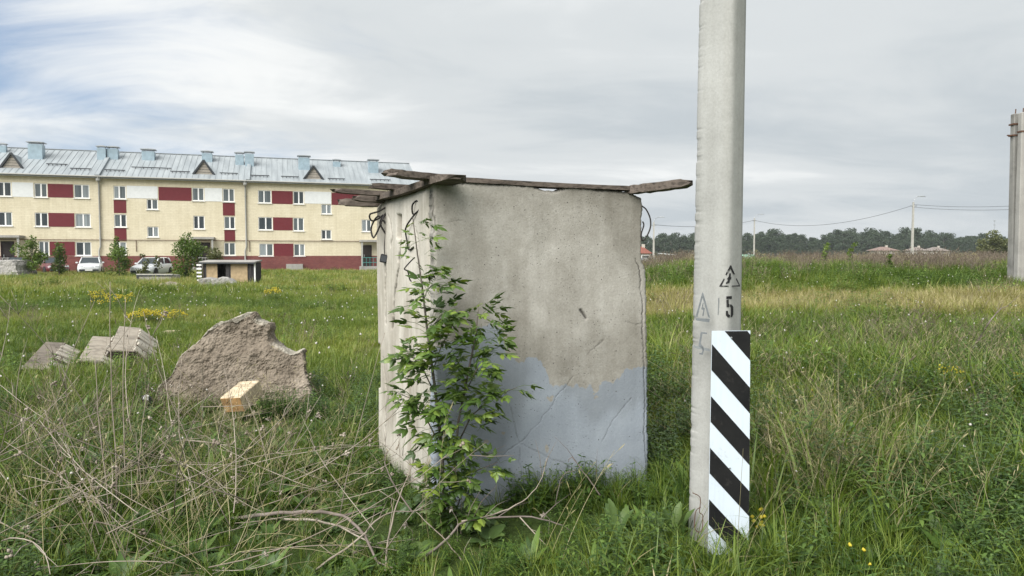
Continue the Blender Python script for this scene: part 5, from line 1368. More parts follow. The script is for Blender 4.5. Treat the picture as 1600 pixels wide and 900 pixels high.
# ------------------------------------------------------------------ beyond the mound on the right
M['roof_tile'] = m_plain('faded_red_roof', (0.20, 0.145, 0.125), 0.8, 0.12, 2)
M['roof_red'] = m_plain('red_roof', (0.19, 0.07, 0.05), 0.8, 0.15, 2)
M['roof_grey'] = m_plain('greyish_roof', (0.20, 0.172, 0.155), 0.8, 0.12, 2)
M['house_wall'] = m_plain('house_plaster', (0.42, 0.39, 0.34), 0.9, 0.1, 2)
M['fence_grey'] = m_plain('grey_sheet_fence', (0.30, 0.34, 0.38), 0.5, 0.1, 1)
def house(px0, px1, yt, yb, d, label, roof='roof_tile', group=None):
    x0 = at(px0, yb, d).x; x1 = at(px1, yb, d).x; ze = at(px0, yb, d).z; zt = at(px0, yt, d).z; c = (x0 + x1) / 2; w_ = x1 - x0; z0 = gzf(c, d) - 0.3
    r_ = empty('house', (c, d, z0), label, 'house', group)
    m = MB(); m.box((c, d + w_ * 0.4, (z0 + ze) / 2), (w_ * 0.86, w_ * 0.7, ze - z0)); m.build('wall', M['house_wall'], r_)
    m = MB(); y0, y1 = d - 0.1, d + w_ * 0.9; ym = (y0 + y1) / 2
    m.add([(x0, y0, ze), (x1, y0, ze), (x1, y1, ze), (x0, y1, ze), (c - w_ * 0.12, ym, zt), (c + w_ * 0.12, ym, zt)], [(0, 1, 5, 4), (1, 2, 5), (2, 3, 4, 5), (3, 0, 4), (3, 2, 1, 0)]); ro = m.build('roof', M[roof], r_)
    m = MB(); m.box((c + w_ * 0.15, ym, zt - 0.1), (0.5, 0.5, 1.0)); m.build('chimney', M['house_wall'], ro)
    for s in (-0.22, 0.18):
        m = MB(); m.box((c + w_ * s, d + w_ * 0.05 - 0.02, z0 + (ze - z0) * 0.55), (1.3, 0.06, 1.3)); f = m.build('window', M['frame'], r_)
        m = MB(); m.box((c + w_ * s, d + w_ * 0.05 - 0.06, z0 + (ze - z0) * 0.55), (1.1, 0.03, 1.1)); m.build('pane', M['car_glass'], f)
GH = 'houses with hipped roofs behind the mound'
house(1369, 1407, 385.5, 391.5, 190, 'reddish hipped house roof left of the tall street lamp, beyond the weedy mound', group=GH)
house(1424, 1452, 386, 391.5, 205, 'pale hipped house roof just right of the tall street lamp', 'roof_grey', GH)
house(1453, 1487, 386, 392, 220, 'third hipped house roof, nearest to the round tree on the horizon', 'roof_grey', GH)
house(985, 1020, 385, 396, 120, 'small house with a red roof seen between the booth and the big pole', 'roof_red')
def sheet_fence():
    d = 105; x0 = at(985, 404, d).x; x1 = at(1044, 404, d).x; zt = at(1000, 402.5, d).z; z0 = gzf(x0, d) - 0.2; n = 12
    r_ = empty('sheet_fence', ((x0 + x1) / 2, d, z0), 'blue grey sheet metal fence seen between booth and pole', 'fence')
    for i in range(n):
        a = x0 + (x1 - x0) * i / n; m = MB(); m.box((a + (x1 - x0) / n / 2, d + 0.02 * (i % 2), (z0 + zt) / 2), ((x1 - x0) / n * 0.98, 0.03, zt - z0)); m.build('panel', M['fence_grey'], r_)
    for i in range(0, n + 1, 3): m = MB(); m.box((x0 + (x1 - x0) * i / n, d + 0.1, (z0 + zt) / 2), (0.1, 0.1, zt - z0 + 0.1)); m.build('post', M['steel'], r_)
sheet_fence()
def lumber():
    d = 112; a = at(1032, 398, d); b = at(1054, 398, d); z0 = gzf(a.x, d)
    r_ = empty('lean_to', ((a.x + b.x) / 2, d, z0), 'small open lean-to with a white sheet roof behind the grey fence', 'shelter')
    m = MB(); m.box(((a.x + b.x) / 2, d + 1, a.z + 0.1), (b.x - a.x, 2, 0.12), Matrix.Rotation(R(5), 3, 'Y')); m.build('roof', M['white_panel'], r_)
    for x in (a.x + 0.1, (a.x + b.x) / 2, b.x - 0.1): m = MB(); m.box((x, d + 0.2, (z0 + a.z) / 2), (0.12, 0.12, a.z - z0)); m.build('post', M['wood_grey'], r_)
    o = slab_block('brick_heap', 1045, 1066, 400.5, 407, 100, 2.0, 'low heap of reddish bricks at the end of the grey fence', 'roof_red', 0, 0.1, [(0, 0.8), (0.3, 1), (0.7, 0.8), (1, 0.3)], 'rubble')
lumber()
def tank():
    d = 88; c = at(1166, 402, d); z0 = gzf(c.x, d); r0 = 0.34
    M['mint'] = m_plain('mint_green_paint', (0.25, 0.50, 0.38), 0.5, 0.15, 2)
    r_ = empty('steel_tank', (c.x, d, z0), 'mint green cylindrical tank lying right beside the big pole in the distance', 'tank')
    zc = c.z; m = MB(); x0, x1 = at(1150, 400, d).x, at(1180, 400, d).x
    m.tube([(x0, d, zc), (x0 + 0.12, d, zc), (x1 - 0.12, d, zc), (x1, d, zc)], [r0 * 0.7, r0, r0, r0 * 0.7], 20); m.build('shell', M['mint'], r_, smooth=True)
    for x in (x0 + 0.5, x1 - 0.5): m = MB(); m.box((x, d, (z0 + zc) / 2), (0.2, 0.5, zc - z0)); m.build('saddle', M['steel'], r_)
tank()
def mast():
    d = 330; a = at(1554, 344, d); z0 = -0.5
    r_ = empty('radio_mast', (a.x, d, z0), 'thin distant mast rising above the wood near the right edge', 'mast')
    m = MB(); m.tube([(a.x, d, z0), (a.x, d, a.z)], [0.18, 0.10], 5); m.build('pole', M['steel'], r_)
    for z in (a.z - 0.4, a.z - 2.2): m = MB(); m.box((a.x, d, z), (1.0, 0.2, 0.25)); m.build('antenna', M['steel'], r_)
mast()
tree('round_tree', 1553, 398, 150, [(1540, 384, 12), (1552, 377, 13), (1566, 382, 14), (1575, 388, 10), (1556, 388, 14), (1534, 390, 9), (1585, 388, 9)], 'broad olive green tree standing before the dark wood near the right edge', 'olive_leaf', 3600, 0.5, seed=21)
for i, (px, yb, d, bl, lab) in enumerate([
    (1290, 408, 31, [(1293, 381, 4), (1290, 388, 5), (1288, 396, 5), (1289, 405, 5)], 'tallest bright green sapling on the crest of the weedy mound'),
    (1330, 408, 31, [(1334, 384, 4), (1329, 390, 4), (1327, 397, 4), (1328, 406, 4)], 'dark stemmed sapling right of the tallest one on the mound'),
    (1388, 418, 28, [(1390, 401, 3.5), (1387, 408, 4.5), (1390, 415, 4)], 'small bright sapling in the green flank of the mound')]):
    tree('mound_sapling', px, yb + 6, d, bl, lab, 'young_leaf', 260, 0.085, 'saplings on the mound', 'sapling', 30 + i)
# ------------------------------------------------------------------ grass and weeds (nobody could count them)
GREEN = [(0.0, (0.036, 0.074, 0.012)), (0.2, (0.105, 0.175, 0.023)), (0.5, (0.235, 0.28, 0.048)), (0.75, (0.31, 0.29, 0.10)), (1.0, (0.46, 0.40, 0.22))]
M['grass'] = m_leaf('grass_blades', GREEN, 'var', 0.45, 0.35, False, 'tint', 0.4)
M['straw'] = m_leaf('dry_straw', [(0, (0.20, 0.18, 0.085)), (0.5, (0.33, 0.295, 0.155)), (1, (0.47, 0.42, 0.26))], 'var', 0.7, 0.2, False, None, 0.2)
M['weed'] = m_leaf('weed_leaves', [(0, (0.034, 0.072, 0.015)), (0.5, (0.066, 0.125, 0.024)), (1, (0.135, 0.215, 0.045))], 'var', 0.42, 0.3, False, None, 0.45)
M['weed_light'] = m_leaf('light_weed_leaves', [(0, (0.055, 0.105, 0.016)), (0.5, (0.105, 0.185, 0.026)), (1, (0.19, 0.27, 0.05))], 'var', 0.5, 0.3, False, None, 0.35)
M['brown_stalk'] = m_leaf('brown_stalks', [(0, (0.10, 0.078, 0.06)), (0.5, (0.18, 0.148, 0.115)), (1, (0.28, 0.235, 0.18))], 'var', 0.8, 0.1, False, None, 0.1)
M['seed_fluff'] = m_plain('seed_fluff', (0.50, 0.48, 0.44), 0.9, 0.1, 20)
M['yellow_petal'] = m_leaf('yellow_petals', [(0, (0.50, 0.40, 0.03)), (1, (0.66, 0.57, 0.08))], 'var', 0.6, 0.3, False, None, 0.2)
M['dead_stem'] = None
kd = N('dead_stem'); kd.bump(kd.noise(60, 3), 0.3, 0.003)
M['dead_stem'] = kd.set(kd.mix(0.75, kd.ramp(kd.noise(4, 5, 0.7), [(0.3, (0.21, 0.18, 0.15)), (0.55, (0.33, 0.295, 0.25)), (0.8, (0.46, 0.425, 0.375))]), kd.ramp(kd.rnd(), [(0, (0.6, 0.55, 0.5)), (1, (1.15, 1.12, 1.08))]), 'MULTIPLY'), 0.85, 0, 0.2)
kd = N('branch_bark'); kd.bump(kd.noise(40, 4), 0.5, 0.004)
M['branch'] = kd.set(kd.ramp(kd.noise(5, 5, 0.7), [(0.3, (0.10, 0.08, 0.068)), (0.55, (0.19, 0.16, 0.14)), (0.8, (0.34, 0.30, 0.27))]), 0.9, 0, 0.15)

class T:                                             # template collector: vertices, faces, var, material index
    def __init__(s): s.v = []; s.f = []; s.a = []; s.m = []
    def blade(s, p, az, lean, h, w, seg, var, mi=0, bend=1.8, twist=0.0):
        dx, dy = math.cos(az), math.sin(az); b = len(s.v)
        px, py = -dy, dx
        for i in range(seg + 1):
            t = i / seg; out = lean * h * t ** bend; z = h * t * (1 - 0.32 * lean * t * t)
            tw = twist * t; cx, cy = px * math.cos(tw) + dx * math.sin(tw), py * math.cos(tw) + dy * math.sin(tw)
            ww = w * 0.5 * (min(1.0, 0.55 + 2.2 * t) * (1 - t ** 2.2) + 0.02)
            c = (p[0] + dx * out, p[1] + dy * out, p[2] + z)
            if i == seg: s.v.append(c); s.a.append(var)
            else:
                s.v += [(c[0] - cx * ww, c[1] - cy * ww, c[2]), (c[0] + cx * ww, c[1] + cy * ww, c[2])]; s.a += [var, var]
        for i in range(seg):
            a = b + 2 * i
            if i == seg - 1: s.f.append((a, a + 1, a + 2))
            else: s.f += [(a, a + 1, a + 3), (a, a + 3, a + 2)]
        s.m += [mi] * (2 * seg - 1)
    def leaf(s, p, d, n, L, w, var, mi=0, droop=0.3, fold=0.12):
        d = Vector(d).normalized(); n = Vector(n); sd = d.cross(n)
        if sd.length < 1e-4: sd = Vector((1, 0, 0))
        sd.normalize(); n = sd.cross(d).normalized(); p = Vector(p); b = len(s.v)
        prof = [(0.0, 0.08), (0.25, 0.85), (0.5, 1.0), (0.78, 0.55), (1.0, 0.0)]
        for t, k in prof:
            c = p + d * L * t - n * L * droop * t * t
            s.v += [tuple(c - sd * w * k / 2 + n * w * fold * k), tuple(c), tuple(c + sd * w * k / 2 + n * w * fold * k)]; s.a += [var] * 3
        for i in range(4):
            a = b + 3 * i
            for j in (0, 1): s.f += [(a + j, a + j + 1, a + j + 4), (a + j, a + j + 4, a + j + 3)]
        s.m += [mi] * 16
    def stick(s, pts, r0, r1, var, mi=0, n=3):
        b = len(s.v); k = len(pts)
        for i, p in enumerate(pts):
            r_ = r0 + (r1 - r0) * i / (k - 1)
            for j in range(n):
                an = 2 * math.pi * j / n; s.v.append((p[0] + math.cos(an) * r_, p[1] + math.sin(an) * r_, p[2])); s.a.append(var)
        for i in range(k - 1):
            for j in range(n):
                a, c = b + i * n + j, b + i * n + (j + 1) % n
                s.f += [(a, c, c + n), (a, c + n, a + n)]; s.m += [mi, mi]
    def ball(s, c, r, var, mi, rng):
        b = len(s.v); P_ = [(0, 0, 1), (1, 0, 0), (0, 1, 0), (-1, 0, 0), (0, -1, 0), (0, 0, -1)]
        for q in P_: k = r * rng.uniform(0.75, 1.25); s.v.append((c[0] + q[0] * k, c[1] + q[1] * k, c[2] + q[2] * k)); s.a.append(var)
        for f in ((0, 1, 2), (0, 2, 3), (0, 3, 4), (0, 4, 1), (5, 2, 1), (5, 3, 2), (5, 4, 3), (5, 1, 4)): s.f.append(tuple(b + i for i in f)); s.m.append(mi)
    def mesh(s, name, mats):
        me = np_mesh(name, s.v, s.f, s.a)
        for m in mats: me.materials.append(M[m])
        me.polygons.foreach_set('material_index', np.array(s.m, np.int32))
        return me
def t_tuft(seed, n, h, spread, w, lean, seg, mats=('grass', 'straw'), dry=0.03):
    r_ = random.Random(seed); t = T()
    for i in range(n):
        a = r_.uniform(0, 6.283); q = spread * math.sqrt(r_.random()); az = a + r_.uniform(-1.2, 1.2)
        hh = h * r_.uniform(0.45, 1.15)
        t.blade((q * math.cos(a), q * math.sin(a), -0.02), az, r_.uniform(0.1, 1.0) * lean, hh, w * r_.uniform(0.6, 1.25), seg, r_.random(), 1 if r_.random() < dry else 0, r_.uniform(1.4, 2.4), r_.uniform(-1, 1))
    return t.mesh('tuft', mats)
def t_rosette(seed, n, L, w):
    r_ = random.Random(seed); t = T()
    for i in range(n):
        az = r_.uniform(0, 6.283); el = r_.uniform(0.25, 1.25); d = Vector((math.cos(az) * math.cos(el), math.sin(az) * math.cos(el), math.sin(el)))
        t.leaf((0.03 * math.cos(az), 0.03 * math.sin(az), 0), d, (-math.cos(az) * math.sin(el), -math.sin(az) * math.sin(el), math.cos(el)), L * r_.uniform(0.5, 1.15), w * r_.uniform(0.7, 1.2), r_.random(), 0, r_.uniform(0.1, 0.5))
    return t.mesh('rosette', ('weed',))
def t_leafy(seed, ns, H, L, w, spread, step=0.055, flower=None, m0='weed'):
    """upright stems with pairs of leaves"""
    r_ = random.Random(seed); t = T()
    for i in range(ns):
        a = r_.uniform(0, 6.283); q = spread * math.sqrt(r_.random()); b = Vector((q * math.cos(a), q * math.sin(a), -0.02))
        h = H * r_.uniform(0.5, 1.1); ln = Vector((r_.uniform(-0.2, 0.2), r_.uniform(-0.2, 0.2), 0))
        pt = lambda k: b + Vector((0, 0, h * k)) + ln * h * k * k
        t.stick([pt(k / 4) for k in range(5)], 0.004, 0.0015, 0.3)
        z = 0.12; ph = r_.uniform(0, 3)
        while z < 1.0:
            for s_ in (0, math.pi):
                az = ph + s_; el = r_.uniform(0.0, 0.6); d = Vector((math.cos(az) * math.cos(el), math.sin(az) * math.cos(el), math.sin(el)))
                k = L * (1.1 - 0.55 * z) * r_.uniform(0.7, 1.15)
                t.leaf(pt(z), d, (0, 0, 1), k, k * w, r_.random(), 0, r_.uniform(0.15, 0.6))
            ph += 1.57 + r_.uniform(-0.3, 0.3); z += step / h * r_.uniform(0.8, 1.2)
        if flower: 
            for j in range(flower):
                c = pt(1.0) + Vector((r_.uniform(-1, 1) * 0.03, r_.uniform(-1, 1) * 0.03, r_.uniform(-0.06, 0.02))); t.ball(c, 0.011, r_.random(), 1, r_)
    return t.mesh('leafy', (m0, 'yellow_petal'))
def t_stalk(seed, n, H, spread, mat='brown_stalk', head=True, r0=0.0025, branch=4, lean=0.35):
    r_ = random.Random(seed); t = T()
    for i in range(n):
        a = r_.uniform(0, 6.283); q = spread * math.sqrt(r_.random()); b = Vector((q * math.cos(a), q * math.sin(a), -0.02)); h = H * r_.uniform(0.55, 1.1)
        ln = Vector((r_.uniform(-1, 1), r_.uniform(-1, 1), 0)) * lean; var = r_.random()
        pt = lambda k: b + Vector((0, 0, h * k)) + ln * h * k ** 1.6
        t.stick([pt(k / 4) for k in range(5)], r0, r0 * 0.45, var)
        if head:
            for j in range(branch):
                k = r_.uniform(0.55, 1.0); p = pt(k); az = r_.uniform(0, 6.283); d = Vector((math.cos(az) * 0.5, math.sin(az) * 0.5, 0.85)); L = h * r_.uniform(0.07, 0.16)
                e = p + d * L; t.stick([p, e], r0 * 0.5, r0 * 0.3, var)
                t.leaf(e - d * L * 0.4, d, (math.sin(az), -math.cos(az), 0.2), L * 0.6, r0 * 3.0, r_.random(), 0, 0.2)
    return t.mesh('stalk', (mat,))
def t_head(seed, H, r, mat, n=1):
    r_ = random.Random(seed); t = T()
    for i in range(n):
        b = Vector((r_.uniform(-1, 1) * 0.08 * (n > 1), r_.uniform(-1, 1) * 0.08 * (n > 1), 0)); h = H * r_.uniform(0.7, 1.1); e = b + Vector((r_.uniform(-0.05, 0.05), r_.uniform(-0.05, 0.05), h))
        t.stick([b, e], 0.002, 0.0015, 0.5)
        for k in range(3): t.ball(e + Vector((r_.uniform(-1, 1), r_.uniform(-1, 1), r_.uniform(-0.5, 1))) * r * 0.5, r * 0.7, r_.random(), 1, r_)
    return t.mesh('head', ('weed', mat))

# keep the plants out of solid things
FOOT = [(A2, B2, D2, C2)]
def in_quad(x, y, q, grow=0.0):
    ins = np.ones(x.shape, bool); s = None
    cx = sum(p.x for p in q) / 4; cy = sum(p.y for p in q) / 4
    for i in range(4):
        a, b = q[i], q[(i + 1) % 4]; cr = (b.x - a.x) * (y - a.y) - (b.y - a.y) * (x - a.x); L = math.hypot(b.x - a.x, b.y - a.y)
        cc = (b.x - a.x) * (cy - a.y) - (b.y - a.y) * (cx - a.x)
        ins &= (cr * np.sign(cc) / L > -grow)
    return ins
POLE_X = at(1123, 870, DP).x
def blocked(x, y, grow=0.03):
    b = in_quad(x, y, FOOT[0], grow)
    b |= np.hypot(x - POLE_X, y - DP - 0.1) < 0.19 + grow
    for px, yy, hw, hd, an in ((352, 8.15, 0.80, 0.22, 0), (205, 11.9, 0.36, 1.24, R(26)), (160, 11.3, 0.30, 1.12, R(26)), (80, 11.0, 0.24, 1.0, R(26))):
        cx = (px - 800) / FPX * yy; rx = (x - cx) * math.cos(an) + (y - yy) * math.sin(an); ry = -(x - cx) * math.sin(an) + (y - yy) * math.cos(an)
        b |= (np.abs(rx) < hw * 0.9) & (np.abs(ry) < hd * 0.94)
    sx = (358 - 800) / FPX * 38; b |= (np.abs(x - sx) < 1.5) & (y > 37.4) & (y < 39.2)
    # lane and block
    rel_s = (x - BO.x) * BU.x + (y - BO.y) * BU.y; rel_n = (x - BO.x) * BN.x + (y - BO.y) * BN.y
    b |= (rel_n < 6.6) & (rel_s < S1 + 4)
    return b
def wedge(n, r0, r1, half=R(47), power=1.0, rng=RNG):
    r_ = np.sqrt(rng.uniform(r0 ** 2, r1 ** 2, n)) if power == 1.0 else r0 + (r1 - r0) * rng.uniform(0, 1, n) ** power
    a = rng.uniform(-half, half, n)
    return r_ * np.sin(a), r_ * np.cos(a)
def place(n, r0, r1, keep=None, half=R(47), power=1.0, grow=0.03):
    x, y = wedge(n, r0, r1, half, power)
    ok = ~blocked(x, y, grow)
    if keep is not None: ok &= RNG.uniform(0, 1, n) < keep(x, y)
    return x[ok], y[ok]
def rots(n, tilt=0.15): return np.stack([RNG.normal(0, tilt, n), RNG.normal(0, tilt, n), RNG.uniform(0, 6.283, n)], 1)
def wind(n, tilt=0.12, amt=0.22):                    # the meadow leans a little towards the right
    r_ = rots(n, tilt); return r_
AZ = lambda x, y: x / np.maximum(y, 0.5)

def layer(name, label, temps, groups):
    """groups: (x, y, template indices, scale array, tint array, tilt)"""
    P_, Rt, Sc, I_, Tn = [], [], [], [], []
    for x, y, ti, sc, tn, tilt in groups:
        n = len(x); z = gz(x, y); P_.append(np.stack([x, y, z], 1)); Rt.append(rots(n, tilt))
        s = sc * RNG.uniform(0.8, 1.2, n); wd = RNG.uniform(0.85, 1.2, n) * s; Sc.append(np.stack([wd, wd, s], 1)); I_.append(RNG.choice(ti, n)); Tn.append(tn)
    return scatter(name, label, temps, np.concatenate(P_), np.concatenate(Rt), np.concatenate(Sc), np.concatenate(I_), np.concatenate(Tn))

# ---- near the camera
near_T = [t_tuft(1, 24, 0.36, 0.09, 0.0075, 0.9, 5), t_tuft(2, 22, 0.44, 0.10, 0.0085, 1.1, 5), t_tuft(3, 30, 0.27, 0.11, 0.006, 0.8, 4), t_tuft(4, 18, 0.50, 0.08, 0.010, 1.3, 6),
          t_tuft(5, 20, 0.34, 0.12, 0.005, 1.2, 4, ('straw', 'grass'), 0.15),            # 4 dry tuft
          t_rosette(6, 11, 0.20, 0.055), t_rosette(7, 9, 0.28, 0.085), t_rosette(8, 14, 0.15, 0.05),   # 5-7
          t_leafy(9, 5, 0.42, 0.085, 0.42, 0.10), t_leafy(10, 6, 0.30, 0.07, 0.5, 0.12), t_leafy(11, 4, 0.5, 0.10, 0.34, 0.09),   # 8-10
          t_stalk(12, 4, 0.72, 0.10), t_stalk(13, 3, 0.85, 0.08, 'straw'), t_stalk(14, 5, 0.6, 0.12, 'straw', False, 0.002, 0, 0.8),   # 11-13
          t_head(15, 0.36, 0.012, 'seed_fluff'), t_head(16, 0.34, 0.013, 'yellow_petal', 3), t_tuft(17, 12, 0.52, 0.07, 0.014, 1.5, 7)]   # 14-15
def hvar(x, y): return (0.55 + 0.75 * fbm(x * 0.9, y * 0.9, 401, 3)) * (0.66 + 0.34 * sstep(-0.05, 0.15, AZ(x, y)))
def near_scale(x, y):
    s = hvar(x, y)
    s = s * np.where(y < 4.6, 0.66, 1.0) * (1 - 0.55 * np.exp(-((x - 0.1) / 1.0) ** 4 - ((y - 4.45) / 0.55) ** 4))
    s = s * (1 - 0.72 * np.exp(-((x + 0.12) / 0.36) ** 4 - ((y - 4.42) / 0.42) ** 4)) * (1 - 0.62 * np.exp(-((x + 2.65) / 0.9) ** 4 - ((y - 6.95) / 0.95) ** 4))
    s = s * (1 - 0.5 * np.exp(-((x + 1.05) / 0.5) ** 4 - ((y - 5.0) / 0.9) ** 4))
    return s
g = []
x, y = place(11500, 1.6, 11.5, None); g.append((x, y, [0, 1, 2, 2], near_scale(x, y), tint(x, y) * 0.85 + RNG.normal(0, 0.06, len(x)), 0.14))
x, y = place(2400, 1.8, 11.5, lambda x, y: sstep(0.35, 0.6, fbm(x * 0.9, y * 0.9, 402))); g.append((x, y, [3, 16, 16], 1.12 * near_scale(x, y), tint(x, y) * 0.7, 0.12))
x, y = place(1000, 1.8, 11.5, lambda x, y: 0.03 + 0.28 * sstep(0.5, 0.7, fbm(x * 0.6, y * 0.6, 403)) + 0.7 * np.exp(-((x - 2.2) / 0.45) ** 2 - ((y - 5.6) / 0.9) ** 2)); g.append((x, y, [4, 4, 13], near_scale(x, y), np.full(len(x), 0.75), 0.35))
wd = lambda x, y: 0.22 + 0.3 * (AZ(x, y) < -0.15) + 0.78 * sstep(0.48, 0.62, fbm(x * 0.8, y * 0.8, 404)) * sstep(-7.6, -4.0, -y)
x, y = place(4600, 1.8, 8.5, wd); g.append((x, y, [5, 6, 6, 7], 1.0 * near_scale(x, y) + 0.12, np.full(len(x), 0.2), 0.18))
x, y = place(3800, 1.8, 9.5, lambda x, y: 0.18 + 0.82 * sstep(0.5, 0.62, fbm(x * 0.7, y * 0.7, 405))); g.append((x, y, [8, 9, 10], near_scale(x, y), np.full(len(x), 0.2), 0.12))
x, y = place(130, 3.0, 11.5, lambda x, y: sstep(0.42, 0.6, fbm(x * 0.5, y * 0.5, 406)) * np.where(y < 4.4, 0.25, 1)); g.append((x, y, [11, 12, 13], 0.95 + 0 * x, np.full(len(x), 0.5), 0.25))
x, y = place(90, 4.8, 11.5, None); g.append((x, y, [14], 0.9 + 0 * x, np.full(len(x), 0.3), 0.1))
x, y = place(110, 3.6, 11.5, lambda x, y: sstep(0.5, 0.6, fbm(x * 0.8, y * 0.8, 407)) * (AZ(x, y) > 0.25)); g.append((x, y, [15], 0.9 + 0 * x, np.full(len(x), 0.3), 0.1))
# a skirt of weeds round the chunk, the booth and the pole
def ring_pts(c, rx, ry, n, sp=0.12):
    a = RNG.uniform(0, 6.283, n); k = 1 + np.abs(RNG.normal(0, sp, n)); return c[0] + np.cos(a) * rx * k, c[1] + np.sin(a) * ry * k
cxk = (370 - 800) / FPX * 7.8
x, y = ring_pts((cxk, 8.1), 0.95, 0.36, 80); ok = ~blocked(x, y); x, y = x[ok], y[ok]; g.append((x, y, [8, 9, 9, 0, 2], 0.42 + 0 * x, np.full(len(x), 0.05), 0.12))
x = (RNG.uniform(400, 505, 70) - 800) / FPX * 7.3; y = RNG.uniform(7.1, 7.7, 70); g.append((x, y, [8, 10, 9], 0.5 + 0 * x, np.full(len(x), 0.05), 0.1))
for P0, P1, n_, sc in ((A2, B2, 60, 0.22), (A2, C2, 100, 0.40)):
    t_ = RNG.uniform(-0.05, 1.1, n_); off = np.abs(RNG.normal(0.08, 0.09, n_)) + 0.04; U_ = (P1 - P0).normalized(); Nn_ = Vector((U_.y, -U_.x, 0))
    if Nn_.y > 0: Nn_ = -Nn_
    L_ = (P1 - P0).length; x = P0.x + U_.x * t_ * L_ + Nn_.x * off; y = P0.y + U_.y * t_ * L_ + Nn_.y * off; ok = ~blocked(x, y, 0.0); x, y = x[ok], y[ok]
    g.append((x, y, [0, 1, 5, 8, 9, 9], sc + 0 * x, np.full(len(x), 0.08), 0.15))
# a clump of taller blades at the foot of the front wall
x = RNG.normal(0.42, 0.22, 46); y = 4.72 + 0.33 * (x + 0.5) * 1.0 - 0.0 * x - np.abs(RNG.normal(0.22, 0.06, 46)); ok = ~blocked(x, y, 0.0); x, y = x[ok], y[ok]; g.append((x, y, [1, 3, 8], 0.6 + 0 * x, np.full(len(x), 0.08), 0.12))
x = POLE_X + RNG.uniform(-0.25, 0.3, 16); y = RNG.uniform(3.45, 3.8, 16); g.append((x, y, [3, 16, 1], 0.62 + 0 * x, np.full(len(x), 0.12), 0.15))
x, y = ring_pts((POLE_X, DP + 0.02), 0.34, 0.30, 70, 0.2); ok = ~blocked(x, y, 0.0); x, y = x[ok], y[ok]; g.append((x, y, [0, 1, 2, 5], 0.62 + 0 * x, np.full(len(x), 0.1), 0.2))
layer('tall_grass', 'tangle of tall green grass and weeds filling the foreground', near_T, g)

# ---- the middle of the meadow
mid_T = [t_tuft(21, 60, 0.36, 0.30, 0.012, 0.9, 3), t_tuft(22, 60, 0.46, 0.32, 0.013, 1.0, 3), t_tuft(23, 70, 0.26, 0.34, 0.011, 0.8, 3),
         t_tuft(24, 44, 0.42, 0.30, 0.010, 1.0, 3, ('straw', 'grass'), 0.25), t_leafy(25, 12, 0.6, 0.12, 0.5, 0.32, 0.09, None, 'weed_light'), t_leafy(26, 14, 0.42, 0.11, 0.55, 0.36, 0.08, None, 'weed_light'),
         t_stalk(27, 16, 0.85, 0.35, 'brown_stalk', True, 0.005, 5), t_stalk(28, 10, 0.8, 0.35, 'straw', True, 0.004, 3), t_head(29, 0.36, 0.022, 'seed_fluff', 1), t_head(30, 0.5, 0.03, 'yellow_petal', 7)]
g = []
ms = lambda x, y: (0.55 + 0.75 * fbm(x * 0.45, y * 0.45, 411, 3)) * (0.58 + 0.48 * sstep(-0.05, 0.2, AZ(x, y)))
x, y = place(19000, 9.5, 33, None); g.append((x, y, [0, 1, 2, 2], ms(x, y), tint(x, y) + RNG.normal(0, 0.07, len(x)), 0.12))
x, y = place(4200, 10, 33, lambda x, y: np.clip(1.6 * (tint(x, y) - 0.35), 0, 1)); g.append((x, y, [3], ms(x, y), np.full(len(x), 0.8), 0.2))
mound = lambda x, y: sstep(0.12, 0.2, AZ(x, y)) * sstep(22.5, 25.5, y)
x, y = place(5200, 10, 33, lambda x, y: 0.05 + 0.5 * sstep(0.55, 0.66, fbm(x * 0.35, y * 0.35, 412)) + 0.8 * mound(x, y) * sstep(0.36, 0.52, fbm(x * 0.4, y * 0.4, 413))); g.append((x, y, [4, 5], 0.78 * ms(x, y) + 0.12, np.full(len(x), 0.3), 0.12))
x, y = place(2000, 9.5, 33, lambda x, y: 0.03 + 0.25 * sstep(0.5, 0.65, fbm(x * 0.3, y * 0.3, 414)) + 0.12 * mound(x, y)); g.append((x, y, [6, 7, 7], 0.5 + 0.3 * sstep(0.0, 0.2, AZ(x, y)), np.full(len(x), 0.5), 0.15))
x, y = place(650, 10, 33, None); g.append((x, y, [8], 0.9 + 0 * x, np.full(len(x), 0.3), 0.1))
layer('meadow_grass', 'patchy green and straw coloured meadow grass in the middle distance', mid_T, g)

# ---- far meadow up to the block and the crest of the mound
far_T = [t_tuft(31, 90, 0.42, 0.75, 0.030, 0.8, 2), t_tuft(32, 90, 0.34, 0.8, 0.026, 0.8, 2), t_tuft(33, 80, 0.45, 0.8, 0.022, 0.9, 2, ('straw', 'grass'), 0.4), t_leafy(34, 26, 0.65, 0.17, 0.6, 0.7, 0.13, None, 'weed_light'),
         t_stalk(35, 46, 0.95, 0.8, 'brown_stalk', True, 0.009, 5), t_stalk(36, 30, 0.8, 0.8, 'straw', True, 0.007, 4)]
g = []
fs_ = lambda x, y: 0.6 + 0.6 * fbm(x * 0.25, y * 0.25, 421, 3)
x, y = place(15000, 31, 95, None, power=0.8); g.append((x, y, [0, 1], fs_(x, y), tint(x, y) + RNG.normal(0, 0.07, len(x)), 0.08))
x, y = place(2500, 31, 95, lambda x, y: np.clip(1.5 * (tint(x, y) - 0.35), 0, 1), power=0.8); g.append((x, y, [2], fs_(x, y), np.full(len(x), 0.8), 0.12))
x, y = place(4200, 31, 95, lambda x, y: 0.08 + 0.25 * sstep(0.13, 0.2, AZ(x, y)) + 0.5 * sstep(0.55, 0.66, fbm(x * 0.2, y * 0.2, 422)), power=0.8); g.append((x, y, [3], 0.8 * fs_(x, y), np.full(len(x), 0.3), 0.1))
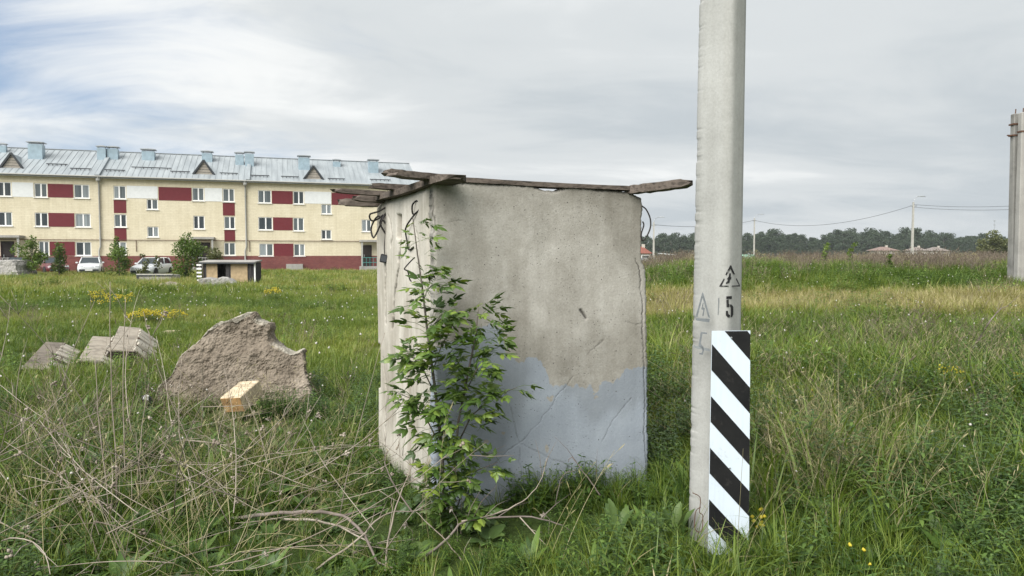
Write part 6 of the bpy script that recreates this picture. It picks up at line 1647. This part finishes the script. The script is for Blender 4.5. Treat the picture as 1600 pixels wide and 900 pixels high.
x, y = place(1500, 31, 62, lambda x, y: sstep(0.13, 0.2, AZ(x, y)) * (0.12 + 0.88 * sstep(0.42, 0.6, fbm(x * 0.3, y * 0.3, 423)))); g.append((x, y, [4, 4, 5], 0.62 + 0.35 * fbm(x * 0.3, y * 0.3, 424), np.full(len(x), 0.5), 0.1))
layer('far_meadow_grass', 'far meadow grass and brown dry weeds up to the block and over the mound', far_T, g)

# ---- open field beyond, seen edge on
x, y = place(9000, 90, 360, None, half=R(44), power=0.9)
fld_T = [t_tuft(41, 60, 0.6, 2.2, 0.12, 0.8, 2), t_stalk(42, 40, 0.8, 2.2, 'brown_stalk', True, 0.03, 4)]
layer('field_grass', 'open grassy field running to the foot of the wood', fld_T, [(x, y, [0, 0, 0, 1], 0.9 + 0 * x, np.clip(tint(x, y) + 0.15, 0, 1), 0.05)])

# ------------------------------------------------------------------ the young maple in front of the corner
def leaflet(mb, p, d, n, L, w, lobes, rng):
    """pointed leaflet with a couple of coarse teeth, folded along the rib"""
    d = Vector(d).normalized(); sd = d.cross(Vector(n)).normalized(); n = sd.cross(d).normalized(); p = Vector(p)
    prof = [(0, 0.06), (0.18, 0.62), (0.32, 0.95), (0.42, 0.74), (0.58, 0.86), (0.68, 0.50), (0.84, 0.28), (1.0, 0.0)]
    droop = rng.uniform(0.08, 0.30); vs = []; fs = []
    for t, k in prof:
        c = p + d * L * t - n * L * droop * t * t
        a = 1 + lobes * rng.uniform(-0.2, 0.2)
        vs += [c - sd * w * k * a / 2 - n * w * 0.10 * k, c + n * w * 0.06 * k, c + sd * w * k / 2 - n * w * 0.10 * k]
    for i in range(len(prof) - 1):
        a = 3 * i
        fs += [(a, a + 1, a + 4, a + 3), (a + 1, a + 2, a + 5, a + 4)]
    mb.add(vs, fs)
M['maple_leaf'] = m_leaf('maple_leaves', [(0, (0.042, 0.084, 0.018)), (0.45, (0.076, 0.136, 0.025)), (0.8, (0.13, 0.205, 0.036)), (1, (0.22, 0.29, 0.05))], None, 0.38, 0.28, True, None, 0.5)
def compound(seed):
    rng = random.Random(seed); mb = MB(); L = 0.13 * rng.uniform(0.9, 1.15)
    mb.tube([(0, 0, 0), (0, L * 0.45, 0.012), (0, L * 0.95, 0.0)], 0.0016, 3, 0, False)
    leaflet(mb, (0, L * 0.93, 0), (rng.uniform(-0.15, 0.15), 1, -0.15), (0, 0, 1), 0.085, 0.047, 1, rng)
    for k, t in enumerate((0.88, 0.5) if seed % 3 else (0.85,)):
        for sx in (-1, 1):
            leaflet(mb, (0, L * t, 0.008), (sx * rng.uniform(0.75, 1.0), rng.uniform(0.45, 0.8), -0.12), (0, 0, 1), 0.072 * rng.uniform(0.85, 1.1), 0.037, 1, rng)
    me = mb.mesh('leaf'); me.materials.append(M['maple_leaf']); return me
def maple():
    rng = random.Random(77)
    base = at(702, 868, 4.33); base.z = gzf(base.x, base.y) - 0.05
    r_ = empty('young_maple', base, 'slender young maple tree growing up against the corner of the booth', 'tree')
    LEAVES = [compound(500 + i) for i in range(9)]
    E = lambda pts: [at(x, y, d) for x, y, d in pts]
    stems = [(E([(702, 880, 4.33), (694, 790, 4.35), (690, 700, 4.36), (680, 610, 4.38), (668, 520, 4.42), (660, 450, 4.46), (652, 395, 4.5), (645, 340, 4.54)]), 0.014, 0.003),
             (E([(703, 860, 4.34), (708, 760, 4.33), (716, 660, 4.34), (734, 570, 4.38), (744, 520, 4.40), (748, 478, 4.42)]), 0.010, 0.003),
             (E([(705, 820, 4.32), (722, 770, 4.28), (745, 735, 4.28), (778, 722, 4.30)]), 0.006, 0.002),
             (E([(712, 700, 4.34), (736, 650, 4.30), (772, 620, 4.30), (808, 605, 4.34)]), 0.006, 0.002),
             (E([(690, 700, 4.36), (664, 650, 4.32), (640, 622, 4.30), (617, 612, 4.32)]), 0.005, 0.002),
             (E([(682, 620, 4.38), (660, 575, 4.36), (640, 552, 4.36), (632, 560, 4.36)]), 0.005, 0.002),
             (E([(676, 580, 4.4), (690, 540, 4.36), (712, 500, 4.36)]), 0.005, 0.002),
             (E([(724, 620, 4.35), (746, 575, 4.34), (772, 545, 4.38)]), 0.004, 0.0015),
             (E([(692, 740, 4.35), (676, 735, 4.28), (664, 722, 4.25)]), 0.004, 0.0015),
             (E([(700, 800, 4.33), (680, 770, 4.2), (660, 752, 4.14)]), 0.004, 0.0015),
             (E([(704, 800, 4.33), (724, 800, 4.22), (735, 812, 4.15)]), 0.004, 0.0015),
             (E([(668, 520, 4.42), (690, 492, 4.42), (708, 486, 4.42)]), 0.004, 0.0015),
             (E([(662, 470, 4.45), (672, 440, 4.42), (680, 425, 4.42)]), 0.003, 0.0015)]
    for i, (pts, r0, r1) in enumerate(stems):
        m = MB(); k = len(pts); m.tube(pts, [r0 + (r1 - r0) * j / (k - 1) for j in range(k)], 7 if i < 2 else 5); m.build('trunk' if i < 2 else 'branch', M['bark'], r_, smooth=True)
    UA = (B2 - A2).normalized(); NA = Vector((UA.y, -UA.x, 0)); UC = (C2 - A2).normalized(); NC = Vector((-UC.y, UC.x, 0))
    if NC.x > 0: NC = -NC
    spots = []
    def along(pts, t):
        f = t * (len(pts) - 1); k = min(int(f), len(pts) - 2); return pts[k].lerp(pts[k + 1], f - k), (pts[k + 1] - pts[k]).normalized()
    for i, (pts, r0, r1) in enumerate(stems):
        L = sum((pts[j + 1] - pts[j]).length for j in range(len(pts) - 1))
        n = int(L / (0.0128 if i < 2 else 0.0135))
        for j in range(n):
            t = (j + rng.random()) / n
            if i == 0 and t < 0.10: continue
            if i == 1 and t < 0.10: continue
            if i == 0 and t > 0.72 and rng.random() < 0.42: continue
            p, tg = along(pts, t); az = rng.uniform(0, 6.283)
            if i < 2:
                h = 1 - max(0.0, (t - 0.66) / 0.34) if i == 0 else 1 - max(0.0, (t - 0.8) / 0.3)
                p = p + Vector((math.cos(az), math.sin(az) * 0.7 - 0.25, rng.uniform(-0.3, 0.5))) * rng.random() ** 0.7 * 0.115 * max(h, 0.2)
            if i != 3: p = p + Vector((0.028, 0, 0))
            spots.append((p, az, t, i))
    rng.shuffle(spots)
    extra = None; cnt = 0; stuff = MB()
    for p, az, t, i in spots:
        for _ in range(2):                           # stay in front of both walls
            k = (p - A2).dot(NA)
            if p.x > A2.x and k < 0.09: p = p + NA * (0.09 - k + 0.02 * rng.random())
            k = (p - A2).dot(NC)
            if p.x <= A2.x and k < 0.08: p = p + NC * (0.08 - k)
        if p.z < 0.05: continue
        if i not in (4, 5) and proj(np.array([tuple(p)]))[0][0] < 652 and t < 0.72: continue
        out = Vector((math.cos(az), math.sin(az) * 0.6 - 0.45, rng.uniform(-0.35, 0.55))).normalized()
        sz = rng.uniform(0.55, 1.2) * (0.8 if t > 0.7 else 1.0)
        q = out.to_track_quat('Y', 'Z'); q = q @ Euler((rng.uniform(-0.3, 0.3), rng.uniform(-0.7, 0.7), 0)).to_quaternion()
        Mx = Matrix.Translation(p - base) @ q.to_matrix().to_4x4() @ Matrix.Scale(sz, 4)
        lm = rng.choice(LEAVES)
        if cnt < 300:
            o = bpy.data.objects.new('leaf', lm); COL.objects.link(o); o.parent = r_; o.matrix_local = Mx; cnt += 1
        else:
            stuff.add([Mx @ v.co for v in lm.vertices], [tuple(f.vertices) for f in lm.polygons])
    if stuff.v:
        me = stuff.mesh('foliage'); o = link('foliage', me, M['maple_leaf2'], r_); tag(o, kind='stuff')
        a = me.attributes.new('var', 'FLOAT', 'POINT'); a.data.foreach_set('value', np.random.default_rng(3).uniform(0, 1, 4000).repeat(24)[:len(me.vertices)].astype(np.float32) if len(me.vertices) <= 96000 else np.full(len(me.vertices), 0.4, np.float32))
M['maple_leaf2'] = m_leaf('maple_leaves_inner', [(0, (0.042, 0.084, 0.018)), (0.45, (0.076, 0.136, 0.025)), (0.8, (0.13, 0.205, 0.036)), (1, (0.22, 0.29, 0.05))], 'var', 0.38, 0.28, False, None, 0.5)
maple()

# ------------------------------------------------------------------ burdocks and docks that can be picked out
def big_leaf_plant(name, px, py, d, n, L, w, label, seed, el0=0.2, el1=1.0, cat='plant', wavy=0.1):
    rng = random.Random(seed); b = at(px, py, d); b.z = gzf(b.x, b.y)
    r_ = empty(name, b, label, cat)
    for i in range(n):
        az = 6.283 * i / n + rng.uniform(-0.5, 0.5); el = rng.uniform(el0, el1); ll = L * rng.uniform(0.7, 1.15); ww = w * ll / L
        m = MB(); vs = []; fs = []
        d_ = Vector((math.cos(az) * math.cos(el), math.sin(az) * math.cos(el), math.sin(el))); sd = Vector((-math.sin(az), math.cos(az), 0)); up = sd.cross(d_)
        if up.z < 0: up = -up
        st = d_ * ll * 0.25; prof = [(0, 0.25), (0.12, 0.75), (0.3, 1.0), (0.5, 0.96), (0.7, 0.74), (0.87, 0.4), (1, 0.04)]
        for t, k in prof:
            c = st + d_ * ll * t - Vector((0, 0, 1)) * ll * 0.35 * t * t
            for s_ in (-1, -0.5, 0, 0.5, 1): vs.append(c + sd * s_ * ww * k / 2 + up * (abs(s_) * ww * 0.10 * k + rng.uniform(-1, 1) * wavy * ww * 0.35 * abs(s_)))
        for a in range(len(prof) - 1):
            for j in range(4): fs.append((a * 5 + j, a * 5 + j + 1, (a + 1) * 5 + j + 1, (a + 1) * 5 + j))
        m.add(vs, fs); m.tube([(0, 0, -0.02), tuple(st * 0.6), tuple(st)], [0.006, 0.005, 0.004], 4)
        m.build('leaf', M['big_leaf'], r_, Vector((0, 0, 0)), True)
M['big_leaf'] = m_leaf('big_leaves', [(0, (0.05, 0.09, 0.028)), (0.5, (0.075, 0.125, 0.035)), (1, (0.11, 0.165, 0.045))], None, 0.5, 0.25, True, None, 0.4)
big_leaf_plant('burdock', 1225, 822, 4.55, 8, 0.27, 0.19, 'broad leaved burdock just right of the striped board', 3)
big_leaf_plant('burdock', 1285, 795, 4.75, 7, 0.23, 0.17, 'second broad leaved burdock farther right of the striped board', 4)
big_leaf_plant('dock', 1052, 868, 4.05, 9, 0.26, 0.055, 'upright narrow leaved dock left of the foot of the big pole', 5, 0.7, 1.35, wavy=0.2)
big_leaf_plant('dock', 965, 850, 4.15, 10, 0.24, 0.05, 'clump of narrow dock leaves before the middle of the front wall', 6, 0.6, 1.3, wavy=0.2)
big_leaf_plant('burdock', 655, 888, 3.95, 6, 0.15, 0.10, 'small pale burdock at the bottom edge left of the young maple', 7, 0.1, 0.8)
big_leaf_plant('burdock', 762, 872, 4.1, 6, 0.16, 0.10, 'small burdock right of the foot of the young maple', 8, 0.1, 0.8)

# yellow flowering clumps
def flower_clump(px, py, d, rad, nfl, label, seed, h=0.5):
    rng = random.Random(seed); b = at(px, py, d); b.z = gzf(b.x, b.y)
    r_ = empty('yellow_flower_clump', b, label, 'flowers')
    t = T(); fl = T()
    for i in range(nfl):
        a = rng.uniform(0, 6.283); q = rad * math.sqrt(rng.random()); p0 = Vector((q * 0.6 * math.cos(a), q * 0.6 * math.sin(a), 0)); p1 = Vector((q * math.cos(a), q * math.sin(a), h * rng.uniform(0.65, 1.1)))
        t.stick([p0, p0.lerp(p1, 0.5) + Vector((0, 0, 0.05)), p1], 0.004, 0.002, rng.random())
        for _ in range(2): k = rng.uniform(0.3, 0.8); az = rng.uniform(0, 6.283); t.leaf(p0.lerp(p1, k), (math.cos(az), math.sin(az), 0.5), (0, 0, 1), 0.12, 0.03, rng.random())
        for _ in range(5): fl.ball(p1 + Vector((rng.uniform(-1, 1), rng.uniform(-1, 1), rng.uniform(-1, 0.6))) * 0.055, 0.013 * (1 + d / 50), rng.random(), 0, rng)
    link('stems', t.mesh('stems', ('weed',)), None, r_)
    o = link('blossoms', fl.mesh('blossoms', ('yellow_petal',)), None, r_); tag(o, kind='stuff')
flower_clump(178, 488, 20.5, 0.55, 40, 'loose clump of yellow flowers left of the biggest yellow clump', 1)
flower_clump(232, 494, 17.2, 0.48, 60, 'dense clump of yellow flowers in the meadow behind the ribbed slabs', 2, 0.34)
flower_clump(278, 496, 17.4, 0.25, 16, 'small clump of yellow flowers just right of the dense yellow clump', 3, 0.3)
flower_clump(428, 472, 25, 0.40, 26, 'yellow flowers in the meadow straight behind the top of the broken concrete', 4)
flower_clump(152, 470, 23, 0.25, 14, 'few yellow flowers farthest left and highest in the meadow', 5)
flower_clump(1487, 632, 8.2, 0.12, 9, 'yellow flowers standing in the tall grass at right', 6, 0.36)
flower_clump(1592, 640, 8.0, 0.12, 8, 'yellow flowers in the grass at the right edge', 7, 0.36)
flower_clump(1192, 876, 4.15, 0.09, 3, 'yellow flowers low in the grass right of the striped board', 8, 0.17)

# ------------------------------------------------------------------ dead branches and stalks
def branch(pts, r0, label, seed, twigs=5, m='branch', group=None, name='dead_branch', cat='branch'):
    rng = random.Random(seed); W_ = [at(x, y, d) for x, y, d in pts]; P_ = []
    for i in range(len(W_) - 1):
        p0 = W_[max(i - 1, 0)]; p1 = W_[i]; p2 = W_[i + 1]; p3 = W_[min(i + 2, len(W_) - 1)]
        for k in range(4):
            t = k / 4; P_.append(0.5 * ((2 * p1) + (p2 - p0) * t + (2 * p0 - 5 * p1 + 4 * p2 - p3) * t * t + (3 * p1 - p0 - 3 * p2 + p3) * t ** 3) + Vector((rng.uniform(-1, 1), rng.uniform(-1, 1), rng.uniform(-1, 1))) * 0.004)
    P_.append(W_[-1]); n = len(P_)
    mb = MB(); mb.tube(P_, [r0 * (1 - 0.62 * i / (n - 1)) for i in range(n)], 6)
    o = mb.build(name, M[m], None, P_[0], True); o.location = P_[0]; tag(o, label, cat, group)
    for _ in range(twigs):
        k = rng.randrange(n // 5, n - 1); d = (P_[min(k + 1, n - 1)] - P_[k - 1]).normalized()
        e = (d + Vector((rng.uniform(-0.8, 0.8), rng.uniform(-0.5, 0.5), rng.uniform(-0.2, 0.9)))).normalized(); L = rng.uniform(0.10, 0.3)
        q = P_[k]; pts2 = [q, q + e * L * 0.5 + Vector((0, 0, 0.01)), q + e * L + Vector((rng.uniform(-0.03, 0.03), 0, rng.uniform(-0.02, 0.04)))]
        t_ = MB(); t_.tube(pts2, [r0 * 0.38, r0 * 0.28, r0 * 0.12], 4); t_.build('twig', M[m], o, P_[0], True)
    return o
branch([(352, 812, 4.5), (420, 803, 4.35), (490, 799, 4.2), (535, 806, 4.05), (565, 832, 3.9), (585, 868, 3.8), (598, 905, 3.7)], 0.0135, 'thick arching bare branch bending down to the bottom edge left of the maple', 1, 4)
branch([(410, 812, 4.5), (480, 812, 4.35), (530, 822, 4.2), (565, 842, 4.05), (640, 882, 3.9)], 0.009, 'pale branch lying just under the thick arching branch', 2, 5, 'dead_stem')
branch([(640, 905, 3.75), (660, 876, 3.8), (700, 842, 3.95), (722, 816, 4.05), (760, 811, 4.1), (830, 808, 4.2), (880, 822, 4.25), (925, 850, 4.25)], 0.009, 'long dark branch bent across the foot of the front wall', 3, 5)
branch([(722, 814, 4.05), (770, 804, 4.15), (815, 784, 4.25), (842, 755, 4.35), (855, 715, 4.4)], 0.005, 'thin upright twig rising against the blue paint right of the maple', 4, 3, 'dead_stem')
branch([(478, 902, 3.7), (560, 842, 3.85), (592, 809, 4.0), (618, 800, 4.1), (665, 796, 4.2), (720, 780, 4.3)], 0.0065, 'pale forked twig crossing in front of the left wall foot', 5, 5, 'dead_stem')
branch([(300, 872, 3.95), (380, 868, 3.95), (460, 880, 3.9), (530, 888, 3.85), (620, 884, 3.8)], 0.010, 'dark branch lying along the bottom edge of the view', 6, 6)
branch([(645, 800, 4.1), (612, 750, 4.3), (602, 722, 4.4), (606, 705, 4.5)], 0.005, 'crooked thin twig standing before the foot of the left wall', 7, 3)
branch([(600, 905, 3.7), (606, 850, 3.8), (620, 790, 4.0), (636, 745, 4.2), (648, 715, 4.3)], 0.006, 'pale upright twig standing left of the maple stem', 8, 3, 'dead_stem')
branch([(735, 905, 3.8), (716, 868, 3.9), (680, 828, 4.0), (650, 800, 4.1)], 0.005, 'straight pale twig slanting across the maple foot', 9, 2, 'dead_stem')
branch([(812, 808, 4.15), (850, 850, 4.05), (880, 884, 3.95)], 0.004, 'thin pale twig slanting down in front of the front wall grass', 10, 1, 'dead_stem')
branch([(938, 775, 4.5), (925, 755, 4.5), (908, 732, 4.5), (893, 715, 4.5), (888, 722, 4.5)], 0.005, 'dark hooked stalk bowing against the blue painted wall', 11, 2)
branch([(868, 790, 4.5), (876, 750, 4.5), (884, 740, 4.5), (900, 734, 4.5)], 0.004, 'small dark bent stalk left of the hooked one by the wall', 12, 0)
branch([(1172, 668, 6.0), (1200, 664, 6.2), (1225, 672, 6.3), (1240, 690, 6.3)], 0.006, 'pale dead stem arching right of the striped board', 13, 3, 'dead_stem')
branch([(1520, 545, 10.5), (1545, 505, 10.6), (1562, 484, 10.7), (1575, 478, 10.7)], 0.012, 'dark dry stalk leaning right in the meadow near the post pair', 14, 4)
# dried, fluffy flower heads still hanging on the dead stems
M['dried_head'] = m_leaf('dried_flower_head', [(0, (0.30, 0.25, 0.22)), (1, (0.52, 0.47, 0.44))], 'var', 0.9, 0.3, False, None, 0.1)
def head_mesh(seed):
    r_ = random.Random(seed); t = T()
    for i in range(16):
        az = r_.uniform(0, 6.283); el = r_.uniform(-1.0, 1.3); d = (math.cos(az) * math.cos(el), math.sin(az) * math.cos(el), math.sin(el)); t.leaf((0, 0, 0), d, (0.2, 0.3, 1), r_.uniform(0.016, 0.03), 0.010, r_.random(), 0, 0.5)
    return t.mesh('dried_head', ('dried_head',))
HM = [head_mesh(i) for i in range(3)]
for i, (px, py, d, lab) in enumerate([(705, 795, 4.08, 'before the maple stem'), (556, 862, 3.85, 'near the bottom edge left of the maple'), (634, 820, 4.0, 'left of the maple foot'), (711, 733, 4.2, 'highest in the maple leaves'), (850, 803, 4.2, 'low before the blue painted wall'), (928, 829, 4.2, 'low in the grass before the right half of the wall'), (352, 678, 5.4, 'below the timber block'), (438, 660, 6.0, 'right of the timber block'), (420, 655, 6.2, 'just under the timber block'), (498, 650, 6.6, 'between broken concrete and booth'), (455, 676, 5.6, 'in the weeds right of the broken concrete')]):
    o = link('dried_flower_head', HM[i % 3], None); o.location = at(px, py, d); k = 1.0 + 0.25 * (d > 5); o.scale = (k, k, k); o.rotation_euler = (i, i * 2, i); tag(o, 'pale fluffy dried flower head ' + lab, 'flower head', 'dried flower heads')
    s_ = MB(); q = o.location; g0 = Vector((q.x + 0.03, q.y + 0.05, gzf(q.x, q.y))); s_.tube([q, q.lerp(g0, 0.5) + Vector((0.02, 0, 0.03)), g0], [0.0018, 0.0022, 0.0028], 4)
    m_ = s_.mesh('stem', q); m_.transform(Matrix.Diagonal((1 / k, 1 / k, 1 / k, 1)) @ o.rotation_euler.to_matrix().inverted().to_4x4()) if False else m_.transform((o.rotation_euler.to_matrix().inverted().to_4x4()) @ Matrix.Scale(1 / k, 4)); link('stem', m_, M['dead_stem'], o)
# single tall dry stalks on the left
GT = 'tall dry stalks standing at left'
for i, (x0, y0, x1, y1, d, lab) in enumerate([
    (183, 895, 172, 440, 4.6, 'tallest dry stalk, upright before the ribbed slabs'), (190, 880, 196, 466, 5.0, 'tall dry stalk just right of the tallest one'), (176, 890, 148, 560, 4.5, 'dry stalk leaning left beside the tallest one'),
    (276, 790, 284, 560, 5.6, 'lone thin upright stalk before the left end of the broken concrete'), (150, 880, 70, 640, 4.8, 'dry stalk slanting far to the left'), (200, 870, 232, 600, 5.0, 'dry stalk leaning right toward the broken concrete'),
    (12, 700, 38, 545, 6.5, 'dry stalk at the left edge'), (320, 800, 352, 640, 5.6, 'dry stalk beside the timber block'), (60, 690, 148, 470, 7.2, 'bent pale stem left of the leftmost ribbed slab')]):
    branch([(x0, y0, d), ((x0 * 2 + x1) / 3 + 3, (y0 * 2 + y1) / 3, d + 0.05), ((x0 + x1 * 2) / 3 - 2, (y0 + y1 * 2) / 3, d + 0.1), (x1, y1, d + 0.12)], 0.0058, lab, 40 + i, 3, 'dead_stem', GT, 'dry_stalk', 'dry stalk')
# the tangled heap of pale dead stalks
def stalk_mesh(seed):
    rng = random.Random(seed); mb = MB(); L = rng.uniform(0.9, 1.7); n = 8; P_ = [Vector((0, 0, 0))]
    d = Vector((1, 0, 0)); cu = Vector((0, rng.uniform(-0.06, 0.06), rng.uniform(-0.05, 0.05)))
    for i in range(n): d = (d + cu + Vector((0, rng.uniform(-0.05, 0.05), rng.uniform(-0.05, 0.05)))).normalized(); P_.append(P_[-1] + d * L / n)
    mb.tube(P_, [0.0037 * (1 - 0.07 * i) * rng.uniform(0.92, 1.08) for i in range(n + 1)], 5)
    for k in range(rng.randrange(2, 6)):
        j = rng.randrange(2, n); q = P_[j]; e = ((P_[j] - P_[j - 1]).normalized() + Vector((0, rng.uniform(-0.9, 0.9), rng.uniform(-0.9, 0.9)))).normalized(); l = rng.uniform(0.08, 0.35)
        mb.tube([q, q + e * l * 0.5, q + e * l + Vector((0.03, 0, 0.02))], [0.003, 0.0022, 0.001], 4)
        if rng.random() < 0.35:
            for _ in range(4): c = q + e * l + Vector((rng.uniform(-1, 1), rng.uniform(-1, 1), rng.uniform(-1, 1))) * 0.012; mb.box(c, (0.012, 0.010, 0.014), Euler((rng.random() * 3, rng.random() * 3, 0)).to_matrix())
    me = mb.mesh('dry_stalk', None); me.materials.append(M['dead_stem']); me.polygons.foreach_set('use_smooth', [True] * len(me.polygons)); return me
SM = [stalk_mesh(600 + i) for i in range(14)]
rng = random.Random(12)
GH2 = 'pale dead stalks tangled in a heap at lower left'
for i in range(92):
    px = rng.uniform(-60, 430) if i % 4 else rng.uniform(150, 600); py = 640 + 270 * rng.random() ** 0.8
    if px > 330: py = max(py, 760)
    d = max(3.55, min(7.5, 1.62 * FPX / (py - 397)))
    p = at(px, py, d); p.z = max(0.02, gzf(p.x, p.y) + abs(rng.gauss(0.10, 0.14)))
    o = bpy.data.objects.new('dry_stalk', SM[i % len(SM)]); COL.objects.link(o)
    o.location = p; az = rng.choice([rng.gauss(-0.35, 0.5), rng.gauss(2.6, 0.5), rng.uniform(0, 6.28)])
    o.rotation_euler = (rng.uniform(0, 6.28), -abs(rng.gauss(0.12, 0.32)) if i % 6 else -rng.uniform(0.8, 1.4), az); s_ = rng.uniform(0.6, 1.05); o.scale = (s_, s_, s_)
    tag(o, 'pale leafless dead stalk lying in the tangled heap at lower left', 'dry stalk', GH2)
# finer dead stems among them and across the meadow edge, too many to pick apart
fine_T = [t_stalk(51, 14, 0.6, 0.25, 'straw', True, 0.0022, 3, 1.1), t_stalk(52, 10, 0.8, 0.22, 'brown_stalk', True, 0.0024, 4, 0.9), t_stalk(53, 16, 0.45, 0.3, 'straw', False, 0.002, 0, 1.6)]
n_ = 70; dd = RNG.uniform(3.6, 7.5, n_); x = RNG.uniform(-0.78, -0.22, n_) * dd; y = dd; g = [(x, y, [0, 1, 2], 0.9 + 0 * x, np.full(n_, 0.5), 0.45)]
n_ = 60; x = 2.45 + RNG.normal(0, 0.35, n_); y = 5.3 + RNG.normal(0, 0.6, n_); g.append((x, y, [0, 2], 0.9 + 0 * x, np.full(n_, 0.5), 0.5))
n_ = 90; dd = RNG.uniform(6, 14, n_); x = RNG.uniform(0.2, 0.75, n_) * dd; g.append((x, dd, [0, 1], 1.0 + 0 * x, np.full(n_, 0.5), 0.25))
layer('dry_stems', 'fine dry stems and straw tangled in the grass', fine_T, g)

# ------------------------------------------------------------------ thin summer haze over the plain
m = MB(); m.box((0, 0, 8.0), (6400, 6400, 19.0))
hm = bpy.data.materials.new('haze_air'); hm.use_nodes = True; ht_ = hm.node_tree; ht_.nodes.clear()
ho = ht_.nodes.new('ShaderNodeOutputMaterial'); hv = ht_.nodes.new('ShaderNodeVolumePrincipled')
hv.inputs['Color'].default_value = (0.86, 0.90, 0.95, 1); hv.inputs['Density'].default_value = 0.00022; hv.inputs['Anisotropy'].default_value = 0.2
ht_.links.new(hv.outputs[0], ho.inputs['Volume'])
tag(m.build('haze', hm), 'thin pale summer haze lying over the plain', kind='stuff')
